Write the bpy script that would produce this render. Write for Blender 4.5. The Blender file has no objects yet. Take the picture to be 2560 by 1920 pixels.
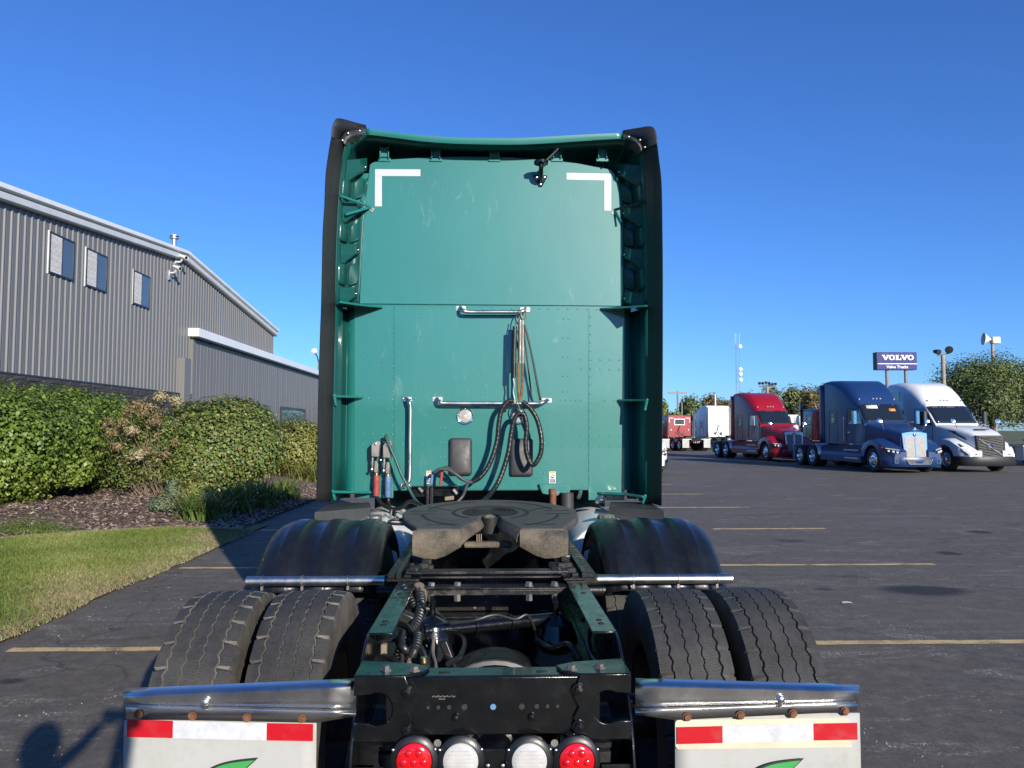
import bpy, bmesh, math, random
import numpy as np
from mathutils import Vector, Matrix, Euler
random.seed(7); RNG = np.random.default_rng(7)
R = math.radians

# ------------------------------------------------------------------ camera
FPX, CAMZ = 1930.0, 1.72
PITCH, YAW = R(3.41), R(1.72)
sc = bpy.context.scene
cam_d = bpy.data.cameras.new('camera'); cam = bpy.data.objects.new('camera', cam_d)
sc.collection.objects.link(cam); sc.camera = cam
cam.location = (0, 0, CAMZ); cam.rotation_euler = (math.pi/2 + PITCH, 0, -YAW)
cam_d.sensor_width = 36; cam_d.lens = 36*FPX/2560
cam_d.clip_start = 0.02; cam_d.clip_end = 4000

# ------------------------------------------------------------------ sky, sun, exposure
SUN_AZ, SUN_EL = R(24.5), R(17.8)       # the sun stands behind the camera, to its right
world = bpy.data.worlds.new('World'); sc.world = world; world.use_nodes = True
wn = world.node_tree; wn.nodes.clear()
wo = wn.nodes.new('ShaderNodeOutputWorld'); wb = wn.nodes.new('ShaderNodeBackground')
sky = wn.nodes.new('ShaderNodeTexSky'); sky.sky_type = 'NISHITA'; sky.sun_disc = False
sky.sun_elevation = SUN_EL; sky.sun_rotation = math.pi - SUN_AZ
sky.air_density = 1.0; sky.dust_density = 0.2; sky.ozone_density = 4.5; sky.altitude = 200
wb.inputs['Strength'].default_value = 0.097
wt = wn.nodes.new('ShaderNodeMix'); wt.data_type = 'RGBA'; wt.blend_type = 'MULTIPLY'; wt.inputs[0].default_value = 1.0; wt.inputs[7].default_value = (0.57, 0.89, 1.40, 1)   # white balance of the whole sky
wn.links.new(sky.outputs[0], wt.inputs[6]); wn.links.new(wt.outputs[2], wb.inputs['Color']); wn.links.new(wb.outputs[0], wo.inputs['Surface'])
sun_d = bpy.data.lights.new('sun', 'SUN'); sun = bpy.data.objects.new('sun', sun_d)
sc.collection.objects.link(sun)
sun_d.energy = 5.0; sun_d.angle = R(0.55); sun_d.color = (1.0, 0.93, 0.80)
TRAVEL = Vector((-math.sin(SUN_AZ)*math.cos(SUN_EL), math.cos(SUN_AZ)*math.cos(SUN_EL), -math.sin(SUN_EL)))
sun.rotation_euler = TRAVEL.to_track_quat('-Z', 'Y').to_euler(); sun.location = (12, -28, 14)
vs = sc.view_settings; vs.view_transform = 'Standard'; vs.look = 'None'; vs.gamma = 1; vs.exposure = 0.40
vs.use_curve_mapping = False
sc.cycles.use_denoising = True
sc.cycles.max_bounces = 7; sc.cycles.caustics_reflective = False; sc.cycles.caustics_refractive = False

# ------------------------------------------------------------------ measuring: photograph pixel -> place at a known distance
_rt = Vector((math.cos(YAW), -math.sin(YAW), 0)); _fh = Vector((math.sin(YAW), math.cos(YAW), 0)); _z = Vector((0, 0, 1))
_fw = _fh*math.cos(PITCH) + _z*math.sin(PITCH); _up = -_fh*math.sin(PITCH) + _z*math.cos(PITCH)
def ray(px, py): return _rt*((px-1280)/FPX) + _up*((960-py)/FPX) + _fw
def at(px, py, Y):
    d = ray(px, py); return Vector((0, 0, CAMZ)) + d*(Y/d.y)
def atx(px, py, X):
    d = ray(px, py); return Vector((0, 0, CAMZ)) + d*(X/d.x)
def atz(px, py, Z=0.0):
    d = ray(px, py); return Vector((0, 0, CAMZ)) + d*((Z-CAMZ)/d.z)

# ------------------------------------------------------------------ mesh building
COL = sc.collection
ORG = [Vector((0, 0, 0))]
def lerp(a, b, t): return a + (b-a)*t
def curve_pts(pts, n, closed=False):
    """Catmull-Rom through pts, n samples per span"""
    P = [Vector(p) for p in pts]; out = []; L = len(P)
    rng = range(L if closed else L-1)
    for i in rng:
        p0 = P[(i-1) % L] if (closed or i > 0) else P[0]*2-P[1]
        p1 = P[i]; p2 = P[(i+1) % L]
        p3 = P[(i+2) % L] if (closed or i+2 < L) else P[-1]*2-P[-2]
        for k in range(n):
            t = k/n
            out.append(0.5*((2*p1)+(p2-p0)*t+(2*p0-5*p1+4*p2-p3)*t*t+(3*p1-p0-3*p2+p3)*t**3))
    if not closed: out.append(P[-1])
    return out
class B:
    def __init__(s): s.v = []; s.f = []; s.m = []
    def add(s, vs_, fs, m=0):
        o = len(s.v); s.v += [tuple(x) for x in vs_]; s.f += [tuple(i+o for i in f) for f in fs]; s.m += [m]*len(fs); return s
    def box(s, c, sz, rot=None, m=0, taper=(1, 1)):
        c = Vector(c); hx, hy, hz = [k/2 for k in sz]; V = []
        for z in (-hz, hz):
            tx, ty = taper if z > 0 else (1, 1)
            for x, y in ((-hx, -hy), (hx, -hy), (hx, hy), (-hx, hy)):
                p = Vector((x*tx, y*ty, z))
                if rot is not None: p = rot @ p
                V.append(c+p)
        return s.add(V, [(3,2,1,0),(4,5,6,7),(0,1,5,4),(1,2,6,5),(2,3,7,6),(3,0,4,7)], m)
    def bb(s, x0, x1, y0, y1, z0, z1, m=0):
        return s.box(((x0+x1)/2, (y0+y1)/2, (z0+z1)/2), (abs(x1-x0), abs(y1-y0), abs(z1-z0)), m=m)
    def bar(s, a, b, w, h, up=(0, 0, 1), m=0):
        a = Vector(a); b = Vector(b); d = (b-a); L = d.length; d.normalize(); u = Vector(up)
        x = d.cross(u)
        if x.length < 1e-4: x = d.cross(Vector((1, 0, 0)))
        x.normalize(); u = x.cross(d)
        rot = Matrix((x, d, u)).transposed()
        return s.box((a+b)/2, (w, L, h), rot, m)
    def tube(s, pts, r, n=10, m=0, caps=True, closed=False):
        P = [Vector(p) for p in pts]; L = len(P); rings = []
        T = [(P[(i+1) % L]-P[i-1]) if closed or 0 < i < L-1 else (P[1]-P[0] if i == 0 else P[-1]-P[-2]) for i in range(L)]
        t0 = T[0].normalized(); ref = Vector((0, 0, 1)) if abs(t0.z) < 0.9 else Vector((1, 0, 0))
        nrm = t0.cross(ref).normalized()
        for i in range(L):
            t = T[i].normalized(); nrm = (nrm - t*nrm.dot(t)).normalized(); bi = t.cross(nrm)
            rr = r[i] if isinstance(r, (list, tuple)) else r
            rings.append([P[i] + (nrm*math.cos(2*math.pi*k/n) + bi*math.sin(2*math.pi*k/n))*rr for k in range(n)])
        return s.loft(rings, caps=caps and not closed, closed=closed, m=m)
    def loft(s, rings, caps=True, closed=False, m=0, ring_closed=True):
        n = len(rings[0]); V = [p for r in rings for p in r]; F = []; L = len(rings)
        for i in range(L if closed else L-1):
            for k in range(n if ring_closed else n-1):
                a = i*n+k; b = i*n+(k+1) % n; c = ((i+1) % L)*n+(k+1) % n; d = ((i+1) % L)*n+k
                F.append((a, b, c, d))
        if caps and ring_closed and not closed: F.append(tuple(range(n-1, -1, -1))); F.append(tuple((L-1)*n+k for k in range(n)))
        return s.add(V, F, m)
    def cyl(s, a, b, r0, r1=None, n=20, m=0):
        r1 = r0 if r1 is None else r1
        return s.tube([a, b], [r0, r1], n, m)
    def lathe(s, prof, origin, axis, n=24, m=0, closed=False):
        """prof: (radius, along) pairs"""
        o = Vector(origin); ax = Vector(axis).normalized()
        ref = Vector((0, 0, 1)) if abs(ax.z) < 0.9 else Vector((1, 0, 0))
        u = ax.cross(ref).normalized(); w = ax.cross(u); L = len(prof); V = []; F = []
        for k in range(n):
            c, sn = math.cos(2*math.pi*k/n), math.sin(2*math.pi*k/n)
            for (r, h) in prof: V.append(o + ax*h + (u*c+w*sn)*r)
        for k in range(n):
            for j in range(L if closed else L-1):
                a = k*L+j; b = k*L+(j+1) % L; c = ((k+1) % n)*L+(j+1) % L; d = ((k+1) % n)*L+j
                F.append((a, d, c, b))
        return s.add(V, F, m)
    def prism(s, poly, mp, d0, d1, m=0):
        """poly: 2-D outline, mp(u, v, d) -> point; closed solid between d0 and d1"""
        n = len(poly); V = [mp(u, v, d0) for u, v in poly]+[mp(u, v, d1) for u, v in poly]
        F = [tuple(range(n-1, -1, -1)), tuple(range(n, 2*n))]+[(k, (k+1) % n, n+(k+1) % n, n+k) for k in range(n)]
        return s.add(V, F, m)
    def grid(s, rows, m=0):
        n = len(rows[0]); V = [p for r in rows for p in r]
        F = [(i*n+k, i*n+k+1, (i+1)*n+k+1, (i+1)*n+k) for i in range(len(rows)-1) for k in range(n-1)]
        return s.add(V, F, m)
    def disc(s, c, ax, r, n=20, m=0, h=0.0, dome=0.0):
        prof = [(r, 0)]+([(r, h)] if h else [])+[(r*math.cos(t), h+dome*math.sin(t)) for t in (0.3, 0.6, 0.9, 1.2, 1.45)] if dome else [(r, 0), (r, h), (0.0005, h)]
        return s.lathe(prof, c, ax, n, m)
    def build(s, name, mats, parent=None, smooth=40, bevel=0.0, seg=2, solid=0.0, normals=True):
        me = bpy.data.meshes.new(name); o = ORG[0]
        me.from_pydata([(x-o.x, y-o.y, z-o.z) for x, y, z in s.v], [], s.f)
        for mt in (mats if isinstance(mats, (list, tuple)) else [mats]): me.materials.append(mt)
        me.polygons.foreach_set('material_index', s.m)
        if normals:
            bm = bmesh.new(); bm.from_mesh(me); bmesh.ops.recalc_face_normals(bm, faces=bm.faces); bm.to_mesh(me); bm.free()
        if smooth:
            me.polygons.foreach_set('use_smooth', [True]*len(me.polygons)); me.set_sharp_from_angle(angle=R(smooth))
        me.update()
        ob = bpy.data.objects.new(name, me); COL.objects.link(ob)
        if parent is not None: ob.parent = parent
        else: ob.location = o
        if solid:
            md = ob.modifiers.new('thickness', 'SOLIDIFY'); md.thickness = solid; md.offset = 0
        if bevel:
            md = ob.modifiers.new('edges', 'BEVEL'); md.width = bevel; md.segments = seg; md.limit_method = 'ANGLE'; md.angle_limit = R(35)
        return ob
def raw(name, V, F, mat, parent=None, attr=None, smooth=False):
    """fast mesh from numpy arrays; F (n,3) or (n,4)"""
    me = bpy.data.meshes.new(name); V = np.asarray(V, np.float32); F = np.asarray(F, np.int32); k = F.shape[1]
    me.vertices.add(len(V)); me.vertices.foreach_set('co', V.ravel())
    me.loops.add(F.size); me.loops.foreach_set('vertex_index', F.ravel())
    me.polygons.add(len(F)); me.polygons.foreach_set('loop_start', np.arange(0, F.size, k, dtype=np.int32))
    if smooth: me.polygons.foreach_set('use_smooth', np.ones(len(F), bool))
    for mt in (mat if isinstance(mat, (list, tuple)) else [mat]): me.materials.append(mt)
    if attr is not None:
        a = me.attributes.new('rnd', 'FLOAT', 'FACE'); a.data.foreach_set('value', np.asarray(attr, np.float32))
    me.update(calc_edges=True); me.validate()
    ob = bpy.data.objects.new(name, me); COL.objects.link(ob)
    if parent is not None: ob.parent = parent
    return ob
def tag(o, label=None, cat=None, group=None, kind=None):
    if label: o['label'] = label
    if cat: o['category'] = cat
    if group: o['group'] = group
    if kind: o['kind'] = kind
    return o
def empty(name, loc=(0, 0, 0), rz=0.0):
    o = bpy.data.objects.new(name, None); COL.objects.link(o); o.location = loc; o.rotation_euler = (0, 0, rz); o.empty_display_size = 0.2
    return o
def copy_tree(o, parent=None):
    c = o.copy(); COL.objects.link(c); c.parent = parent
    for ch in o.children: copy_tree(ch, c)
    return c
def rrect(w, h, r, n=5, cx=0, cy=0):
    out = []
    for (sx, sy, a0) in ((1, 1, 0), (-1, 1, 90), (-1, -1, 180), (1, -1, 270)):
        for k in range(n+1):
            a = R(a0+90*k/n); out.append((cx+sx*(w/2-r)+r*math.cos(a), cy+sy*(h/2-r)+r*math.sin(a)))
    return out

# ------------------------------------------------------------------ materials
class NT:
    def __init__(s, name):
        s.mat = bpy.data.materials.new(name); s.mat.use_nodes = True; s.t = s.mat.node_tree; s.n = s.t.nodes
        s.p = s.n['Principled BSDF']
    def new(s, typ, **kw):
        nd = s.n.new(typ)
        for k, v in kw.items(): setattr(nd, k, v)
        return nd
    def link(s, a, b): s.t.links.new(a, b)
    def coords(s, kind='Object', scale=(1, 1, 1)):
        tc = s.new('ShaderNodeTexCoord'); mp = s.new('ShaderNodeMapping'); mp.inputs['Scale'].default_value = scale
        s.link(tc.outputs[kind], mp.inputs['Vector']); return mp.outputs['Vector']
    def noise(s, vec, scale, detail=4, rough=0.55, dist=0.0):
        nd = s.new('ShaderNodeTexNoise'); nd.inputs['Scale'].default_value = scale; nd.inputs['Detail'].default_value = detail
        nd.inputs['Roughness'].default_value = rough; nd.inputs['Distortion'].default_value = dist
        s.link(vec, nd.inputs['Vector']); return nd.outputs['Fac']
    def ramp(s, fac, stops):
        nd = s.new('ShaderNodeValToRGB'); cr = nd.color_ramp
        while len(cr.elements) < len(stops): cr.elements.new(0.5)
        for e, (p, c) in zip(cr.elements, stops):
            e.position = p; e.color = (c, c, c, 1) if isinstance(c, (int, float)) else (*c, 1)
        s.link(fac, nd.inputs['Fac']); return nd.outputs['Color']
    def mix(s, fac, a, b, blend='MIX'):
        nd = s.new('ShaderNodeMix', data_type='RGBA', blend_type=blend)
        for j, v in ((0, fac), (6, a), (7, b)):
            sock = nd.inputs[j]
            if hasattr(v, 'is_output'): s.link(v, sock)
            elif isinstance(v, (int, float)): sock.default_value = v if j == 0 else (v, v, v, 1)
            else: sock.default_value = (*v, 1)
        return nd.outputs[2]
    def math(s, op, a, b=0.5):
        nd = s.new('ShaderNodeMath', operation=op)
        for sock, v in ((nd.inputs[0], a), (nd.inputs[1], b)):
            if hasattr(v, 'is_output'): s.link(v, sock)
            else: sock.default_value = v
        return nd.outputs[0]
    def bump(s, h, strength=0.3, dist=0.01):
        nd = s.new('ShaderNodeBump'); nd.inputs['Strength'].default_value = strength; nd.inputs['Distance'].default_value = dist
        s.link(h, nd.inputs['Height']); s.link(nd.outputs[0], s.p.inputs['Normal'])
    def color(s, c):
        if hasattr(c, 'is_output'): s.link(c, s.p.inputs['Base Color'])
        else: s.p.inputs['Base Color'].default_value = (*c, 1)
    def set(s, rough=None, metal=None, coat=None, coat_rough=None, spec=None, trans=None, ior=None):
        for k, v in (('Roughness', rough), ('Metallic', metal), ('Coat Weight', coat), ('Coat Roughness', coat_rough), ('Specular IOR Level', spec), ('Transmission Weight', trans), ('IOR', ior)):
            if v is None: continue
            if hasattr(v, 'is_output'): s.link(v, s.p.inputs[k])
            else: s.p.inputs[k].default_value = v
M = {}
def plain(name, c, rough=0.5, metal=0.0, coat=0.0, var=0.12, scale=6.0, rvar=0.1, bump=0.0, bscale=80.0, spec=None, coat_rough=0.05):
    """one-colour material with uneven tone and gloss"""
    t = NT(name); v = t.coords()
    n1 = t.noise(v, scale, 5); lo = tuple(x*(1-var) for x in c); hi = tuple(min(1, x*(1+var)) for x in c)
    t.color(t.ramp(n1, [(0.3, lo), (0.7, hi)]))
    n2 = t.noise(v, scale*3.1, 4); t.set(rough=t.ramp(n2, [(0.3, max(0.02, rough-rvar)), (0.7, min(1, rough+rvar))]), metal=metal, coat=coat, coat_rough=coat_rough, spec=spec)
    if bump: t.bump(t.noise(v, bscale, 3), bump, 0.004)
    M[name] = t.mat; return t.mat
def dusty(name, c, dust, rough=0.6, amount=(0.5, 0.75), scale=3.0, metal=0.0, coat=0.0, bump=0.0, bscale=90, drough=0.85):
    """a base colour under patches of dust or wear with a shape of their own"""
    t = NT(name); v = t.coords()
    a = t.noise(v, scale, 7, 0.62); f = t.noise(v, scale*14, 3)
    k = t.ramp(t.math('ADD', t.math('MULTIPLY', a, 0.75), t.math('MULTIPLY', f, 0.25)), [(amount[0], 0.0), (amount[1], 1.0)])
    t.color(t.mix(k, c, dust)); t.set(rough=t.mix(k, rough, drough), metal=metal, coat=coat)
    if bump: t.bump(t.noise(v, bscale, 4), bump, 0.004)
    M[name] = t.mat; return t.mat

def paint(name, c, scuff=0.0, rough=0.38, coat=0.8):
    t = NT(name); v = t.coords()
    big = t.noise(v, 1.3, 5)
    col = t.ramp(big, [(0.3, tuple(x*0.93 for x in c)), (0.7, tuple(min(1, x*1.06) for x in c))])
    if scuff:
        vz = t.coords(scale=(1, 1, 0.35)); s1 = t.noise(vz, 10, 8, 0.7, 0.6); s2 = t.noise(v, 2.2, 3)
        k = t.math('MULTIPLY', t.ramp(s1, [(0.58, 0.0), (0.72, 1.0)]), t.ramp(s2, [(0.47, 0.0), (0.6, 1.0)]))
        chips = t.ramp(t.noise(v, 26, 6, 0.75), [(0.735, 0.0), (0.76, 1.0)])
        vd = t.coords(scale=(9, 9, 0.5)); run = t.ramp(t.noise(vd, 1.6, 5, 0.6), [(0.55, 0.0), (0.75, 1.0)]); col = t.mix(t.math('MULTIPLY', run, 0.10), col, (0.10, 0.20, 0.18))
        haze = t.ramp(t.noise(vz, 2.3, 6, 0.65), [(0.5, 0.0), (0.8, 1.0)])
        col = t.mix(t.math('MULTIPLY', haze, 0.07), col, (0.16, 0.32, 0.30))
        col = t.mix(t.math('MULTIPLY', k, 0.17*scuff), col, (0.5, 0.56, 0.54))
        col = t.mix(t.math('MULTIPLY', chips, 0.35*scuff), col, (0.62, 0.66, 0.62))
    t.color(col); t.set(rough=rough, coat=coat, coat_rough=t.ramp(t.noise(v, 3.5, 5), [(0.35, 0.015), (0.75, 0.08)]) if scuff else 0.04)
    if scuff: t.bump(t.noise(v, 2.6, 2), 0.04, 0.02)      # slight ripple of the sheet metal
    M[name] = t.mat; return t.mat
paint('green_paint', (0.008, 0.155, 0.136), scuff=1.0, rough=0.42, coat=1.0)
paint('blue_paint', (0.010, 0.036, 0.125), rough=0.35, coat=0.15)
paint('red_paint', (0.28, 0.005, 0.015), rough=0.35, coat=0.4)
paint('green_shaded', (0.006, 0.072, 0.064), rough=0.36, coat=0.12)  # darker cab green: shade painted into the inner fairing walls, both sides
M['green_shaded'].node_tree.nodes['Principled BSDF'].inputs['Specular IOR Level'].default_value = 0.3
paint('rivet_paint', (0.035, 0.23, 0.20), coat=0.4)
paint('white_paint', (0.74, 0.75, 0.74), rough=0.3, coat=0.5)
paint('black_paint', (0.010, 0.012, 0.011), rough=0.25)
plain('frame_black', (0.0045, 0.005, 0.0055), 0.22, coat=0.35, spec=0.4, rvar=0.12, var=0.3, bump=0.15, bscale=140)
dusty('frame_worn', (0.010, 0.010, 0.011), (0.09, 0.08, 0.065), 0.35, (0.5, 0.72), 5.0, bump=0.35)
plain('fender_plastic', (0.008, 0.009, 0.011), 0.36, coat=0.06, rvar=0.1, var=0.25, bump=0.08, bscale=220)
dusty('strip_rubber', (0.011, 0.011, 0.012), (0.026, 0.0265, 0.029), 0.55, (0.4, 0.8), 2.0, drough=0.65)
dusty('tyre_rubber', (0.022, 0.022, 0.022), (0.055, 0.052, 0.048), 0.72, (0.38, 0.75), 4.0, bump=0.5, bscale=160)
def sipes():
    t = NT('tyre_tread'); v = t.coords(); sp = t.new('ShaderNodeSeparateXYZ'); t.link(v, sp.inputs[0])
    a = t.noise(v, 4.0, 7, 0.62); f = t.noise(v, 60, 4)
    k = t.ramp(t.math('ADD', t.math('MULTIPLY', a, 0.7), t.math('MULTIPLY', f, 0.3)), [(0.38, 0.0), (0.72, 1.0)])
    th = t.math('MULTIPLY', t.math('ARCTAN2', sp.outputs['Y'], sp.outputs['Z']), 46.0)
    wob = t.math('ADD', th, t.math('MULTIPLY', t.noise(t.coords(scale=(30, 3, 3)), 1.0, 2), 3.0))
    line = t.math('LESS_THAN', t.math('FRACT', wob), 0.10)
    cut = t.math('MULTIPLY', line, t.ramp(t.noise(t.coords(scale=(55, 9, 9)), 1.0, 2), [(0.5, 0.0), (0.54, 1.0)]))
    t.color(t.mix(t.math('MULTIPLY', cut, 0.75), t.mix(k, (0.022, 0.022, 0.022), (0.060, 0.057, 0.052)), (0.008, 0.008, 0.008)))
    t.set(rough=t.mix(k, 0.68, 0.85)); t.bump(t.math('SUBTRACT', t.math('MULTIPLY', t.noise(v, 160, 4), 0.5), cut), 0.6, 0.004); M['tyre_tread'] = t.mat
sipes()
dusty('tyre_side', (0.03, 0.03, 0.029), (0.14, 0.125, 0.105), 0.75, (0.36, 0.66), 3.5, bump=0.3)
dusty('tyre_groove', (0.04, 0.038, 0.034), (0.15, 0.14, 0.12), 0.9, (0.3, 0.58), 9.0)
plain('hose_rubber', (0.013, 0.013, 0.014), 0.38, var=0.3, rvar=0.12)
plain('hose_grey', (0.05, 0.05, 0.055), 0.45, var=0.25)
plain('cable_green', (0.022, 0.075, 0.068), 0.45)
def steel(name, c, rough, streak=(1, 40, 40), var=0.16, dirt=0.0):
    t = NT(name); v = t.coords(scale=streak); v0 = t.coords()
    n = t.noise(v, 6, 6, 0.6); d = t.noise(v0, 5, 7, 0.65)
    col = t.ramp(n, [(0.3, tuple(x*(1-var) for x in c)), (0.7, c)])
    if dirt: col = t.mix(t.ramp(d, [(0.45, 0.0), (0.75, dirt)]), col, (0.20, 0.18, 0.15))
    t.color(col); t.set(rough=t.ramp(d, [(0.3, rough*0.7), (0.7, min(1, rough*1.7))]), metal=1.0); M[name] = t.mat
steel('stainless', (0.80, 0.79, 0.77), 0.24, (0.6, 30, 1.5), dirt=0.3)
steel('chrome', (0.86, 0.86, 0.86), 0.06, (1, 1, 1), 0.05)
steel('aluminium', (0.62, 0.62, 0.63), 0.3, (30, 1, 1), 0.2, dirt=0.3)
steel('cast_grey', (0.33, 0.315, 0.29), 0.5, (1, 1, 1), 0.3, dirt=0.6)
dusty('rust', (0.11, 0.035, 0.018), (0.22, 0.10, 0.05), 0.85, (0.4, 0.65), 30)
dusty('plate_grease', (0.052, 0.049, 0.045), (0.095, 0.087, 0.076), 0.6, (0.4, 0.72), 6.0, bump=0.25, bscale=60, drough=0.75)
dusty('grease_dark', (0.008, 0.008, 0.0075), (0.022, 0.021, 0.02), 0.6, (0.45, 0.75), 12, bump=0.6, bscale=50)
dusty('ramp_dirt', (0.035, 0.031, 0.026), (0.185, 0.15, 0.105), 0.8, (0.36, 0.66), 7.0, bump=0.8, bscale=40, drough=0.9)
dusty('flap_white', (0.40, 0.40, 0.38), (0.29, 0.27, 0.23), 0.5, (0.45, 0.85), 3.0)
plain('flap_tan', (0.60, 0.52, 0.38), 0.6)
dusty('tape_red', (0.45, 0.006, 0.014), (0.36, 0.02, 0.022), 0.3, (0.5, 0.8), 20, coat=0.4)
dusty('tape_white', (0.56, 0.57, 0.59), (0.36, 0.37, 0.38), 0.3, (0.45, 0.75), 30, coat=0.4)
dusty('tape_cab', (0.50, 0.51, 0.52), (0.36, 0.37, 0.38), 0.35, (0.55, 0.8), 25, coat=0.2)
plain('logo_green', (0.045, 0.30, 0.07), 0.5)
plain('logo_dark', (0.02, 0.022, 0.022), 0.5)
plain('lens_red', (0.55, 0.004, 0.008), 0.1, coat=1.0, var=0.2, scale=40)
plain('lens_white', (0.48, 0.47, 0.45), 0.15, coat=1.0, var=0.12, scale=18)
plain('lens_amber', (0.75, 0.30, 0.05), 0.2, coat=0.6)
plain('lamp_lens', (0.40, 0.39, 0.33), 0.12, coat=1.0, var=0.3, scale=22)
plain('vent_plastic', (0.036, 0.037, 0.039), 0.55)
plain('tank_white', (0.62, 0.62, 0.60), 0.35, coat=0.3, var=0.06)
plain('boot_red', (0.36, 0.06, 0.055), 0.6, var=0.3, scale=40)
plain('boot_blue', (0.10, 0.18, 0.33), 0.6, var=0.3, scale=40)
plain('strap_brown', (0.17, 0.085, 0.035), 0.8, var=0.35, scale=30)
plain('label_white', (0.72, 0.70, 0.66), 0.5)
plain('label_orange', (0.75, 0.28, 0.05), 0.5)
plain('label_black', (0.02, 0.02, 0.02), 0.5)
plain('hose_tan', (0.20, 0.155, 0.11), 0.7)
plain('brass', (0.55, 0.42, 0.22), 0.35, metal=1.0)
plain('paint_blue_plug', (0.10, 0.22, 0.42), 0.5)
def glass(name, c=(0.012, 0.016, 0.018), rough=0.03):
    t = NT(name); t.color(c); t.set(rough=rough, coat=1.0, coat_rough=0.02, spec=0.6); M[name] = t.mat
glass('glass_dark'); glass('glass_blue', (0.07, 0.09, 0.10), 0.25)
# ================================================================== ground
def ground_mats():
    # ---- worn, sealed asphalt
    t = NT('asphalt'); v = t.coords('Object')
    fine = t.noise(v, 260, 3, 0.7); med = t.noise(v, 2.2, 6, 0.65); big = t.noise(v, 0.32, 4)
    base = t.ramp(fine, [(0.32, (0.060, 0.052, 0.041)), (0.55, (0.120, 0.104, 0.083)), (0.78, (0.35, 0.305, 0.24))])
    mot = t.math('ADD', t.math('MULTIPLY', t.noise(v, 7, 6, 0.7), 0.5), t.math('MULTIPLY', t.noise(v, 42, 4, 0.8), 0.5)); base = t.mix(1.0, base, t.ramp(mot, [(0.34, 0.5), (0.5, 1.0), (0.66, 1.7)]), 'MULTIPLY')
    base = t.mix(t.ramp(big, [(0.35, 0.0), (0.7, 0.5)]), base, (0.138, 0.120, 0.097))
    vs_ = t.coords('Object', (0.5, 1.6, 1)); scuff = t.noise(vs_, 1.5, 8, 0.72, 1.2)
    grit = t.ramp(t.noise(v, 34, 4, 0.85), [(0.50, 0.0), (0.60, 1.0)])
    base = t.mix(t.math('MULTIPLY', t.ramp(scuff, [(0.54, 0.0), (0.64, 1.0)]), grit), base, (0.46, 0.42, 0.35))
    base = t.mix(t.math('MULTIPLY', t.ramp(t.noise(vs_, 0.8, 7, 0.72, 0.8), [(0.5, 0.0), (0.7, 1.0)]), 0.3), base, (0.17, 0.165, 0.155))
    vl = t.coords('Object', (0.06, 2.2, 1)); streak = t.ramp(t.noise(vl, 3.0, 4, 0.5), [(0.62, 0.0), (0.66, 1.0)])
    base = t.mix(t.math('MULTIPLY', t.math('MULTIPLY', streak, grit), 0.4), base, (0.40, 0.36, 0.30))
    dark = t.ramp(t.noise(v, 0.55, 5, 0.6, 1.0), [(0.66, 0.0), (0.72, 1.0)])
    base = t.mix(t.math('MULTIPLY', dark, 0.22), base, (0.03, 0.03, 0.03))
    vr = t.new('ShaderNodeTexVoronoi', feature='DISTANCE_TO_EDGE'); vr.inputs['Scale'].default_value = 0.23
    wv = t.new('ShaderNodeVectorMath', operation='ADD'); wz = t.new('ShaderNodeTexNoise'); wz.inputs['Scale'].default_value = 1.3; wz.inputs['Detail'].default_value = 6; t.link(v, wz.inputs['Vector']); t.link(v, wv.inputs[0]); t.link(wz.outputs['Color'], wv.inputs[1]); t.link(wv.outputs[0], vr.inputs['Vector'])
    crack = t.math('MULTIPLY', t.ramp(vr.outputs['Distance'], [(0.0, 1.0), (0.0045, 0.0)]), t.ramp(t.noise(v, 0.4, 3), [(0.45, 0.0), (0.6, 1.0)]))
    base = t.mix(t.math('MULTIPLY', crack, 0.6), base, (0.03, 0.028, 0.026))
    # oil stains and patches with a shape of their own
    for (p, rx, ry, k, sharp) in ((atz(2310, 1476), 0.55, 0.32, 0.8, 0.25), (atz(2060, 1473), 0.13, 0.12, 0.6, 0.5), (atz(1975, 1352), 0.3, 0.25, 0.5, 0.4), (atz(2370, 1383), 0.17, 0.2, 0.75, 0.12), (atz(2450, 1330), 0.2, 0.24, 0.75, 0.1), (atz(2110, 1440), 0.35, 0.12, 0.4, 0.5), (atz(30, 1702), 0.12, 0.07, 0.7, 0.4), (atz(2250, 1308), 0.9, 0.6, -0.5, 0.6)):
        mp = t.new('ShaderNodeMapping'); mp.vector_type = 'POINT'
        mp.inputs['Location'].default_value = (-p.x/rx, -p.y/ry, 0); mp.inputs['Scale'].default_value = (1/rx, 1/ry, 0)
        wob = t.new('ShaderNodeVectorMath', operation='ADD'); nz = t.new('ShaderNodeTexNoise'); nz.inputs['Scale'].default_value = 0.9/rx; nz.inputs['Detail'].default_value = 5
        t.link(v, nz.inputs['Vector']); sc_ = t.new('ShaderNodeVectorMath', operation='MULTIPLY_ADD'); sc_.inputs[1].default_value = (0.34*(rx+ry), 0.34*(rx+ry)*0.8, 0); sc_.inputs[2].default_value = (-0.17*(rx+ry), -0.136*(rx+ry), 0)
        t.link(nz.outputs['Color'], sc_.inputs[0]); t.link(v, wob.inputs[0]); t.link(sc_.outputs[0], wob.inputs[1]); t.link(wob.outputs[0], mp.inputs['Vector'])
        ln = t.new('ShaderNodeVectorMath', operation='LENGTH'); t.link(mp.outputs[0], ln.inputs[0])
        msk = t.ramp(ln.outputs['Value'], [(max(0.0, 1-sharp-0.15), 1.0), (1.0, 0.0)])
        base = t.mix(t.math('MULTIPLY', msk, abs(k)), base, (0.014, 0.015, 0.018) if k > 0 else (0.15, 0.145, 0.13))
    t.color(base); t.set(rough=t.ramp(med, [(0.3, 0.72), (0.7, 0.9)]), spec=0.35)
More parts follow.
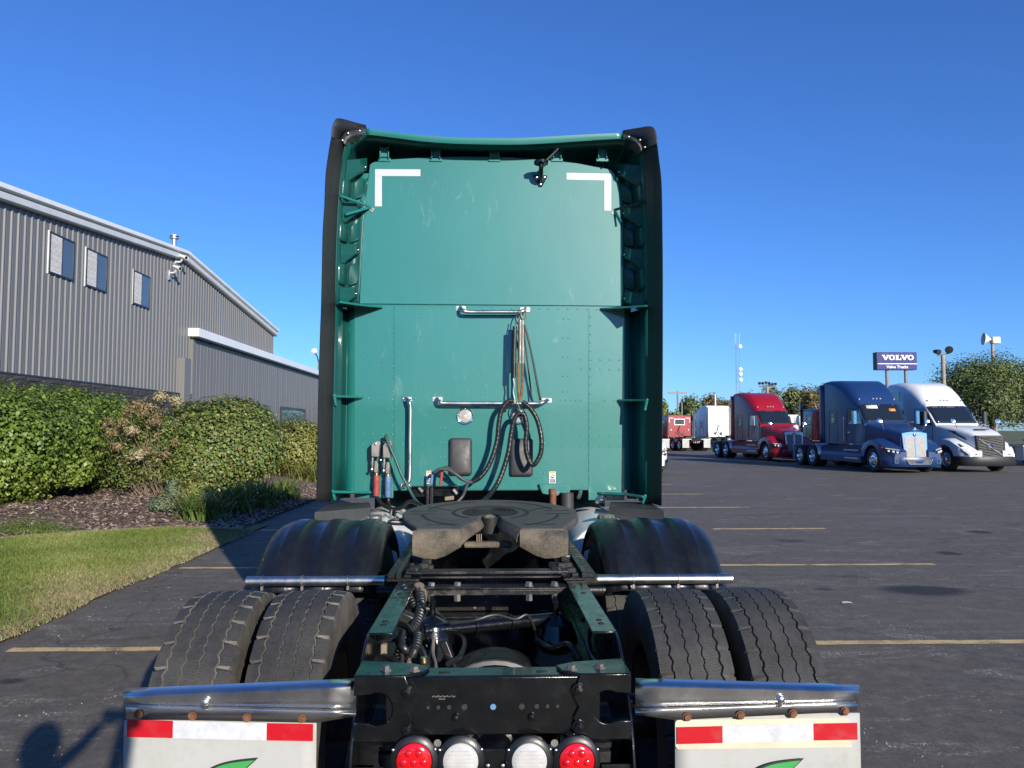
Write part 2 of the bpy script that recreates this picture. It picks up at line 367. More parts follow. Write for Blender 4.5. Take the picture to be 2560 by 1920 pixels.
    t.bump(t.math('ADD', t.math('MULTIPLY', fine, 0.6), t.math('MULTIPLY', t.noise(v, 60, 3), 0.4)), 0.55, 0.006)
    M['asphalt'] = t.mat
    # ---- worn yellow paint
    t = NT('line_paint'); v = t.coords(); f = t.noise(v, 60, 5, 0.7); w_ = t.noise(v, 5, 4)
    k = t.ramp(t.math('ADD', t.math('MULTIPLY', f, 0.6), t.math('MULTIPLY', w_, 0.4)), [(0.40, 0.0), (0.50, 1.0)])
    t.color(t.mix(k, (0.12, 0.10, 0.075), t.ramp(w_, [(0.3, (0.56, 0.38, 0.15)), (0.7, (0.66, 0.49, 0.23))]))); t.set(rough=0.8); t.bump(f, 0.3, 0.004); M['line_paint'] = t.mat
    t = NT('lawn_soil'); v = t.coords(); a = t.noise(v, 2, 6); f = t.noise(v, 60, 4)
    t.color(t.mix(t.ramp(a, [(0.4, 0.0), (0.65, 1.0)]), t.ramp(f, [(0.3, (0.10, 0.11, 0.035)), (0.7, (0.20, 0.19, 0.075))]), t.ramp(f, [(0.3, (0.14, 0.11, 0.06)), (0.7, (0.30, 0.24, 0.13))]))); t.set(rough=0.95); M['lawn_soil'] = t.mat
    t = NT('field_grass'); v = t.coords(); a = t.noise(v, 0.05, 6); f = t.noise(v, 1.2, 6)
    t.color(t.mix(t.ramp(a, [(0.4, 0.0), (0.65, 1.0)]), t.ramp(f, [(0.3, (0.05, 0.075, 0.02)), (0.7, (0.10, 0.12, 0.035))]), (0.14, 0.13, 0.05))); t.set(rough=0.95); M['field_grass'] = t.mat
    t = NT('mulch'); v = t.coords(); a = t.noise(v, 70, 5, 0.7); b_ = t.noise(v, 3, 4)
    t.color(t.mix(t.ramp(b_, [(0.35, 0.0), (0.7, 0.6)]), t.ramp(a, [(0.3, (0.085, 0.057, 0.044)), (0.6, (0.235, 0.165, 0.127)), (0.8, (0.42, 0.32, 0.25))]), (0.06, 0.042, 0.036))); t.set(rough=0.95); t.bump(a, 0.9, 0.03); M['mulch'] = t.mat
    t = NT('chip'); at_ = t.new('ShaderNodeAttribute', attribute_name='rnd')
    t.color(t.ramp(at_.outputs['Fac'], [(0.0, (0.10, 0.066, 0.05)), (0.6, (0.29, 0.205, 0.16)), (0.93, (0.44, 0.33, 0.26)), (1.0, (0.48, 0.38, 0.29))])); t.set(rough=0.9); M['chip'] = t.mat
ground_mats()
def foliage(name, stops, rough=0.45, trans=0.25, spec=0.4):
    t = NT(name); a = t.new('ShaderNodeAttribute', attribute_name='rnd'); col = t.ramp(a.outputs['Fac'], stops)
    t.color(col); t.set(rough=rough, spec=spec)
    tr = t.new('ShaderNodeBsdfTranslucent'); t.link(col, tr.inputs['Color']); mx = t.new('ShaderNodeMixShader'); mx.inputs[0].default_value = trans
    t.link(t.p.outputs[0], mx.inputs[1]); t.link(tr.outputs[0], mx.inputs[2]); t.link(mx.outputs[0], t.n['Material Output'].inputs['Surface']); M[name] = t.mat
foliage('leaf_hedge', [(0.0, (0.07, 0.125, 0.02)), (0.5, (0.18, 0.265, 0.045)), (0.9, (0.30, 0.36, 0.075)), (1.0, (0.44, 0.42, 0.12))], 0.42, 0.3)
foliage('leaf_dark', [(0.0, (0.06, 0.10, 0.025)), (0.6, (0.165, 0.22, 0.055)), (0.93, (0.28, 0.31, 0.095)), (0.97, (0.22, 0.16, 0.06)), (1.0, (0.30, 0.11, 0.04))])
foliage('leaf_yellow', [(0.0, (0.11, 0.13, 0.03)), (0.6, (0.22, 0.24, 0.06)), (1.0, (0.34, 0.32, 0.10))])
foliage('leaf_tan', [(0.0, (0.17, 0.12, 0.06)), (0.6, (0.30, 0.22, 0.11)), (1.0, (0.42, 0.36, 0.20))], 0.7)
foliage('flower_cream', [(0.0, (0.35, 0.30, 0.16)), (1.0, (0.55, 0.48, 0.30))], 0.7)
foliage('grass_blade', [(0.0, (0.085, 0.13, 0.022)), (0.55, (0.18, 0.24, 0.045)), (0.85, (0.28, 0.31, 0.085)), (1.0, (0.46, 0.40, 0.19))], 0.5, 0.3)
foliage('grass_dry', [(0.0, (0.22, 0.19, 0.09)), (0.5, (0.38, 0.31, 0.17)), (1.0, (0.52, 0.43, 0.27))], 0.7, 0.3)
foliage('leaf_strap', [(0.0, (0.07, 0.12, 0.03)), (0.7, (0.14, 0.21, 0.05)), (1.0, (0.30, 0.30, 0.09))], 0.4, 0.25)
foliage('leaf_sage', [(0.0, (0.10, 0.14, 0.07)), (1.0, (0.22, 0.27, 0.15))], 0.7, 0.2)
foliage('leaf_oak', [(0.0, (0.055, 0.085, 0.028)), (0.6, (0.145, 0.19, 0.06)), (0.92, (0.25, 0.27, 0.095)), (1.0, (0.19, 0.14, 0.05))], 0.5, 0.2)
foliage('leaf_autumn', [(0.0, (0.10, 0.09, 0.035)), (0.5, (0.20, 0.155, 0.06)), (1.0, (0.30, 0.19, 0.08))], 0.6, 0.2)
foliage('leaf_pine', [(0.0, (0.08, 0.10, 0.038)), (0.7, (0.17, 0.195, 0.07)), (1.0, (0.28, 0.26, 0.10))], 0.6, 0.1)
plain('bark', (0.10, 0.075, 0.055), 0.9, var=0.35, scale=12, bump=0.6, bscale=30)
plain('twig', (0.16, 0.11, 0.075), 0.9, var=0.3)
plain('edging', (0.22, 0.17, 0.12), 0.85, var=0.2)
EDGE_X = -3.95
b = B(); b.add([(-1500, -1500, -0.03), (1500, -1500, -0.03), (1500, 1500, -0.03), (-1500, 1500, -0.03)], [(0, 1, 2, 3)])
tag(b.build('field', M['field_grass'], smooth=0), kind='structure')
b = B(); b.add([(EDGE_X-0.1, -60, 0), (90, -60, 0), (90, 69, 0), (-9, 69, 0), (-9, 60, 0), (EDGE_X-0.35, 50, 0), (EDGE_X-0.35, 13, 0)], [(0, 1, 2, 3, 4, 5, 6)])
lot = tag(b.build('asphalt_lot', M['asphalt'], smooth=0), kind='structure')
# painted bay lines every 3.6 m
for (yl_, x0, x1, sk) in ((6.27, -3.75, 5.2, 0.0), (9.86, -3.85, 5.72, 0.0), (13.46, -3.9, 5.86, 0.006), (17.2, -3.95, 5.8, 0.01), (20.75, -3.95, 5.75, 0.008), (24.3, -3.95, 5.75, 0.0)):
    n = 60; rows = []
    for k in range(n+1):
        x = lerp(x0, x1, k/n); y = yl_-sk*(x-1)-0.008*math.sin(x*1.7)
        hw = 0.055 if yl_ < 12 else 0.075; rows.append([(x, y-hw+0.004*math.sin(x*9+yl_), 0.004), (x, y+hw+0.004*math.cos(x*7), 0.004)])
    if yl_ > 13 and yl_ < 18:          # worn-away gaps
        cut = 47 if yl_ < 15 else 44
        B().grid(rows[:cut]).build('parking_line', M['line_paint'], lot, smooth=0); B().grid(rows[cut+1:]).build('parking_line', M['line_paint'], lot, smooth=0)
    else: B().grid(rows).build('parking_line', M['line_paint'], lot, smooth=0)

# ---- lawn and mulch bed
front = [(-4.12, 13.2), (-4.6, 13.35), (-5.4, 13.45), (-6.5, 13.0), (-7.6, 12.15), (-9.0, 11.1), (-11, 10.0), (-14.5, 9.0)]
def yfront(x):
    for (a, ya), (c, yc) in zip(front, front[1:]):
        if c <= x <= a: return lerp(ya, yc, (a-x)/(a-c))
    return front[0][1] if x > front[0][0] else front[-1][1]
def lawn_z(x, y): return 0.02+0.03*max(0, min(1, (EDGE_X-x)/1.2))
def bed_z(x, y):
    d = min(-4.3-x, (y-yfront(x))*0.9); t_ = max(0, min(1, d/3.0)); return 0.035+0.21*t_*t_*(3-2*t_)
rows = [[(x, y, lawn_z(x, y)) for x in np.linspace(-16, EDGE_X+0.03*math.sin(y*1.3), 24)] for y in np.linspace(-12, 14.2, 34)]
tag(B().grid(rows).build('lawn', M['lawn_soil']), kind='structure')
rows = []
for x in np.linspace(-4.28, -14.5, 42):
    y0 = yfront(x); rows.append([(x+0.03*math.sin(3*y0), lerp(y0, 44, (k/34)**1.4), bed_z(x, lerp(y0, 44, (k/34)**1.4))) for k in range(35)])
bed = tag(B().grid(rows).build('mulch_bed', M['mulch']), kind='structure')
pts = [Vector((x, y, bed_z(x, y)+0.012)) for x, y in front]; pts = curve_pts(pts, 6)
B().tube(pts, 0.035, 6).build('edging_strip', M['edging'], bed)
def blades(n, px, py, pz, h, w, lean=0.6):
    ang = RNG.uniform(0, 2*np.pi, n); bend = RNG.uniform(0.1, lean, n)*h; dx, dy = np.cos(ang), np.sin(ang)
    sd = RNG.uniform(0, 2*np.pi, n); sx, sy = np.cos(sd)*w/2, np.sin(sd)*w/2
    V = np.empty((n, 5, 3), np.float32)
    V[:, 0] = np.stack([px-sx, py-sy, pz], 1); V[:, 1] = np.stack([px+sx, py+sy, pz], 1)
    V[:, 2] = np.stack([px+sx*.8+dx*bend*.35, py+sy*.8+dy*bend*.35, pz+h*.55], 1); V[:, 3] = np.stack([px-sx*.8+dx*bend*.35, py-sy*.8+dy*bend*.35, pz+h*.55], 1)
    V[:, 4] = np.stack([px+dx*bend, py+dy*bend, pz+h*0.96], 1)
    o = np.arange(n)*5; F = np.concatenate([np.stack([o, o+1, o+2], 1), np.stack([o, o+2, o+3], 1), np.stack([o+3, o+2, o+4], 1)])
    return V.reshape(-1, 3), F
def vnoise(x, y, s):
    return (np.sin(x*s*1.3+1.7)*np.cos(y*s*1.1+0.4)+np.sin(x*s*2.9+y*s*1.7)*0.6+np.cos(y*s*3.7-x*s*2.1+2)*0.4)/2
n = 290000
gy = 4.2+9.6*RNG.random(n)**1.0; gx = EDGE_X+0.06-9.5*RNG.random(n)**1.35
keep = (gy < np.interp(gx, [p[0] for p in front[::-1]], [p[1] for p in front[::-1]])-0.02) & (gx > -(gy*0.7+2.2)) & (gx < EDGE_X+0.04+0.09*vnoise(gx, gy, 2.0))
edge_d = EDGE_X-gx; dry = np.clip(1.15-edge_d/1.0+0.6*vnoise(gx, gy, 1.6), 0, 1)*0.95+0.3*np.clip(vnoise(gx, gy, 0.9), 0, 1)
isdry = RNG.random(n) < dry*0.85
thin = RNG.random(n) > 0.72*np.clip(1-edge_d/0.4, 0, 1)
keep &= thin
for nm, msk, mt, hh in (('grass', keep & ~isdry, 'grass_blade', (0.03, 0.065)), ('dry_grass', keep & isdry, 'grass_dry', (0.018, 0.045))):
    x, y = gx[msk], gy[msk]; m_ = len(x); z = 0.02+0.03*np.clip((EDGE_X-x)/1.2, 0, 1)
    V, F = blades(m_, x, y, z, RNG.uniform(*hh, m_)*(1+0.25*vnoise(x, y, 1.2)), RNG.uniform(0.005, 0.009, m_), 2.2 if nm == 'dry_grass' else 1.3)
    rr = np.clip(RNG.random(m_)*0.6+0.25+0.35*vnoise(x, y, 1.1), 0, 1); o = raw(nm, V, F, M[mt], attr=np.tile(rr, 3))
    tag(o, 'short green lawn grass beside the asphalt' if nm == 'grass' else 'dry straw coloured grass along the asphalt edge', 'grass', kind='stuff')
# fallen leaves on the lawn, its dry edge and the asphalt beside it
n = 420; lx = EDGE_X+0.5-6.5*RNG.random(n)**1.2; ly = 4.5+9*RNG.random(n); lz = 0.05+RNG.uniform(0, .02, n)-0.045*(lx > EDGE_X)
a = RNG.uniform(0, 2*np.pi, n); s_ = RNG.uniform(.012, .03, n)[:, None]; ex = np.stack([np.cos(a), np.sin(a), RNG.uniform(-.3, .3, n)], 1)*s_; ey = np.stack([-np.sin(a), np.cos(a), RNG.uniform(-.3, .5, n)], 1)*s_*.6; c0 = np.stack([lx, ly, lz+.01], 1)
tag(raw('fallen_leaves', np.stack([c0-ex, c0-ey, c0+ex, c0+ey], 1).reshape(-1, 3), np.arange(4*n).reshape(n, 4), M['leaf_tan'], attr=RNG.random(n)), 'scattered brown leaves on the lawn and its edge', 'leaves', kind='stuff')
# wood chips
n = 26000
cx = -4.2-9.5*RNG.random(n); yf_ = np.interp(cx, [p[0] for p in front[::-1]], [p[1] for p in front[::-1]]); cy = yf_+0.02+10*RNG.random(n)**1.5
cz = np.array([bed_z(a, c) for a, c in zip(cx, cy)])+RNG.uniform(0, 0.02, n)
L = RNG.uniform(0.02, 0.055, n); W = RNG.uniform(0.008, 0.02, n); a = RNG.uniform(0, 2*np.pi, n); tl = RNG.uniform(-.5, .5, n)
ex = np.stack([np.cos(a), np.sin(a), tl], 1)*L[:, None]; ey = np.stack([-np.sin(a), np.cos(a), RNG.uniform(-.5, .5, n)], 1)*W[:, None]; c0 = np.stack([cx, cy, cz], 1)
V = np.stack([c0-ex-ey, c0+ex-ey, c0+ex+ey, c0-ex+ey], 1).reshape(-1, 3); F = np.arange(4*n).reshape(n, 4)
tag(raw('wood_chips', V, F, M['chip'], attr=RNG.random(n)**1.3), 'brown wood chip mulch covering the planting bed', 'mulch', kind='stuff')

# ================================================================== shrubs and trees
def leaves_on(blobs, n, size, shell=(0.72, 1.04), aspect=0.62, bump=0.12, up=0.35, fold=0.25, zmin=0.02):
    """leaf quads spread through the outer volume of a union of ellipsoids (cx,cy,cz,rx,ry,rz)"""
    blobs = np.asarray(blobs, float); vol = (blobs[:, 3]*blobs[:, 4]*blobs[:, 5])**(2/3); pick = RNG.choice(len(blobs), n, p=vol/vol.sum()); bl = blobs[pick]
    d = RNG.normal(size=(n, 3)); d /= np.linalg.norm(d, axis=1, keepdims=True)
    r = RNG.uniform(shell[0], shell[1], n)*(1+bump*(np.sin(d[:, 0]*7+bl[:, 0]*3)*np.cos(d[:, 2]*8+bl[:, 1])+0.6*np.sin(d[:, 1]*15+d[:, 2]*11)))
    p = bl[:, :3]+d*bl[:, 3:]*r[:, None]
    inside = np.zeros(n, bool)
    for k, q in enumerate(blobs):
        e = (((p-q[:3])/q[3:])**2).sum(1); inside |= (e < (shell[0]*0.86)**2) & (pick != k)
    ok = ~inside & (p[:, 2] > zmin); p, d, bl = p[ok], d[ok], bl[ok]; n = len(p)
    nrm = d/bl[:, 3:]; nrm /= np.linalg.norm(nrm, axis=1, keepdims=True); nrm = nrm*1.0+RNG.normal(size=(n, 3))*0.42+np.array([0, 0, up]); nrm /= np.linalg.norm(nrm, axis=1, keepdims=True)
    t = np.cross(nrm, RNG.normal(size=(n, 3))+np.array([0, 0, -0.15])); t /= np.linalg.norm(t, axis=1, keepdims=True)+1e-9; u = np.cross(nrm, t)
    s = size*RNG.uniform(0.65, 1.3, n)[:, None]
    V = np.stack([p-u*s, p+t*s*aspect*0.5+nrm*s*fold, p+u*s, p-t*s*aspect*0.5+nrm*s*fold], 1).reshape(-1, 3)
    return V, np.arange(4*n).reshape(n, 4), p, n
def shrub(name, label, base, blobs, n, size, mat, stems=5, group=None, shell=(0.7, 1.05), bias=None, lean=0.5, bump=0.12, aspect=0.62, core=True, stem_h=0.6, rs=0.02):
    root = empty(name, base); tag(root, label, 'shrub' if 'tree' not in name else 'tree', group)
    bl = [(x-base[0], y-base[1], z-base[2], a, c, d) for x, y, z, a, c, d in blobs]
    V, F, p, n2 = leaves_on(bl, n, size, shell, aspect, bump)
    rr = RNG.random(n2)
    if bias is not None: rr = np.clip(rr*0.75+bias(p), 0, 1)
    raw('foliage', V, F, M[mat], root, attr=rr)
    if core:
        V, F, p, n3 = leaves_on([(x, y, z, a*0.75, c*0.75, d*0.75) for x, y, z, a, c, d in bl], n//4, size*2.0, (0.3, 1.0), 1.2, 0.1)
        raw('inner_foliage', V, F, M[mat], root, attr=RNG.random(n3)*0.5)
    b = B()
    for k in range(stems):
        q = bl[k % len(bl)]; e = Vector((q[0]+RNG.uniform(-lean, lean)*q[3], q[1]+RNG.uniform(-lean, lean)*q[4], q[2]+q[5]*RNG.uniform(0.0, stem_h))); s0 = Vector((e.x*0.35+RNG.uniform(-.08, .08), e.y*0.35+RNG.uniform(-.08, .08), -0.05)); m_ = lerp(s0, e, 0.5)+Vector((RNG.uniform(-.1, .1), RNG.uniform(-.1, .1), 0.1))
        P = curve_pts([s0, m_, e], 4); b.tube(P, [lerp(rs, rs*0.3, i/(len(P)-1)) for i in range(len(P))], 6)
    b.build('stem', M['bark'], root)
    return root
def gz(x, y): return bed_z(x, y)
bx = lambda px, py, Z=0.2: atz(px, py, Z)
# big hedge-like shrub on the left
h0 = (-10.3, 17.6, 0.22)
blobs = [(-9.9, 15.9, 1.42, 1.4, 1.5, 1.22), (-10.1, 17.6, 1.46, 1.5, 1.6, 1.26), (-10.2, 19.6, 1.46, 1.5, 1.6, 1.26), (-10.1, 21.4, 1.36, 1.4, 1.4, 1.2), (-10.6, 14.2, 1.42, 1.3, 1.4, 1.22), (-9.9, 22.6, 1.2, 1.1, 1.2, 1.0)]
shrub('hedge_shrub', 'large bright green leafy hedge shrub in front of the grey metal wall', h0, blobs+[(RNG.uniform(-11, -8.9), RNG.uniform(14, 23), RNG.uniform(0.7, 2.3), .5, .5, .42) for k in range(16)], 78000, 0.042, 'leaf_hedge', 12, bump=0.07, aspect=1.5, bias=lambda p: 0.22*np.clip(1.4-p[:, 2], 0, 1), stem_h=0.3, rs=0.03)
# dried hydrangea
c = bx(372, 1243); b0 = (c.x, c.y, 0.2)
root = empty('hydrangea_shrub', b0); tag(root, 'dried hydrangea shrub with brown flower heads between the green shrubs', 'shrub')
b = B(); heads = []
for k in range(46):
    a = RNG.uniform(0, 2*math.pi); rr = RNG.uniform(0.05, 1)**0.7; tip = Vector((rr*0.95*math.cos(a)-0.25, rr*0.8*math.sin(a), RNG.uniform(0.9, 2.35)*(1-0.25*rr)))
    b0r = RNG.uniform(.1, .42); P = curve_pts([Vector((b0r*math.cos(a+1), b0r*math.sin(a+1), -0.03)), tip*0.4+Vector((RNG.uniform(-.2, .2), RNG.uniform(-.2, .2), 0.12)), tip*.75+Vector((RNG.uniform(-.12, .12), RNG.uniform(-.12, .12), 0.05)), tip], 3); b.tube(P, [lerp(0.016, 0.005, i/(len(P)-1)) for i in range(len(P))], 5)
    heads.append(tip)
b.build('stem', M['twig'], root)
V, F, p, n2 = leaves_on([(h.x, h.y, h.z, 0.14, 0.14, 0.12) for h in heads[:32]]+[(-.15, 0, 2.05, .5, .35, .22)], 6000, 0.035, (0.2, 1.05), 0.8, 0.05); raw('flower_head', V, F, M['leaf_tan'], root, attr=RNG.random(n2))
V, F, p, n2 = leaves_on([(h.x, h.y, h.z, 0.16, 0.16, 0.13) for h in (Vector((0.33, -.3, 2.28)), Vector((0.62, -.2, 2.2)), Vector((0.05, -.75, 0.98)), Vector((-.1, -.7, 1.52)))], 1500, 0.035, (0.2, 1.05), 0.8, 0.05); raw('flower_head', V, F, M['flower_cream'], root, attr=RNG.random(n2))
V, F, p, n2 = leaves_on([(0, 0, 1.2, 0.85, 0.7, 0.8), (-.5, -.2, 1.0, .55, .5, .5), (.3, .2, 1.6, .55, .5, .5), (-.3, .2, 1.7, .5, .5, .4), (.2, -.3, .6, .6, .5, .4), (-.4, -.4, .5, .5, .4, .35)], 3800, 0.05, (0.3, 1.05), 0.5); raw('foliage', V, F, M['leaf_dark'], root, attr=RNG.random(n2))
# round dark shrub in the middle
c = bx(520, 1240); b0 = (c.x, c.y+0.9, 0.2); X_, Y_ = b0[0], b0[1]
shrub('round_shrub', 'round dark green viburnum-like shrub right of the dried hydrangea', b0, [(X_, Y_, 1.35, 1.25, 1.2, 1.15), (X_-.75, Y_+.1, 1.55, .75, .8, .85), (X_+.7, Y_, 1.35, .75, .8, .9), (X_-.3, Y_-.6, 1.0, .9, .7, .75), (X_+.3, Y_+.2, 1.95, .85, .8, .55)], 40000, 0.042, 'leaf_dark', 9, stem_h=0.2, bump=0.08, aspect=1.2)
# lower shrub near the truck
c = bx(728, 1190); b0 = (c.x, c.y+.5, 0.2); X_, Y_ = b0[0], b0[1]
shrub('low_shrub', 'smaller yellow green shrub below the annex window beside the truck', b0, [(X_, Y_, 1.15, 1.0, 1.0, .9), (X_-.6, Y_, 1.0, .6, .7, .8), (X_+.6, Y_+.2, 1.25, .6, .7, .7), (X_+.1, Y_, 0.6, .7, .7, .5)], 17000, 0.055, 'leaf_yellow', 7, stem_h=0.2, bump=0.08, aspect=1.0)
def strap_clump(name, label, base, n, L, spread, mat, cat='plant', w=0.016, up=0.9):
    V = []; F = []; A = []; K = 7
    for i in range(n):
        a = RNG.uniform(0, 2*math.pi); l = L*RNG.uniform(0.6, 1.15); sp = spread*RNG.uniform(0.3, 1.1); rr = RNG.random(); bx_, by_ = RNG.normal(0, spread*0.22, 2); o = len(V)
        for k in range(K+1):
            t = k/K; out = sp*(t**1.4); z = l*(up*t-(0.55*t*t*(sp/spread))); ww = w*(1-t**2)*RNG.uniform(.9, 1.1)+0.001
            c_ = np.array([bx_+math.cos(a)*out, by_+math.sin(a)*out, max(z, 0.01)]); s_ = np.array([-math.sin(a), math.cos(a), 0])*ww
            V += [c_-s_, c_+s_]
        for k in range(K): F.append((o+2*k, o+2*k+1, o+2*k+3, o+2*k+2)); A.append(min(1, rr+0.25*(k > 4)))
    o = raw(name, V, F, M[mat], attr=A); o.location = base; tag(o, label, cat); return o
for i, (px, py, n_, L_, s_, lab) in enumerate(((505, 1296, 260, .85, .75, 'strappy green daylily clump at the front edge of the mulch bed'), (585, 1275, 260, .9, .75, 'daylily clump in the truck shadow below the round shrub'), (650, 1262, 260, .9, .75, 'daylily clump in shade nearest the black fender'), (705, 1245, 220, .85, .7, 'daylily clump at the asphalt edge left of the cab'))):
    c = atz(px, py, 0.1); strap_clump('daylily', lab, (c.x, c.y, gz(c.x, c.y)-.01), n_, L_, s_, 'leaf_strap')
for (px, py, lab) in ((745, 1190, 'light green daylily clump beside the low yellow shrub'), (640, 1195, 'yellowish daylily clump between the two rounded shrubs'), (790, 1195, 'light green daylily clump half hidden by the cab')):
    c = atz(px, py, 0.2); strap_clump('daylily', lab, (c.x, c.y, gz(c.x, c.y)-.01), 300, .85, 1.0, 'leaf_yellow')
c = atz(665, 1197, 0.2); strap_clump('ornamental_grass', 'upright tan ornamental grass tuft right of the round shrub', (c.x, c.y, .2), 130, 1.05, .28, 'grass_dry', w=0.006, up=1.15)
c = atz(75, 1318, 0.15); x_, y_ = c.x, c.y
o = empty('ground_cover', (x_, y_, gz(x_, y_))); tag(o, 'low mound of feathery green ground cover alone on the mulch', 'plant')
V, F, p, n2 = leaves_on([(0, 0, .04, .55, .4, .26), (-.35, .1, .02, .3, .3, .18), (.4, -.05, .02, .32, .3, .16)], 7000, 0.03, (0.4, 1.1), 0.25, 0.2); raw('foliage', V, F, M['grass_blade'], o, attr=RNG.random(n2)*.7)
V, F, p, n2 = leaves_on([(.5, 0, .02, .4, .35, .18), (-.5, .2, .02, .35, .3, .15)], 2600, 0.028, (0.4, 1.1), 0.25, 0.2); raw('foliage', V, F, M['leaf_sage'], o, attr=RNG.random(n2))
c = atz(412, 1288, 0.1); o = empty('sage_plant', (c.x, c.y, gz(c.x, c.y))); tag(o, 'pale grey green sage plant left of the daylilies', 'plant')
V, F, p, n2 = leaves_on([(0, 0, .16, .3, .25, .2), (.1, .1, .4, .14, .14, .25)], 1500, 0.05, (0.3, 1.05), 0.5, 0.1); raw('foliage', V, F, M['leaf_sage'], o, attr=RNG.random(n2))
c = atz(455, 1283, 0.1); o = empty('spirea_plant', (c.x, c.y, gz(c.x, c.y))); tag(o, 'small yellow green leafy plant between sage and daylilies', 'plant')
V, F, p, n2 = leaves_on([(0, 0, .3, .35, .3, .3), (.25, .05, .45, .2, .2, .25)], 1800, 0.045, (0.3, 1.05), 0.6, 0.1); raw('foliage', V, F, M['leaf_yellow'], o, attr=RNG.random(n2))
b = B()
for k in range(10): a = k*.63; b.tube([(0, 0, -.02), (.2*math.cos(a), .2*math.sin(a), .45)], .005, 5)
b.build('stem', M['twig'], o)

# ================================================================== the metal-clad building on the left
def wallmat(name, c, rough=0.4):
    t = NT(name); v = t.coords('Object', (1, 1, 0.15)); n_ = t.noise(v, 1.6, 4)
    t.color(t.ramp(n_, [(0.3, tuple(x*.93 for x in c)), (0.7, tuple(x*1.05 for x in c))])); t.set(rough=rough, metal=0.0, coat=0.15); M[name] = t.mat
wallmat('siding_grey', (0.155, 0.152, 0.148)); wallmat('siding_annex', (0.17, 0.16, 0.152), 0.55); wallmat('trim_white', (0.82, 0.82, 0.80), 0.35); wallmat('trim_grey', (0.60, 0.62, 0.62), 0.4); wallmat('frame_dark', (0.02, 0.022, 0.025), 0.4)
plain('blind', (0.72, 0.70, 0.66), 0.7, var=0.2, scale=14); plain('stone', (0.055, 0.055, 0.058), 0.85, var=0.5, scale=9, bump=0.8, bscale=25); plain('mortar', (0.03, 0.03, 0.03), 0.95); plain('galvanised', (0.45, 0.46, 0.47), 0.45, metal=0.8)
XW = -12.9
Yof = lambda px, py=900: atx(px, py, XW).y
zb = atx(230, 958, XW).z
yA, zA = Yof(457, 640), atx(457, 652, XW).z
yE, zE = Yof(683, 830), atx(683, 838, XW).z
y0w = 12.0; z_at0 = atx(0, 502, XW); sl = (zA-z_at0.z)/(yA-z_at0.y)
def ztop(y): return zA+sl*(y-yA) if y < yA else lerp(zA, zE, (y-yA)/(yE-yA))
bld = empty('metal_building', (XW, 25, 0)); tag(bld, 'tall grey ribbed metal building with light roof trim behind the hedge', 'building'); ORG[0] = Vector((XW, 25, 0))
pw = 0.915; y = y0w
while y < yE-0.05:
    ye = min(y+pw, yE); b = B(); prof = [(0.0, 0.0)]
    k = 0
    for r0 in (0.06, 0.365, 0.67):
        prof += [(r0, 0.0), (r0+0.028, 0.036), (r0+0.062, 0.036), (r0+0.09, 0.0), (r0+0.15, 0.0), (r0+0.16, 0.006), (r0+0.175, 0.006), (r0+0.185, 0.0)]
    prof.append((pw, 0.0)); prof = [(u, w) for u, w in prof if y+u <= ye+1e-6]
    if prof[-1][0] < ye-y-1e-3: prof.append((ye-y, 0.0))
    b.grid([[(XW+w, y+u, zb) for u, w in prof], [(XW+w, y+u, ztop(y+u)) for u, w in prof]])
    b.build('wall_panel', M['siding_grey'], bld, smooth=0, solid=0.003); y = ye
B().add([(XW-.02, y0w, 0), (XW-.02, yE, 0), (XW-.02, yE, zE), (XW-.02, yA, zA), (XW-.02, y0w, ztop(y0w))], [(0, 1, 2, 3, 4)]).build('wall_core', M['mortar'], bld, smooth=0)
B().add([(XW-.02, yE, 0), (XW-.02, yE, zE), (XW-30, yE, zE), (XW-30, yE, 0)], [(0, 1, 2, 3)]).build('wall_end', M['siding_grey'], bld, smooth=0)
# rake trim: a white cap over a grey gutter, both following the slope
for (ya, yb) in ((y0w-.3, yA), (yA, yE+.25)):
    za, zc = (ztop(ya), zA) if yb == yA else (zA, ztop(yE)+(ztop(yE)-zA)/(yE-yA)*.25)
    for (o0, o1, x0, x1, mm) in ((-0.03, 0.24, -.1, .22, 'trim_grey'), (0.23, 0.43, -.1, .30, 'trim_white')):
        b = B(); sec = [(x0, o0), (x1-.05, o0), (x1, o0+.05), (x1, o1-.05), (x1-.06, o1), (x0, o1)]
        b.loft([[(XW+u, ya, za+v) for u, v in sec], [(XW+u, yb, zc+v) for u, v in sec]]); b.build('rake_trim', M[mm], bld, smooth=0, bevel=.012)
b = B(); b.add([(XW+.1, y0w-.3, ztop(y0w-.3)+.40), (XW+.1, yA, zA+.40), (XW-30, yA, zA+.40), (XW-30, y0w-.3, ztop(y0w-.3)+.40), (XW+.1, yE+.25, zE+.36), (XW-30, yE+.25, zE+.36)], [(0, 1, 2, 3), (1, 4, 5, 2)]); b.build('roof', M['trim_grey'], bld, smooth=0)
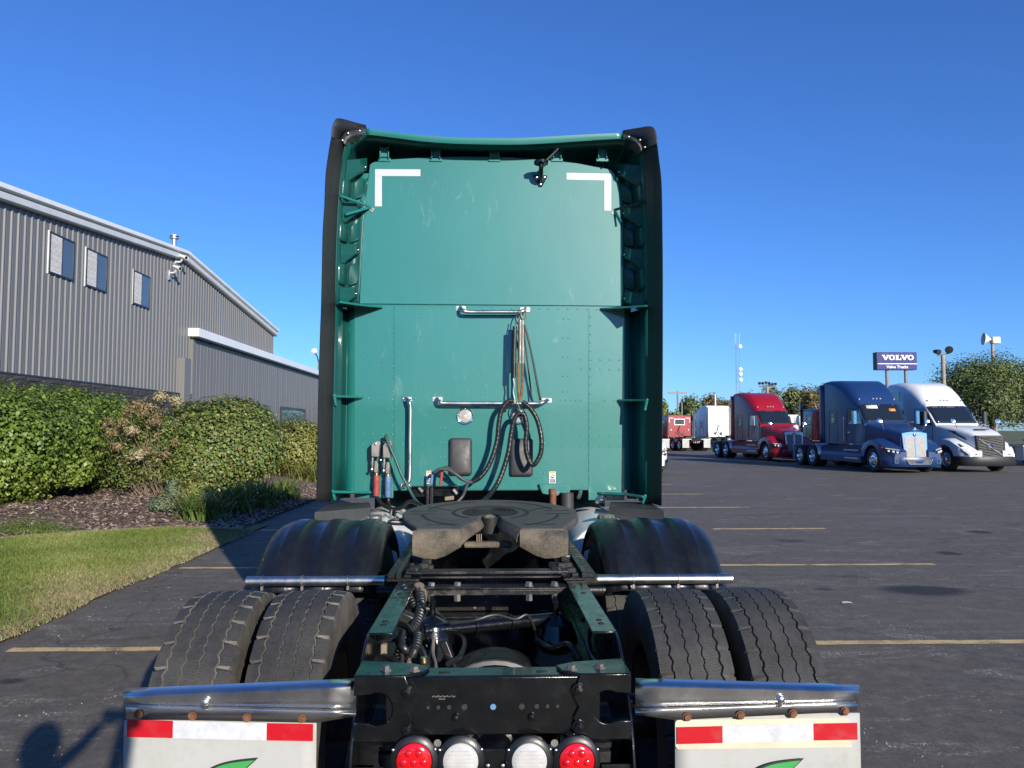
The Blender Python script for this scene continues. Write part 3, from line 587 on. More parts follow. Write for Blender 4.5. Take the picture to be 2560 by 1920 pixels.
# stone base: courses of thin ledge stones
B().bb(XW-.02, XW+.05, y0w, yA+1.0, 0, zb-.03).build('base_wall', M['mortar'], bld)
B().bb(XW-.01, XW+.14, y0w, yA+1.0, zb-.03, zb+.015).build('base_flashing', M['frame_dark'], bld)
smesh = []
for k in range(6):
    s_ = B(); s_.box(ORG[0], (0.11, 1, 1)); o_ = s_.build('stone', M['stone'], bld, bevel=0.0, smooth=0); me_ = o_.data
    for vv in me_.vertices: vv.co.x += RNG.uniform(-.02, .02)
    smesh.append(me_); bpy.data.objects.remove(o_)
z_ = zb-.04; cnt = 0
for course in range(9):
    h_ = RNG.uniform(0.09, 0.13); yy = 18.5+RNG.uniform(0, .4)
    while yy < yA+.8:
        l_ = RNG.uniform(0.28, 0.75); o_ = bpy.data.objects.new('stone', smesh[cnt % 6]); COL.objects.link(o_); o_.parent = bld
        o_.location = (0.075+RNG.uniform(-.012, .02), yy+l_/2-25, z_-h_/2); o_.scale = (1, l_-.008, h_-.008); yy += l_; cnt += 1
    z_ -= h_
# windows with half-open blinds
for px, py0 in ((121, 577), (213, 618), (331, 674)):
    q = atx(px, py0, XW); zt_w = atx(121, 577, XW).z; zb_w = atx(117, 682, XW).z; ya = q.y; wd = 1.36; zt_w = q.z; zb_w = q.z-1.24
    fr = B(); t_ = 0.06
    for (a0, a1, c0, c1) in ((ya, ya+wd, zt_w-t_, zt_w), (ya, ya+wd, zb_w, zb_w+t_), (ya, ya+t_, zb_w+t_, zt_w-t_), (ya+wd-t_, ya+wd, zb_w+t_, zt_w-t_), (ya+wd*.5-.025, ya+wd*.5+.025, zb_w+t_, zt_w-t_)):
        fr.bb(XW+.0, XW+.062, a0, a1, c0, c1)
    ow = fr.build('window', M['frame_dark'], bld, bevel=.006)
    B().bb(XW+.0, XW+.045, ya-.02, ya-.004, zb_w-.02, zt_w+.02).build('window_jamb', M['trim_grey'], ow)
    B().bb(XW+.036, XW+.042, ya+t_, ya+wd*.5-.025, zb_w+t_, zt_w-t_).build('blind_backing', M['blind'], ow)
    sl_ = B()
    for k in range(18):
        zz = lerp(zb_w+t_+.03, zt_w-t_-.03, k/17); sl_.box((XW+.052+RNG.uniform(-.003, .003), ya+(t_+wd*.5-.025)/2, zz), (0.004, wd*.5-.085, 0.05), Matrix.Rotation(R(RNG.uniform(-12, 12)), 3, 'Y'))
    tag(sl_.build('blind_slats', M['blind'], ow, smooth=0), kind='stuff')
    B().bb(XW+.04, XW+.046, ya+wd*.5+.025, ya+wd-t_, zb_w+t_, zt_w-t_).build('pane', M['glass_blue'], ow)
# flue pipe on the roof
q = atx(435, 621, XW-.9); b = B(); b.cyl((q.x, q.y, q.z-.3), (q.x, q.y, q.z+.42), .10, n=16); b.lathe([(.11, .42), (.2, .43), (.2, .47), (.12, .47), (.12, .52), (.2, .53), (.2, .57), (.0, .60)], q, (0, 0, 1), 18); b.build('flue_pipe', M['galvanised'], bld)
ORG[0] = Vector((0, 0, 0))
for (px, py, lab, kind) in ((455, 655, 'white floodlight mounted just under the roof peak of the metal building', 'lamp'), (440, 682, 'white security camera on a bent arm below the roof peak', 'camera')):
    q = atx(px, py, XW+.3); r_ = empty('wall_floodlight' if kind == 'lamp' else 'security_camera', (XW+.03, q.y, q.z)); tag(r_, lab, kind)
    b = B(); b.bb(0, .05, -.1, .1, -.3 if kind != 'lamp' else -.12, .1); b.build('mounting_plate', M['galvanised'], r_, bevel=.01)
    b = B(); b.tube(curve_pts([(0.03, 0, 0), (.2, .02, .02), (.32, -.05, .16)], 4), .04, 8); b.build('arm', M['tank_white'], r_)
    b = B(); b.lathe([(.0, -.2), (.06, -.2), (.075, -.16), (.075, .1), (.095, .12), (.095, .17), (.0, .17)], (.34, -.08, .2), (.9, -.35, -.35), 16); b.build('housing', M['tank_white'], r_)
    b = B(); b.lathe([(.07, .173), (.0005, .176)], (.34, -.08, .2), (.9, -.35, -.35), 16); b.build('lens', M['glass_dark'], r_)
# ---- lower annex with board siding
XA = XW+.14; yS = atx(483, 900, XA).y; zF = atx(483, 842, XA).z
anx = empty('annex', (XA, yS+10, 0)); tag(anx, 'lower grey panelled annex with bright white eave beside the metal building', 'building'); ORG[0] = Vector((XA, yS+10, 0))
yy = yS; k = 0
while yy < yS+34:
    w_ = 1.22; b = B(); prof = [(0.0, -.02), (0.012, 0.0)]
    for j in (1, 2): prof += [(w_*j/3-.03, 0), (w_*j/3-.02, .012), (w_*j/3+.02, .012), (w_*j/3+.03, 0)]
    prof += [(w_-.012, 0.0), (w_, -.02)]
    b.grid([[(XA+w, yy+u, 0) for u, w in prof], [(XA+w, yy+u, zF) for u, w in prof]]); b.build('siding_panel', M['siding_annex'], anx, smooth=0, solid=.003); yy += w_; k += 1
B().bb(XA-.45, XA-.03, yS, yS+34, 0, zF).build('wall_core', M['frame_dark'], anx)
B().bb(XA-.2, XA+.002, yS-.05, yS, 0, zF).build('end_wall', M['siding_annex'], anx)
B().bb(XA-.5, XA+.30, yS-.25, yS+34, zF-.0, zF+.36).build('eave_fascia', M['trim_white'], anx, bevel=.02)
B().bb(XA-.05, XA+.26, yS-.2, yS+34, zF-.06, zF-.001).build('soffit', M['frame_dark'], anx)
q0 = atx(456, 894, XW+.2); B().bb(XW+.02, XW+.3, q0.y, q0.y+.7, 0, q0.z).build('downpipe_cover', M['siding_annex'], anx, bevel=.01)
wy = atx(700, 1016, XA).y; wz = atx(700, 1016, XA).z
b = B()
for (a0, a1, c0, c1) in ((wy, wy+6.2, wz-.16, wz), (wy, wy+.2, wz-1.7, wz-.16), (wy+6.0, wy+6.2, wz-1.7, wz-.16), (wy, wy+6.2, wz-1.86, wz-1.7)): b.bb(XA, XA+.1, a0, a1, c0, c1)
wnd = b.build('window', M['frame_dark'], anx, bevel=.01); B().bb(XA+.005, XA+.04, wy+.2, wy+6.0, wz-1.7, wz-.16).build('pane', M['glass_blue'], wnd)
ORG[0] = Vector((0, 0, 0))
# ================================================================== the green road tractor in front of the camera
TX = 0.015                                   # its centre line
truck = empty('semi_truck', (TX, 2.4, 0)); ORG[0] = Vector((TX, 2.4, 0))
tag(truck, 'large green semi truck seen from behind with bare frame and fifth wheel', 'truck')
T = truck
def mirror_pair(fn):
    for s in (-1, 1): fn(s)

# ---------------------------------------------------------------- tyres
def tyre_mesh(Rr, w, tread=True):
    b = B(); N = 64 if tread else 28; S = 6 if tread else 2; h = w/2
    steps = N*S
    gx = [-0.63, -0.2, 0.2, 0.63] if tread else []
    crown = lambda x: Rr-0.006-0.010*(x/h)**2
    for k in range(steps): pass
    rings = []; mats = None
    for k in range(steps):
        a = 2*math.pi*k/steps; ph = (k % S)/S; tri = (4*abs(ph-0.5)-1)
        tri2 = math.copysign(min(1, abs(tri)*1.8), tri)
        prof = [(h*0.80, Rr*0.565), (h*0.93, Rr*0.62), (h*1.0, Rr*0.74), (h*0.985, Rr*0.86)]
        sh = k % S; jit = 0.0
        notch = tread and (k % (2*S)) in (0,)
        notch2 = tread and (k % (2*S)) in (S,)
        prof.append((h*0.965, Rr*0.93)); prof.append((h*(0.955 if not notch else 0.90), Rr-0.016-(0.012 if notch else 0)))
        prof.append((h*0.93 if not notch else h*0.87, crown(h*0.93)-(0.010 if notch else 0.001)))
        left = [(-x, r) for x, r in prof]
        mid = []
        for gi, g in enumerate(gx):
            outer = abs(g) > 0.5
            gw = (0.0042 if outer else 0.0028)
            off = tri2*h*(0.034 if outer else 0.03)*(0.8+0.4*math.sin(k*1.7+gi))*(1 if gi % 2 == 0 else -1)
            x0 = g*h+off
            d = 0.011
            mid += [(x0-gw, crown(x0)), (x0-gw*0.8, crown(x0)-d), (x0+gw*0.8, crown(x0)-d), (x0+gw, crown(x0))]
        full = left+mid+prof[::-1]
        rings.append([(x, r*math.sin(a), r*math.cos(a)) for x, r in full])
    n = len(rings[0]); V = [p for r in rings for p in r]; F = []; mm = []
    for i in range(steps):
        j = (i+1) % steps
        for k in range(n-1):
            F.append((i*n+k, i*n+k+1, j*n+k+1, j*n+k))
            if k < 5 or k > n-7: mm.append(1)
            elif tread and 7 <= k < 7+16 and (k-7) % 4 in (0, 1, 2): mm.append(2)
            else: mm.append(2 if tread and (i % (2*S)) == 0 and k in (5, 6, n-7, n-8) else 0)
    b.v = V; b.f = F; b.m = mm; return b
ORG[0] = Vector((0, 0, 0))
_t = tyre_mesh(0.530, 0.285).build('tyre', [M['tyre_tread'], M['tyre_side'], M['tyre_groove']], T, smooth=32)
_wd = B().lathe([(0.03, 0.03), (0.10, 0.05), (0.12, 0.02), (0.22, 0.0), (0.27, 0.06), (0.30, 0.11)], (0, 0, 0), (1, 0, 0), 28)
_wd.lathe([(0.30, 0.11), (0.31, -0.11), (0.27, -0.09), (0.22, -0.02), (0.03, -0.02)], (0, 0, 0), (1, 0, 0), 28)
_w = _wd.build('rim', M['frame_worn'], _t)
first = True
for (yy, xs) in ((3.25, (-1.08, -0.745, 0.745, 1.08)), (4.57, (-1.08, -0.745, 0.745, 1.08)), (10.2, (-1.03, 1.03))):
    for i, x in enumerate(xs):
        t_ = _t if first else copy_tree(_t, T); first = False
        t_.location = (x, yy-2.4, 0.528); t_.rotation_euler = (R(RNG.uniform(0, 360)), 0, 0 if x < 0 else math.pi)
ORG[0] = Vector((TX, 2.4, 0))
X0 = TX
# axles and differential housings
for yy in (3.25, 4.57):
    b = B(); b.cyl((X0-0.9, yy, 0.525), (X0+0.9, yy, 0.525), 0.07, n=16)
    b.lathe([(0.0, -0.30), (0.12, -0.28), (0.21, -0.2), (0.27, -0.08), (0.285, 0.0), (0.27, 0.1), (0.2, 0.22), (0.1, 0.3), (0.07, 0.5)], (X0+0.01, yy-0.02, 0.535), (0, 1, 0), 32)
    b.build('axle_housing', M['frame_worn'], T)
b = B(); b.lathe([(0.262, -0.13), (0.275, -0.12), (0.275, -0.10), (0.262, -0.09)], (X0+0.01, 3.23, 0.535), (0, 1, 0), 40, closed=True); b.build('housing_ring', M['cast_grey'], T)

# ---------------------------------------------------------------- frame rails: C channels with a swept rear end
def rail(s):
    x = X0+s*0.4325; xi = x-s*0.088; th = 0.009
    b = B()
    web = [(2.72, 1.02), (2.66, 1.005), (2.58, 0.965), (2.50, 0.90), (2.44, 0.83), (2.405, 0.76), (2.39, 0.70), (2.385, 0.64), (2.395, 0.605), (2.42, 0.585), (2.5, 0.58), (2.66, 0.60), (2.8, 0.70), (3.0, 0.74), (9.9, 0.74), (9.9, 1.02)]
    b.prism(web, lambda u, v, d: (x-s*d, u, v), 0, th)
    b.bb(x-s*0.001, xi, 2.72, 9.9, 1.012, 1.0215)
    b.bb(x-s*th, xi, 3.0, 9.9, 0.741, 0.749)
    lip = [(2.415, 0.70), (2.405, 0.64), (2.415, 0.612), (2.435, 0.60), (2.5, 0.597), (2.66, 0.61)]
    rows = [[(x-s*th, u, v) for u, v in lip], [(x-s*0.10, u, v) for u, v in lip]]
    b.grid(rows)
    b.build('frame_rail', M['frame_black'], T, bevel=0.003)
    for yy in (2.83, 2.88, 3.35):
        B().lathe([(0.011, 0), (0.011, 0.002), (0.005, 0.002)], (X0+s*0.392, yy, 1.0216), (0, 0, 1), 14).build('rail_hole', M['grease_dark'], T)
mirror_pair(rail)
# rear crossmember with corner gussets
zt, zb_, yf = 0.963, 0.787, 2.425
b = B()
b.bb(X0-0.33, X0+0.33, yf, yf+0.012, zb_, zt)
b.bb(X0-0.33, X0+0.33, yf+0.012, yf+0.10, zt-0.011, zt-0.001)
b.bb(X0-0.33, X0+0.33, yf+0.012, yf+0.10, zb_+0.001, zb_+0.011)
b.build('rear_crossmember', M['frame_black'], T, bevel=0.006)
def gusset(s):
    g = B(); mp = lambda u, v, d: (X0+s*u, yf-0.004-d, v)
    arc = [(0.352+0.048*math.cos(R(a)), 0.872+0.050*math.sin(R(a))) for a in range(60, 301, 20)]
    face = [(0.424, 0.775), (0.27, 0.775), (0.245, 0.84), (0.262, 0.872), (0.245, 0.905), (0.268, 0.972), (0.424, 0.972), (0.424, 0.912), (0.395, 0.914)]+arc+[(0.395, 0.832), (0.424, 0.83)]
    g.prism(face, mp, 0, 0.010)
    top = [(0.424, 0.0), (0.27, 0.0), (0.215, 0.035), (0.20, 0.09), (0.26, 0.125), (0.36, 0.145), (0.424, 0.16)]
    g.prism(top, lambda u, v, d: (X0+s*u, yf-0.012+v, 0.972+d), -0.010, 0.001)
    g.build('gusset_plate', M['frame_black'], T, bevel=0.003)
    for (u, v, r) in ((0.262, 0.925, 0.013), (0.262, 0.815, 0.013)):
        k = B(); k.lathe([(r*1.55, 0), (r*1.55, 0.004), (r, 0.004), (r, 0.016), (0.002, 0.018)], (X0+s*u, yf-0.014, v), (0, -1, 0), 6 if False else 12); k.build('bolt', M['frame_black'], T, smooth=30)
    for (u, v) in ((0.245, 0.035), (0.335, 0.045)):
        k = B(); k.lathe([(0.02, 0), (0.02, 0.004), (0.013, 0.004), (0.013, 0.014), (0.002, 0.015)], (X0+s*u, yf+v, 0.973), (0, 0, 1), 6); k.build('bolt', M['cast_grey'], T, smooth=20)
mirror_pair(gusset)
for u, r, mm in ((-0.199, .005, 'label_black'), (-0.168, .006, 'label_black'), (-0.135, .0065, 'label_black'), (-0.088, .009, 'label_black'), (0.0, .009, 'paint_blue_plug'), (0.088, .009, 'label_black'), (0.134, .007, 'label_black'), (0.167, .006, 'label_black'), (0.198, .005, 'label_black')):
    B().lathe([(r, 0), (r, 0.0015), (0.0004, 0.0015)], (X0+u, yf-0.0005, 0.872), (0, -1, 0), 14).build('crossmember_hole', M[mm], T)
for u in (-0.114, 0.118):
    B().lathe([(0.012, 0), (0.012, 0.006), (0.009, 0.012), (0.001, 0.014)], (X0+u, yf, 0.842), (0, -1, 0), 12).build('bolt', M['frame_black'], T)
for (x0, x1) in ((-0.165, -0.140), (0.140, 0.165)):
    B().prism(rrect(x1-x0+0.01, 0.010, 0.005, 4, (x0+x1)/2, 0), lambda u, v, d: (X0+u, yf+0.05+v, zt+d), 0, 0.0015).build('slot', M['label_black'], T)
# stamped marks on the crossmember (worn, pale flecks)
b = B()
for k in range(16):
    b.box((X0-0.185+0.0045*k*1.0, yf-0.0012, 0.905+0.0015*math.sin(k*2.1)), (0.003, 0.001, RNG.uniform(0.002, 0.005)))
for k in range(5): b.box((X0-0.165+0.004*k, yf-0.0012, 0.897), (0.0028, 0.001, 0.003))
tag(b.build('stamped_mark', M['cast_grey'], T), kind='stuff')
# tail lamp bar
yl = 2.40; bz1 = 0.756
b = B()
pl = [(-0.265, 0.60), (0.265, 0.60), (0.265, 0.738), (0.235, 0.738), (0.225, 0.734), (0.185, 0.752), (0.14, bz1), (-0.14, bz1), (-0.185, 0.752), (-0.225, 0.734), (-0.235, 0.738), (-0.265, 0.738)]
b.prism(pl, lambda u, v, d: (X0+u, yl+d, v), 0, 0.012)
b.prism([(-0.265, 0.0), (-0.235, 0.06), (-0.13, 0.06), (-0.10, 0.03), (0.10, 0.03), (0.13, 0.06), (0.235, 0.06), (0.265, 0.0)], lambda u, v, d: (X0+u, yl+0.012+v, 0.728+d), 0, 0.012)
b.build('lamp_bar', M['frame_black'], T, bevel=0.004)
for (px, kind) in ((1036, 'red'), (1152, 'white'), (1323, 'white'), (1441, 'red')):
    c = at(px, 1899, yl-0.002); lp = B()
    lp.lathe([(0.073, 0.002), (0.072, -0.006), (0.064, -0.012), (0.056, -0.014), (0.054, -0.008)], c, (0, 1, 0), 36)
    grom = lp.build('lamp_flange', M['fender_plastic'], T)
    ln = B(); ln.lathe([(0.0535, -0.006), (0.053, -0.014), (0.047, -0.019), (0.03, -0.022), (0.0005, -0.023)], c, (0, 1, 0), 36)
    lens = ln.build('lens', M['lens_red' if kind == 'red' else 'lens_white'], grom)
    if kind == 'red':
        e = B()
        for k in range(7):
            a = 2*math.pi*k/6; rr = 0.030 if k < 6 else 0
            e.lathe([(0.0125, 0.002), (0.011, -0.003), (0.007, -0.006), (0.0005, -0.007)], c+Vector((rr*math.cos(a), -0.0205, rr*math.sin(a))), (0, 1, 0), 14)
        e.build('lens_optics', M['lens_red'], grom)
    else:
        e = B()
        for k in range(-3, 4): e.box(c+Vector((0, -0.0235, k*0.011)), (2*math.sqrt(0.042**2-(k*0.011)**2), 0.002, 0.0015))
        e.build('lens_ribs', M['lens_white'], grom)
    for sx in (-1, 1):
        B().disc(c+Vector((sx*0.063, -0.012, 0.034)), (0, -1, 0), 0.0052, 10, dome=0.004).build('rivet', M['stainless'], grom)
for px in (1094, 1386):
    B().lathe([(0.011, 0), (0.011, 0.003), (0.006, 0.003), (0.006, 0.001), (0.0004, 0.001)], at(px, 1857, yl), (0, -1, 0), 14).build('bolt', M['cast_grey'], T)
b = B(); b.bb(X0-0.03, X0+0.045, yl-0.02, yl, 0.655, 0.672); b.build('plate_lamp', M['frame_black'], T, bevel=0.004)
for px in (1220, 1257): B().disc(at(px, 1914, yl-0.014), (0, -1, 0), 0.007, 10, dome=0.005).build('bolt', M['stainless'], T)
for (px, py, w) in ((1007, 1822, 0.03), (1045, 1817, 0.02), (1440, 1815, 0.024), (1490, 1818, 0.03)):
    c = at(px, py, 2.46); B().bb(c.x-w/2, c.x+w/2, 2.44, 2.48, c.z-0.03, c.z+0.02).build('spacer_block', M['ramp_dirt'], T, bevel=0.003)
def airbag(s):
    b = B(); prof = [(0.0, 0.22), (0.10, 0.22), (0.115, 0.21), (0.118, 0.14), (0.112, 0.135), (0.118, 0.13), (0.118, 0.07), (0.112, 0.065), (0.118, 0.06), (0.118, 0.0), (0.10, -0.05), (0.08, -0.2), (0.0, -0.2)]
    b.lathe(prof, (X0+s*0.345, 2.62, 0.49), (0, 0, 1), 28); b.build('air_spring', M['hose_rubber'], T)
    b = B(); b.cyl((X0+s*0.345, 2.62, 0.712), (X0+s*0.345, 2.62, 0.728), 0.115, n=26); b.build('spring_plate', M['frame_worn'], T)
mirror_pair(airbag)

# ---------------------------------------------------------------- mud flaps and their polished hangers
def hanger(side):
    if side < 0:
        tA, tB, cA, cB, fA, fB, eA, eB = (310, 1722), (890, 1697), (309, 1744), (890, 1718), (314, 1770), (890, 1784), (316, 1797), (790, 1807)
    else:
        tA, tB, cA, cB, fA, fB, eA, eB = (2147, 1712), (1588, 1696), (2147, 1731), (1588, 1716), (2143, 1762), (1588, 1780), (2142, 1778), (1690, 1800)
    Yh = 2.45
    def P(p, y): return at(p[0], p[1], y)
    rows = []
    for k in range(9):
        t = k/8
        def I(a, b, y): return lerp(P(a, y), P(b, y), t)
        c = I(cA, cB, Yh); tt = I(tA, tB, Yh+0.055); f = I(fA, fB, Yh+0.005); e0 = I(fA, fB, Yh-0.01)
        back = Vector((tt.x, Yh+0.06, tt.z-0.03))
        mid = (c+tt)/2+Vector((0, -0.006, 0.006))
        rows.append([back, tt, mid, c+Vector((0, 0.004, 0.004)), c, lerp(c, f, 0.5)+Vector((0, 0.002, 0)), f])
    b = B(); b.grid(rows); h = b.build('flap_hanger', M['stainless'], T, smooth=50, solid=0.003)
    b = B()
    rows = [[lerp(P(fA, Yh-0.008), P(fB, Yh-0.008), t)+Vector((0, 0.010, 0.006)), lerp(P(fA, Yh-0.008), P(fB, Yh-0.008), t), lerp(P(eA, Yh-0.008), P(eB, Yh-0.008), min(t*1.25, 1.0)) if t < 0.8 else lerp(P(eB, Yh-0.008), P((fB[0], fB[1]+6), Yh-0.008), (t-0.8)/0.2)] for t in [k/10 for k in range(11)]]
    b.grid(rows); b.build('flange', M['stainless'], h, solid=0.003)
    for (px, py) in (((346, 1785), (481, 1790), (618, 1794), (755, 1796)) if side < 0 else ((1718, 1792), (1851, 1788), (1982, 1784), (2112, 1778))):
        c = at(px, py, Yh-0.011)
        B().lathe([(0.0135, 0), (0.0135, 0.002), (0.0095, 0.002), (0.0095, 0.008), (0.0004, 0.009)], c, (0, -1, 0), 18).build('bolt', [M['rust']], h)
    c = at(513, 1755, Yh-0.002) if side < 0 else at(1952, 1748, Yh-0.002)
    B().disc(c, (0, -1, 0), 0.0125, 16, h=0.003, dome=0.007).build('carriage_bolt', M['stainless'], h)
    # the flap
    x0, x1, ytop = (314, 791, 1800) if side < 0 else (1687, 2146, 1786)
    a = at(x0, ytop, Yh+0.006); c = at(x1, ytop, Yh+0.006)
    b = B(); n = 12; rows = []
    for j in range(15):
        z = a.z-0.68*j/14
        rows.append([(lerp(a.x, c.x, k/n), Yh+0.006+0.006*math.sin(3.0*k/n+side)+0.02*(j/14)**2, z) for k in range(n+1)])
    b.grid(rows); fl = b.build('mud_flap', M['flap_white'], T, solid=0.009)
    if side > 0:
        p0, p1 = at(1688, 1800, Yh-0.003), at(2146, 1868, Yh-0.003)
        B().prism(rrect(p1.x-p0.x, p0.z-p1.z, 0.012, 4, (p0.x+p1.x)/2, (p0.z+p1.z)/2), lambda u, v, d: (u, Yh-0.002+d, v), 0, 0.002).build('backing_strip', M['flap_tan'], fl)
    # conspicuity tape: red, white, red
    segs = (((318, 1799), (433, 1802), 'tape_red'), ((433, 1802), (667, 1808), 'tape_white'), ((667, 1808), (783, 1810), 'tape_red')) if side < 0 else (((1692, 1818), (1806, 1815), 'tape_red'), ((1806, 1815), (2033, 1809), 'tape_white'), ((2033, 1809), (2143, 1807), 'tape_red'))
    for (q0, q1, mm) in segs:
        pa, pb = at(q0[0], q0[1], Yh-0.006), at(q1[0], q1[1], Yh-0.006); hh = 0.0515
        B().add([pa, pb, pb-Vector((0, 0, hh)), pa-Vector((0, 0, hh))], [(0, 1, 2, 3)]).build('reflective_tape', M[mm], fl, smooth=0, solid=0.001)
    # the green leaf emblem with its dark outline: only its tip is in the picture
    def leaf(cx, cz, L, W, rot):
        pts = []
        for k in range(25):
            t = k/24; pts.append((L*(t-0.5), W*math.sin(math.pi*t**0.75)))
        for k in range(1, 24):
            t = 1-k/24; pts.append((L*(t-0.5), -0.55*W*math.sin(math.pi*t**0.8)))
        return [(cx+u*math.cos(rot)-v*math.sin(rot), cz+u*math.sin(rot)+v*math.cos(rot)) for u, v in pts]
    ec = at(563, 1938, Yh) if side < 0 else at(1928, 1938, Yh)
    for (k, mm, off) in ((1.0, 'logo_dark', 0.0), (0.88, 'logo_green', 0.0012)):
        B().prism(leaf(ec.x, ec.z, 0.23*k, 0.045*k-0.003, R(28)), lambda u, v, d: (u, Yh-0.008-off-d, v), 0, 0.001).build('emblem', M[mm], fl)
mirror_pair(hanger)
mirror_pair(lambda s: B().cyl((X0+s*0.43, 2.5, 0.86), (X0+s*0.62, 2.5, 0.86), 0.022, n=14).build('hanger_stub', M['frame_black'], T))

# ---------------------------------------------------------------- half fenders over the forward drive wheels
def fender(s):
    yc, zc = 4.57, 0.515; Rf = 0.672
    prof = []      # (x, dr)
    xo, xi = 1.245, 0.585
    cs = [(xo-0.006, -0.12), (xo-0.002, -0.085), (xo-0.016, -0.05), (xo-0.045, -0.022), (xo-0.085, -0.005)]
    ribs = (1.08, 0.89, 0.70)
    for rx in ribs: cs += [(rx+0.050, 0.0), (rx+0.043, 0.007), (rx+0.033, 0.0095), (rx-0.025, 0.0095), (rx-0.035, 0.007), (rx-0.042, 0.0)]
    cs += [(xi+0.05, -0.006), (xi+0.018, -0.024), (xi+0.004, -0.055), (xi+0.008, -0.09)]
    rows = []
    for k in range(33):
        a = R(lerp(-56, 50, k/32))
        rr = [Vector((X0+s*x, yc+(Rf+dr)*math.sin(a), zc+(Rf+dr)*math.cos(a))) for x, dr in cs]
        rows.append(rr)
    b = B(); b.grid(rows); b.build('fender', M['fender_plastic'], T, smooth=48, solid=0.006)
    ybar, zbar = 3.985, at(700, 1453, 3.985).z
    b = B(); b.cyl((X0+s*1.235, ybar, zbar), (X0+s*0.515, ybar, zbar), 0.0245, n=20); b.lathe([(0.0245, 0), (0.022, 0.0)], (X0+s*1.235, ybar, zbar), (s, 0, 0), 20)
    bar = b.build('fender_bar', M['aluminium'], T)
    b = B(); b.cyl((X0+s*0.54, ybar, zbar), (X0+s*0.43, ybar, zbar), 0.03, n=16); b.build('bar_socket', M['frame_worn'], T)
    b = B(); b.cyl((X0+s*0.63, ybar+0.1, zbar-0.075), (X0+s*0.43, ybar+0.1, zbar-0.075), 0.03, n=16); b.build('bracket_tube', M['frame_worn'], T)
    for rx in (1.155, 0.955, 0.725):
        k = B(); k.lathe([(0.026, -0.004), (0.0285, -0.003), (0.0285, 0.003), (0.026, 0.004)], (X0+s*rx, ybar, zbar), (1, 0, 0), 20, closed=True); k.box((X0+s*rx, ybar-0.006, zbar-0.034), (0.012, 0.014, 0.02)); k.build('clamp', M['cast_grey'], bar)
mirror_pair(fender)

# ---------------------------------------------------------------- fifth wheel
piv = Vector((X0-0.005, 4.28, 1.262)); tilt = Matrix.Rotation(R(4.6), 3, 'X')
def FW(u, v, w): return piv + tilt @ Vector((u, v, w))
half = []
for k in range(17):
    a = R(90-180*k/32*1.0*0.98); half.append((0.485*math.cos(a)*1.0, 0.40*math.sin(a)+0.03))
half = [(0.485*math.cos(R(a)), 0.03+0.42*math.sin(R(a))) for a in range(90, -1, -6)]
right = half+[(0.478, -0.06), (0.455, -0.16), (0.415, -0.26), (0.385, -0.33), (0.372, -0.40), (0.15, -0.40), (0.128, -0.34), (0.095, -0.25), (0.066, -0.17), (0.052, -0.11), (0.05, -0.07), (0.04, -0.035), (0.02, -0.018)]
outline = right+[(-u, v) for u, v in right[::-1] if u > 1e-6]
b = B(); b.prism(outline, FW, -0.04, 0.0)
fw = b.build('fifth_wheel', M['plate_grease'], T, bevel=0.012, seg=3)
def strip(fn, pts, w, name, mat, par, z=0.0012):
    """a flat curved band (grease groove) on the plate"""
    P = [Vector((p[0], p[1], 0)) for p in pts]; rows = []
    for i, p in enumerate(P):
        t = (P[min(i+1, len(P)-1)]-P[max(i-1, 0)]).normalized(); nrm = Vector((-t.y, t.x, 0))
        rows.append([fn(*(p+nrm*w/2)[:2], z), fn(*(p-nrm*w/2)[:2], z)])
    B().grid(rows).build(name, M[mat], par, smooth=0)
for r in (0.205,):
    strip(FW, [(r*math.cos(R(a)), 0.03+r*0.9*math.sin(R(a))) for a in range(-58, 239, 6)], 0.022, 'grease_groove', 'grease_dark', fw)
for s in (-1, 1):
    strip(FW, [(s*0.30, 0.075), (s*0.44, 0.075)], 0.014, 'grease_groove', 'grease_dark', fw)
    strip(FW, [(s*0.30, -0.01), (s*0.44, -0.01)], 0.014, 'grease_groove', 'grease_dark', fw)
    strip(FW, [(s*0.36*math.cos(R(a)), 0.03+0.34*math.sin(R(a))) for a in range(16, 78, 6)], 0.018, 'grease_groove', 'grease_dark', fw)
    strip(FW, [(s*(0.215+0.14*k/6), 0.075+0.11*math.sin(k/6*1.5)) for k in range(7)], 0.012, 'grease_groove', 'grease_dark', fw)
    strip(FW, [(s*0.37*math.cos(R(a)), 0.0+0.36*math.sin(R(a))) for a in range(-6, -62, -6)], 0.018, 'grease_groove', 'grease_dark', fw)
    strip(FW, [(s*0.16, -0.285), (s*0.33, -0.31)], 0.012, 'grease_groove', 'grease_dark', fw)
# dark greased disc round the jaw
ring = [(0.155*math.cos(R(a)), 0.035+0.145*math.sin(R(a))) for a in range(-55, 236, 6)]
b = B(); b.prism(ring+[(-0.05, -0.05), (0, -0.012), (0.05, -0.05)], FW, 0.0005, 0.0024); b.build('greased_centre', M['grease_dark'], fw)
b = B()
for r in (0.06, 0.085, 0.11, 0.135):
    pts = [FW(r*math.cos(R(a))*1.02, 0.035+r*0.93*math.sin(R(a)), 0.0035) for a in range(-20, 201, 8)]
    b.tube(pts, 0.0025, 5)
b.build('grease_ridges', M['grease_dark'], fw)
b = B(); b.lathe([(0.049, -0.006), (0.052, -0.09), (0.045, -0.09), (0.044, -0.006)], FW(0, -0.058, 0), tilt @ Vector((0, 0, 1)), 20, closed=True)
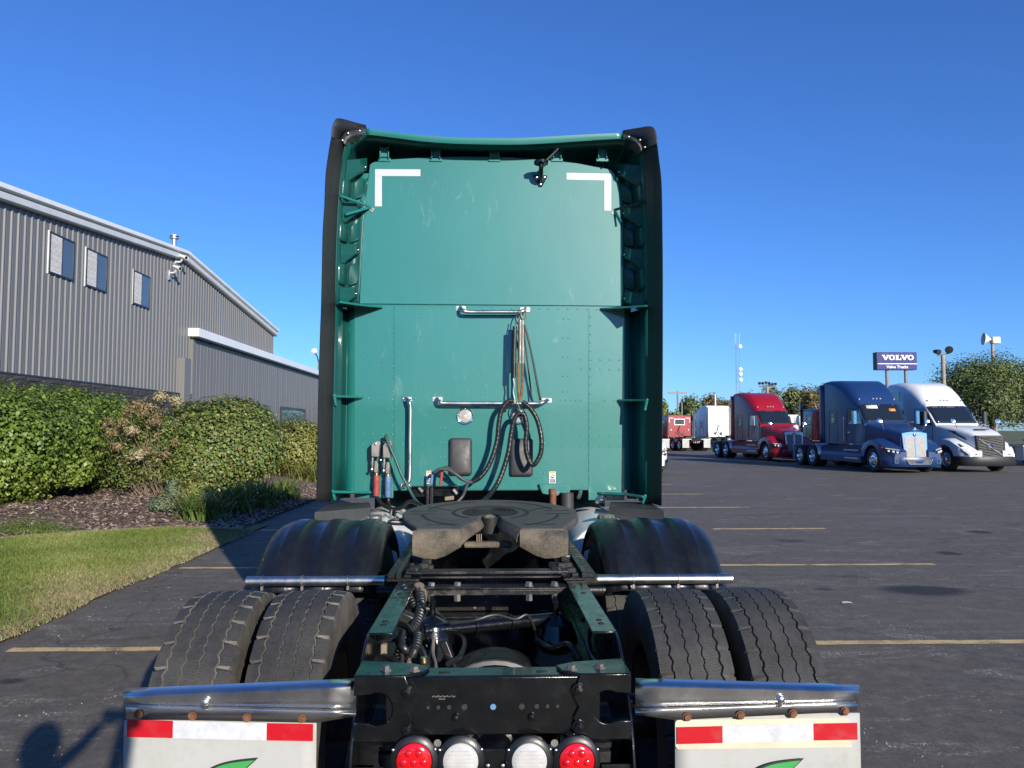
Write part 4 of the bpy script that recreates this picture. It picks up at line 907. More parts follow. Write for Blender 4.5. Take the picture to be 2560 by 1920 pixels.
# sloping rear ramps (dirty castings) each side of the throat
b2 = B()
for s in (-1, 1):
    f = lambda u, v, w: FW(s*u, v, w)
    top = [(0.385, -0.395, -0.012), (0.145, -0.395, -0.012)]
    sec = []
    cols = [(0.385, -0.125), (0.33, -0.142), (0.27, -0.145), (0.22, -0.128), (0.18, -0.105), (0.145, -0.085)]
    A = [f(u, -0.398, -0.008) for u, w in cols]; Bm = [f(u, -0.432, -0.035) for u, w in cols]; C = [f(u, -0.438, w*0.7) for u, w in cols]; D = [f(u, -0.425, w) for u, w in cols]; E = [f(u, -0.36, w) for u, w in cols]; G = [f(u, -0.36, -0.02) for u, w in cols]
    b2.loft([list(x) for x in zip(A, Bm, C, D, E, G)])
    # throat walls curving inwards
    cols = [(0.15, -0.398, -0.09), (0.135, -0.36, -0.082), (0.11, -0.29, -0.075), (0.085, -0.22, -0.072), (0.064, -0.15, -0.07), (0.056, -0.09, -0.07)]
    b2.loft([[f(u, v, -0.006), f(u-0.016, v-0.01, -0.03), f(u-0.022, v-0.012, w*0.7), f(u, v, w), f(u+0.05, v, w), f(u+0.05, v, -0.012)] for u, v, w in cols])
b2.build('ramp', M['ramp_dirt'], fw, smooth=55)
b.build('lock_jaw', M['grease_dark'], fw)
b = B(); b.bar(FW(-0.14, -0.20, -0.125), FW(0.11, -0.20, -0.125), 0.06, 0.03); b.build('throat_bar', M['ramp_dirt'], fw, bevel=0.01)
b = B(); [b.bb(X0-0.078+k*0.011, X0-0.073+k*0.011, 4.09, 4.10, 1.13, 1.175) for k in range(3)]; b.build('spring_coil', M['hose_tan'], fw)
b = B(); b.tube(curve_pts([FW(-0.47, 0.0, -0.03), FW(-0.535, -0.02, -0.03), FW(-0.545, -0.08, -0.035), FW(-0.48, -0.11, -0.035), FW(-0.43, -0.10, -0.035)], 5), 0.008, 8); b.build('release_handle', M['frame_worn'], fw)
# pedestals and toothed slide racks
def rack(s):
    b = B(); x = X0+s*0.41
    b.bb(x-0.075, x+0.075, 3.62, 4.98, 1.022, 1.034)
    b.bb(x+s*0.02-0.012, x+s*0.02+0.012, 3.62, 4.98, 1.034, 1.062)
    for k in range(23):
        y = 3.64+k*0.058
        b.bb(x+s*0.032, x+s*0.072, y, y+0.028, 1.034, 1.058)
        b.bb(x-s*0.002, x-s*0.035, y+0.01, y+0.03, 1.034, 1.05)
    b.build('slide_rack', M['frame_worn'], T, bevel=0.002, seg=1)
    b = B(); mp = lambda u, v, d: (X0+s*(0.36+d), 4.28+u, v)
    b.prism([(-0.24, 1.035), (0.24, 1.035), (0.24, 1.07), (0.08, 1.24), (-0.08, 1.24), (-0.24, 1.07)], mp, 0, 0.05)
    b.build('pedestal', M['frame_worn'], T, bevel=0.006)
    for k in range(6):
        y = 3.66+0.035*k+RNG.uniform(-.01, .01)
        B().box((X0+s*(0.34+RNG.uniform(-.05, .06)), y, 1.046+RNG.uniform(0, .03)), (0.05, 0.03, 0.03), Matrix.Rotation(RNG.uniform(-.6, .6), 3, 'Z')).build('grease_lump', M['grease_dark'], T, bevel=0.008)
mirror_pair(rack)
b = B(); b.bb(X0-0.40, X0+0.36, 3.63, 3.70, 1.052, 1.066); b.bb(X0-0.40, X0+0.36, 3.695, 3.705, 1.02, 1.052); b.build('slide_stop_bar', M['frame_worn'], T, bevel=0.003)
b = B(); b.bb(X0-0.345, X0+0.345, 3.52, 3.62, 1.003, 1.011); b.bb(X0-0.345, X0+0.345, 3.52, 3.528, 0.978, 1.003); b.bb(X0-0.345, X0-0.05, 3.50, 3.56, 1.012, 1.018); b.build('crossmember', M['frame_worn'], T, bevel=0.003)
for px in (1079, 1144, 1322, 1386):
    c = at(px, 1438, 3.55); b = B(); b.lathe([(0.022, 0), (0.022, 0.004), (0.016, 0.004), (0.016, 0.018), (0.001, 0.019)], (c.x, 3.55, 1.013), (0, 0, 1), 6); b.build('bolt', M['cast_grey'], T, smooth=20)
    B().lathe([(0.001, -0.03), (0.016, -0.03), (0.016, -0.06), (0.001, -0.06)], (c.x, 3.53, 1.013), (0, 0, 1), 6).build('nut', M['cast_grey'], T, smooth=20)
b = B(); b.bb(X0-0.30, X0+0.335, 3.93, 3.945, 0.815, 0.985); b.bb(X0-0.30, X0+0.335, 3.83, 3.93, 0.800, 0.812); b.bb(X0-0.30, X0+0.335, 3.81, 3.825, 0.775, 0.80); b.build('centre_crossmember', M['frame_worn'], T, bevel=0.004)
for (px, py) in ((1133, 1485), (1222, 1491), (1241, 1491), (1215, 1506), (1246, 1506), (1187, 1519), (1266, 1483)):
    c = at(px, py, 3.928); B().lathe([(0.006, 0), (0.006, 0.002), (0.0004, 0.002)], c, (0, -1, 0), 10).build('bolt', M['cast_grey'] if px % 2 else M['label_black'], T)
# torque rod, brackets and bushings between the rails
b = B(); A1, A2 = at(1060, 1578, 3.12), at(1400, 1545, 3.34)
b.tube([A1, A2], 0.026, 14); b.build('torque_rod', M['frame_black'], T)
b = B(); b.tube(curve_pts([A1+Vector((.1, -.03, .035)), lerp(A1, A2, .35)+Vector((0, -.03, .03)), lerp(A1, A2, .5)+Vector((0, -.03, .045)), lerp(A1, A2, .65)+Vector((0, -.03, .02)), lerp(A1, A2, .75)+Vector((0, -.03, .03)), lerp(A1, A2, .82)+Vector((0, -.04, -.06))], 5), 0.006, 7); b.build('air_line', M['hose_rubber'], T)
for t in (0.36, 0.62):
    c = lerp(A1, A2, t); B().lathe([(0.028, -.006), (0.034, -.004), (0.034, .004), (0.028, .006)], c, A2-A1, 14, closed=True).build('clamp', M['frame_black'], T)
for (px, py, y, m2) in ((1081, 1552, 3.18, 1), (1389, 1550, 3.32, 0)):
    c = at(px, py, y); b = B()
    b.lathe([(0.0, 0.045), (0.012, 0.045), (0.014, 0.02), (0.03, 0.012), (0.05, 0.0), (0.07, -0.012), (0.075, -0.03), (0.085, -0.05), (0.095, -0.09), (0.06, -0.13), (0.0, -0.14)], c, (0, 0, 1), 22); b.build('bushing_housing', M['frame_black'], T)
    b = B(); b.lathe([(0.012, 0.04), (0.014, 0.075), (0.009, 0.08), (0.009, 0.1), (0.001, 0.1)], c, (0, 0, 1), 10); b.build('stud', M['frame_black'], T)
b = B(); c = at(1095, 1600, 2.95)
b.bar(c+Vector((0.02, 0, 0.0)), c+Vector((0.11, 0, -0.22)), 0.06, 0.03); b.bar(c+Vector((0.02, 0, 0.0)), c+Vector((0.0, 0, -0.24)), 0.05, 0.04); b.build('suspension_arm', M['frame_worn'], T, bevel=0.005)
# wiring and air hoses looping inside the left rail
paths = [
 ([(1010, 1470, 3.5), (1035, 1515, 3.35), (1046, 1545, 3.25), (1030, 1580, 3.1), (1010, 1620, 2.95), (1020, 1650, 2.85), (1040, 1620, 2.85), (1045, 1585, 2.95)], 0.016, 'hose_rubber'),
 ([(1050, 1480, 3.5), (1052, 1520, 3.3), (1040, 1560, 3.15), (1015, 1590, 3.05), (1000, 1640, 2.9), (985, 1690, 2.75)], 0.020, 'hose_rubber'),
 ([(1000, 1560, 3.1), (1020, 1570, 3.05), (1036, 1600, 2.95), (1022, 1628, 2.85), (1004, 1610, 2.85), (1006, 1580, 2.95)], 0.013, 'hose_rubber'),
 ([(950, 1608, 2.9), (975, 1600, 2.95), (1000, 1593, 3.0), (1030, 1583, 3.05)], 0.010, 'hose_rubber'),
 ([(1034, 1590, 3.0), (1045, 1610, 2.9), (1060, 1640, 2.8), (1066, 1668, 2.7)], 0.013, 'hose_rubber'),
 ([(1085, 1595, 3.0), (1082, 1630, 2.9), (1088, 1660, 2.75), (1090, 1680, 2.65)], 0.007, 'hose_tan'),
 ([(1085, 1600, 3.05), (1076, 1640, 2.9), (1070, 1680, 2.7)], 0.009, 'hose_rubber'),
 ([(960, 1640, 2.85), (985, 1650, 2.8), (1010, 1668, 2.75), (1035, 1672, 2.7)], 0.010, 'hose_rubber'),
 ([(1010, 1690, 2.72), (1022, 1660, 2.8), (1030, 1630, 2.9)], 0.011, 'hose_tan'),
 ([(1050, 1500, 3.45), (1052, 1485, 3.5), (1046, 1470, 3.55)], 0.030, 'hose_tan'),
 ([(1430, 1500, 3.5), (1455, 1520, 3.4), (1458, 1550, 3.3)], 0.012, 'hose_rubber'),
 ([(1100, 1540, 3.3), (1130, 1575, 3.2), (1160, 1600, 3.1), (1150, 1640, 2.95), (1120, 1660, 2.8)], 0.010, 'hose_rubber'),
 ([(1070, 1600, 3.1), (1095, 1640, 3.0), (1120, 1650, 2.9), (1145, 1690, 2.75)], 0.014, 'hose_rubber'),
 ([(1340, 1600, 3.2), (1380, 1620, 3.1), (1420, 1610, 3.0), (1450, 1650, 2.9)], 0.011, 'hose_rubber'),
 ([(1480, 1560, 3.2), (1470, 1600, 3.0), (1480, 1640, 2.9), (1500, 1665, 2.8)], 0.012, 'hose_rubber'),
 ([(990, 1600, 2.95), (1005, 1640, 2.85), (1000, 1680, 2.72)], 0.008, 'hose_grey'),
 ([(1060, 1520, 3.4), (1090, 1530, 3.4), (1120, 1560, 3.3), (1180, 1575, 3.25), (1260, 1570, 3.25)], 0.008, 'hose_grey')]
for pts, r, mm in paths:
    P = curve_pts([at(*p) for p in pts], 6); b = B(); b.tube(P, r, 9)
    if r in (0.016, 0.020):
        for i in range(0, len(P)-1): b.lathe([(r*1.0, -0.004), (r*1.16, -0.002), (r*1.16, 0.002), (r, 0.004)], P[i], P[i+1]-P[i], 10)
    b.build('wiring_loom' if mm == 'hose_rubber' else 'air_hose', M[mm], T)
b = B(); c = at(1063, 1665, 2.72); b.cyl(c+Vector((-.006, 0, .03)), c+Vector((.004, 0, -.05)), 0.012, n=10); b.build('hose_fitting', M['brass'], T)
b = B(); c = at(1022, 1550, 3.2); b.bar(c+Vector((-.06, 0, .03)), c+Vector((.05, 0, -.02)), 0.06, 0.05); b.build('connector_block', M['hose_rubber'], T, bevel=0.008)
b = B(); c = at(958, 1622, 2.86); b.bb(c.x-.01, c.x+.012, c.y, c.y+.03, c.z-.03, c.z+.015); b.build('hose_bracket', M['hose_tan'], T, bevel=0.004)

# ---------------------------------------------------------------- under the cab: tanks, deck plates, battery tray
def under(s):
    b = B(); b.lathe([(0.0, 0.0), (0.22, 0.0), (0.295, 0.03), (0.31, 0.07), (0.31, 1.6), (0.0, 1.6)], (X0+s*0.815, 5.28, 0.79), (0, 1, 0), 36); tk = b.build('fuel_tank', M['tank_white'], T)
    b = B(); b.lathe([(0.052, 0), (0.052, 0.03), (0.046, 0.036), (0.0005, 0.036)], (X0+s*0.80, 5.40, 1.098), (0, 0, 1), 20); 
    for k in range(10): a = k*math.pi/5; b.box((X0+s*0.80+0.052*math.cos(a), 5.40+0.052*math.sin(a), 1.115), (0.012, 0.012, 0.026), Matrix.Rotation(a, 3, 'Z'))
    b.build('fuel_cap', M['cast_grey'], tk)
    b = B(); b.bb(X0+s*0.44, X0+s*1.1, 5.24, 5.27, 0.80, 0.83); b.build('tank_bracket', M['frame_black'], T)
    # dark angled deck plate below the side fairing
    b = B(); b.add([(X0+s*0.86, 5.62, 1.165), (X0+s*1.205, 5.36, 1.16), (X0+s*1.205, 5.36, 1.075), (X0+s*0.86, 5.62, 1.05), (X0+s*0.92, 5.95, 1.17), (X0+s*1.21, 5.9, 1.17), (X0+s*1.21, 5.9, 1.085), (X0+s*0.92, 5.95, 1.06)], [(0, 1, 2, 3), (4, 5, 1, 0), (7, 6, 5, 4), (3, 2, 6, 7), (1, 5, 6, 2), (0, 3, 7, 4)])
    b.build('deck_plate', M['vent_plastic'], T, bevel=0.004)
    b = B(); b.bb(X0+s*0.42, X0+s*1.18, 5.6, 9.4, 0.42, 0.52); b.build('side_step', M['frame_black'], T, bevel=0.01)
mirror_pair(under)
b = B(); b.bb(X0-0.46, X0+0.46, 5.45, 5.9, 0.72, 1.05); b.build('frame_box', M['frame_black'], T, bevel=0.01)
b = B(); b.bb(X0-1.05, X0+1.05, 7.1, 7.3, 0.45, 1.245); b.build('under_cab_shade', M['label_black'], T)  # black board painting in the shade of the deep recess below the cab
for (px, y0, y1, r, mm) in ((1382, 1222, 1262, 0.026, 'rust'), (1418, 1232, 1275, 0.05, 'vent_plastic')):
    B().cyl(at(px, y0, 6.0), at(px, y1+30, 6.0), r, n=16).build('cab_mount', M[mm], T)
b = B(); b.tube(curve_pts([at(1452, 1226, 6.02), at(1450, 1236, 5.98), at(1446, 1245, 5.95)], 4), 0.014, 12); b.build('drain_pipe', M['stainless'], T)
for (px, py) in ((958, 1296), (985, 1300), (975, 1285), (1150, 1268), (1090, 1280)):
    c = at(px, py, 5.6); B().bar(c-Vector((0, 0, .04)), c+Vector((0.01, 0.02, 0.03)), 0.014, 0.014).build('bracket', M['cast_grey'], T, bevel=0.003)
b = B(); c = at(1500, 1250, 5.9); b.lathe([(0.0, 0.03), (0.02, 0.028), (0.035, 0.012), (0.038, -0.015), (0.02, -0.03)], c, (0, 0.4, 1), 18); b.build('air_can', M['aluminium'], T)
# ================================================================== the cab of the green tractor
YP = 6.05                                    # plane of the rear wall
cab_b = B()
GP = M['green_paint']
zs = at(1222, 762, YP).z
def vprism(x0, x1, y0, y1, z0, z1, r):
    pts = rrect(x1-x0, y1-y0, r, 8, (x0+x1)/2, (y0+y1)/2)
    return [[(u, v, z0) for u, v in pts], [(u, v, z1) for u, v in pts]]
XL, XR = at(861, 900, YP).x, at(1583, 900, YP).x
cab_b.loft(vprism(XL, XR, YP, 8.6, 1.252, zs-0.012, 0.085))
UL, UR = at(899, 700, YP).x, at(1551, 700, YP).x
cab_b.loft(vprism(UL-0.02, UR+0.02, YP+0.002, 8.6, zs-0.012, at(1222, 436, YP).z, 0.04))
cab = cab_b.build('cab', GP, T, smooth=50)
def sheet(name, px, mat, par, d=0.004, y=YP, bevel=0.0015):
    """flat sheet on the rear wall given by its outline in the photograph"""
    P = [at(u, v, y) for u, v in px]
    b = B(); n = len(P); V = [p-Vector((0, d, 0)) for p in P]+[p+Vector((0, 0.002, 0)) for p in P]
    b.add(V, [tuple(range(n)), tuple(range(2*n-1, n-1, -1))]+[(k, n+k, n+(k+1) % n, (k+1) % n) for k in range(n)])
    return b.build(name, mat, par, smooth=0, bevel=bevel, seg=1)
sheet('rear_panel', [(886, 764), (983.5, 765), (983.5, 1245), (886, 1245)], GP, cab)
sheet('rear_panel', [(985.5, 765), (1470, 769), (1469, 1225), (985.5, 1222)], GP, cab)
sheet('rear_panel', [(1472, 769), (1561, 769), (1561, 1250), (1471, 1250)], GP, cab)
sheet('upper_panel', [(899, 760), (903, 650), (908, 560), (915, 490), (921, 445), (925, 412), (934, 406), (980, 399), (1087, 393), (1180, 392), (1280, 394), (1338, 399), (1393, 403), (1445, 409), (1485, 417), (1525, 424), (1537, 436), (1547, 485), (1551, 547), (1552, 766)], GP, cab, d=0.010, bevel=0.004)
# rivets (too small to pick apart singly)
rv = B()
def rivet(px, py, r=0.0075):
    c = at(px, py, YP-0.004); rv.lathe([(r, 0), (r*0.85, 0.0022), (r*0.45, 0.0038), (0.0003, 0.0042)], c, (0, -1, 0), 8)
def rowx(x0, x1, n, y0, y1, skip=()):
    for k in range(n):
        if k not in skip: rivet(lerp(x0, x1, k/(n-1)), lerp(y0, y1, k/(n-1)))
rowx(966, 1540, 25, 768, 774, skip=(8, 9, 10, 11, 12, 13, 14))
rowx(1162, 1280, 6, 771, 772)
for x, y0, y1, n in ((982.5, 786, 1236, 22), (1476, 793, 1240, 22)):
    for k in range(n): rivet(x-1.5*k/n if x < 1200 else x-1.5*k/n, lerp(y0, y1, k/(n-1)))
for xp in ((1039.5, 1052), (1409, 1421.5)):
    for y in (792, 839.5, 887.5, 935.5, 974):
        for x in xp: rivet(x-0.012*(y-792), y+(5 if x > 1300 else 0))
for y in (893, 917): rowx(909, 1007, 5, y, y); rowx(1453, 1548, 5, y+6, y+7)
for y in (1085.5, 1110): rowx(907, 1054, 7, y, y+.5); rowx(1405, 1548, 7, y+3.5, y+4)
for xp in ((1100, 1112), (1347, 1360)):
    for y in (1021, 1070, 1107, 1143, 1182):
        for x in xp: rivet(x, y)
rowx(920, 945, 2, 996, 996.5); rowx(1038, 1058, 2, 997, 997); rowx(1134, 1252, 6, 998, 999); rowx(1402, 1452, 5, 1000.5, 1001); rowx(1512, 1536, 2, 1002, 1002)
rowx(1100, 1460, 17, 1211, 1214); rowx(905, 972, 4, 1238, 1238); rowx(1475, 1535, 4, 1241, 1242)
tag(rv.build('rivets', M['rivet_paint'], cab, smooth=60), kind='stuff')
for k in range(8):
    pass
# retro-reflective corner tape
for px in ([(937.7, 423), (1051, 423.5), (1051, 440.5), (937.7, 440)], [(937.7, 440.4), (954.8, 440.4), (954.8, 516), (937.2, 516)], [(1416.6, 432), (1528, 434.5), (1528, 451.5), (1416.6, 449)], [(1511, 451.7), (1528, 451.9), (1528, 526.7), (1511, 526.5)]):
    sheet('reflective_tape', px, M['tape_cab'], cab, d=0.0015, y=YP-0.0105, bevel=0)

# ---------------------------------------------------------------- inner faces of the roof and side fairings
seam = [(838, 758, 5.75), (840, 650, 5.75), (843, 560, 5.75), (848, 480, 5.75), (854, 410, 5.74), (862, 366, 5.72), (878, 344, 5.74), (915, 336, 5.82), (977, 343, 5.86), (1044, 352, 5.87), (1149, 359, 5.87), (1280, 361, 5.87), (1365, 358, 5.87), (1476, 351, 5.86), (1556, 347, 5.82), (1586, 352, 5.75), (1602, 366, 5.73), (1610, 402, 5.74), (1615, 480, 5.75), (1618, 560, 5.75), (1620, 650, 5.75), (1621, 762, 5.75)]
pan = [(897, 757), (903, 650), (908, 560), (915, 490), (921, 445), (924, 420), (930, 409), (940, 404), (980, 398), (1060, 393), (1160, 391), (1280, 393), (1365, 400), (1460, 410), (1520, 421), (1532, 428), (1538, 440), (1543, 465), (1548, 500), (1551, 560), (1552, 650), (1552, 764)]
S_ = curve_pts([at(*p) for p in seam], 4); P_ = curve_pts([at(px, py+(16 if py < 430 else 0), YP-0.002 if py > 430 else 6.45) for px, py in pan], 4)   # above the panel the skins run on into a hollow
rows = []
for t in (0, 0.15, 0.3, 0.45, 0.6, 0.75, 0.9, 1.0):
    rw = []
    for k, (a, c) in enumerate(zip(S_, P_)):
        q_ = Vector((lerp(a.x, c.x, 0.06), max(6.14, c.y), lerp(a.z, c.z, 0.06))); u_ = lerp(a, q_, t); rw.append(lerp(u_, lerp(q_, c, t), t))
    rows.append(rw)
B().grid(rows).build('fairing_inner', M['green_shaded'], cab, smooth=60, solid=0.004)
# roof lip: the thick trailing edge of the roof fairing, and the roof skin in front of it
topc = [(915, 321), (977, 330), (1057, 338), (1149, 344), (1280, 345.5), (1365, 342), (1476, 336), (1557, 333)]
botc = [(915, 337), (977, 343), (1057, 353), (1149, 359), (1280, 361), (1365, 358), (1476, 351), (1557, 348)]
tp = curve_pts([at(x, y, 5.85) for x, y in topc], 5); bt = curve_pts([at(x, y, 5.86) for x, y in botc], 5)
rows = [[c+Vector((0, .03, .004)) for c in bt], bt, [lerp(b_, a, 0.5)-Vector((0, .004, 0)) for a, b_ in zip(tp, bt)], tp, [a+Vector((0, .05, .006)) for a in tp], [Vector((a.x*1.0, 6.6, a.z+0.03)) for a in tp], [Vector((a.x*0.96, 7.6, a.z-0.05)) for a in tp], [Vector((a.x*0.9, 8.6, a.z-0.55)) for a in tp], [Vector((a.x*0.9, 9.2, a.z-1.15)) for a in tp]]
B().grid(rows).build('roof_fairing', GP, cab, smooth=28, solid=0.004)
zc_ = at(1222, 480, YP).z
B().add([(-1.14, 6.5, zc_), (1.16, 6.5, zc_), (1.16, 6.5, 3.93), (-1.14, 6.5, 3.93), (-1.14, 5.95, zc_+.2), (-1.14, 5.95, 3.9), (1.16, 5.95, zc_+.2), (1.16, 5.95, 3.9)], [(0, 1, 2, 3), (0, 3, 5, 4), (1, 6, 7, 2)]).build('roof_cavity', GP, cab, smooth=0, solid=.004)
# clips that carry the roof lip
for px, w in ((962, 0.075), (1090, 0.075), (1236, 0.075), (1392, 0.07), (1505, 0.075)):
    c = at(px, 398, YP); b = B()
    b.bb(c.x-w/2+.008, c.x+w/2-.008, 6.03, 6.3, c.z+0.01, c.z+0.095); b.bb(c.x-w/2, c.x-w/2+.01, 6.01, 6.3, c.z-.005, c.z+.12); b.bb(c.x+w/2-.01, c.x+w/2, 6.01, 6.3, c.z-.005, c.z+.12)
    b.bb(c.x-w/2-.012, c.x+w/2+.012, 6.030, 6.046, c.z-0.025, c.z+0.004)
    b.build('lip_clip', GP, cab, bevel=0.004)
# moulded gussets and pads on the inner side walls
def wall_pt(side, py, t):
    """point on the inner side wall at photograph height py; t=0 at the seam, 1 at the rear wall"""
    i = range(len(seam))
    left = [p for p in seam if p[0] < 900] if side < 0 else [p for p in seam if p[0] > 1560]
    pl_ = [p for p in pan if p[0] < 926] if side < 0 else [p for p in pan if p[0] > 1530]
    def ip(L, y):
        L = sorted(L, key=lambda p: p[1])
        for a, c in zip(L, L[1:]):
            if a[1] <= y <= c[1]: return lerp(a[0], c[0], (y-a[1])/(c[1]-a[1]+1e-6))
        return L[0][0] if y < L[0][1] else L[-1][0]
    a = at(ip(left, py), py, 5.75); c = at(ip(pl_, py), py, YP)
    q_ = Vector((lerp(a.x, c.x, 0.06), 6.14, lerp(a.z, c.z, 0.06))); return lerp(lerp(a, q_, t), lerp(q_, c, t), t)
for side in (-1, 1):
    inn = Vector((-side, 0, 0))
    for (y0, y1) in ((392, 424), (500, 528), (606, 632), (716, 742)):
        if side > 0: y0 += 12; y1 += 12
        a0, a1 = wall_pt(side, y0, 0.12), wall_pt(side, y0, 0.97); c0, c1 = wall_pt(side, y1, 0.12), wall_pt(side, y1, 0.97)
        m0 = lerp(a0, a1, 0.45)+inn*0.03; m1 = lerp(c0, c1, 0.55)+inn*0.03; low = lerp(c0, c1, 0.3)-Vector((0, 0, 0.07))-inn*0.02
        sh = -inn*0.04
        b = B(); b.add([a0+sh, m0, a1+sh*0.2, c0+sh, m1, c1+sh*0.2, low], [(0, 1, 2), (0, 3, 4, 1), (1, 4, 5, 2), (3, 6, 4), (4, 6, 5), (0, 2, 5, 3), (3, 5, 6)])
        g = b.build('gusset', M['green_shaded'], cab, smooth=0, bevel=0.006)
        c = lerp(m1, c1, 0.6)+Vector((0, -0.004, 0.03)); B().disc(c, inn*0.6+Vector((0, -1, 0)), 0.007, 10, dome=0.004).build('bolt', M['stainless'], cab)
    for (y0, y1) in ((436, 486), (548, 596), (650, 706)):
        if side > 0: y0 += 12; y1 += 12
        for (t0, t1) in ((0.10, 0.40), (0.52, 0.9)):
            q = [wall_pt(side, y0, t0), wall_pt(side, y0, t1), wall_pt(side, y1, t1), wall_pt(side, y1, t0)]
            up_ = (q[0]-q[3]); rt_ = (q[1]-q[0]); n_ = rt_.cross(up_).normalized()
            if n_.dot(inn) < 0: n_ = -n_
            cen = sum(q, Vector())/4-n_*0.004; poly = rrect(1, 1, 0.22, 5)
            mp = lambda u, v, d: cen+rt_*u+up_*v+n_*d
            b = B(); b.loft([[mp(u, v, 0) for u, v in poly], [mp(u*.98, v*.99, 0.012) for u, v in poly], [mp(u*0.84, v*0.92, 0.022) for u, v in poly]]); b.build('moulded_pad', M['green_shaded'], cab, smooth=60)
# flat shelves that tie the side fairings to the cab
def shelf(pts, th=0.016, name='fairing_brace'):
    P = [at(*p) for p in pts]; b = B(); n = len(P)
    b.add(P+[p-Vector((0, 0, th)) for p in P], [tuple(range(n)), tuple(range(2*n-1, n-1, -1))]+[(k, n+k, n+(k+1) % n, (k+1) % n) for k in range(n)])
    b.build(name, GP, cab, smooth=0, bevel=0.004)
shelf([(850, 752, 5.70), (905, 760, 5.85), (957, 765, 6.03), (957, 766, 6.05), (862, 764, 6.06), (838, 758, 5.75)])
shelf([(1613, 762, 5.70), (1560, 766, 5.86), (1501, 769, 6.03), (1501, 770, 6.05), (1590, 768, 6.06), (1620, 762, 5.75)])
shelf([(836, 988, 5.72), (870, 989, 5.9), (908, 991, 6.03), (905, 992, 6.05), (850, 993, 6.05), (834, 991, 5.78)])
shelf([(1618, 998, 5.72), (1580, 998, 5.9), (1544, 998, 6.03), (1548, 999, 6.05), (1600, 1001, 6.05), (1620, 1000, 5.78)])
shelf([(830, 1226, 5.70), (880, 1227, 5.85), (936, 1227, 6.03), (936, 1229, 6.05), (850, 1230, 6.05), (829, 1228, 5.75)], 0.02)
shelf([(1605, 1238, 5.70), (1560, 1232, 5.86), (1495, 1229, 6.03), (1495, 1231, 6.05), (1590, 1237, 6.05), (1614, 1240, 5.75)], 0.02)
for (a, c, w, h) in (((835, 985, 5.74), (840, 1014, 5.76), 0.03, 0.02), ((1618, 996, 5.74), (1612, 1026, 5.76), 0.03, 0.02), ((831, 1225, 5.74), (838, 1250, 5.76), 0.03, 0.02), ((1614, 1236, 5.74), (1606, 1258, 5.76), 0.03, 0.02)):
    B().bar(at(*a), at(*c), w, h, up=(1, 0, 0)).build('brace_foot', GP, cab, bevel=0.006)
for pts in ([(850, 489, 5.74), (928, 517, 6.035)], [(864, 536, 5.86), (928, 517, 6.035)], [(1616, 503, 5.74), (1536, 525, 6.035)], [(1552, 555, 5.98), (1537, 527, 6.03)]):
    B().bar(at(*pts[0]), at(*pts[1]), 0.012, 0.018).build('brace_rod', M['frame_black'] if pts[0][0] > 1600 else GP, cab)
for px, py in ((930, 524), (1535, 531)):
    c = at(px, py, YP-.012); b = B(); b.box(c, (0.03, 0.006, 0.034), Matrix.Rotation(R(35), 3, 'Y')); b.disc(c-Vector((0, .004, 0)), (0, -1, 0), 0.006, 10, dome=.004); b.build('brace_foot', M['cast_grey'], cab)
# lower inner side walls and outer skins of the side fairings
def lower_wall(side):
    seam_px = [(838, 757), (836, 909), (833, 1010), (830.6, 1145), (829, 1255)] if side < 0 else [(1620, 764), (1620, 900), (1620, 1000), (1618.6, 1145), (1617, 1257)]
    cx = XL if side < 0 else XR
    rows = []
    for (px, py) in seam_px:
        a = at(px, py, 5.75); e = Vector((cx-side*0.05, 6.10, a.z)); 
        m1 = Vector((a.x-side*0.028, 5.90, a.z)); m2 = Vector((m1.x-side*0.0, 5.905, a.z)); 
        rows.append([a, lerp(a, m1, .5), m1, m1+Vector((side*0.012, 0.012, 0)), Vector((cx+side*0.012, 6.03, a.z)), Vector((cx-side*0.01, 6.085, a.z)), e])
    B().grid(rows).build('fairing_inner', M['green_shaded'], cab, smooth=40, solid=0.004)
    out = side*0.008
    tr = STRIPL if side < 0 else STRIPR
    rows = []
    for (px, py) in tr:
        a = at(px, py, 5.58); rows.append([Vector((a.x-side*.002, 5.70, a.z)), Vector((a.x+out*.5, 6.0, a.z)), Vector((a.x+out*1.1, 6.8, a.z)), Vector((a.x+out*0.6, 7.6, a.z)), Vector((a.x+out*0.3, 8.6, a.z))])
    B().grid(rows).build('side_skin', GP, cab, smooth=60, solid=0.008)
STRIPL = [(829, 344), (823, 378), (815, 439), (812, 516), (808, 577), (806, 670), (804, 760), (801, 841), (797, 976), (794, 1145), (792, 1257)]
STRIPLI = [(864, 350), (857, 393), (849, 454), (843, 531), (840, 593), (838.5, 690), (838, 764), (836.5, 850), (833.5, 980), (830.6, 1145), (829, 1253)]
STRIPR = [(1642, 359), (1646, 393), (1653, 460), (1655, 577), (1656, 670), (1656, 760), (1656, 841), (1655.5, 976), (1654, 1145), (1653, 1265)]
STRIPRI = [(1603, 362), (1610, 410), (1615, 470), (1618, 560), (1620, 650), (1620.5, 764), (1620, 850), (1619.5, 980), (1618.6, 1145), (1617, 1257)]
mirror_pair(lower_wall)
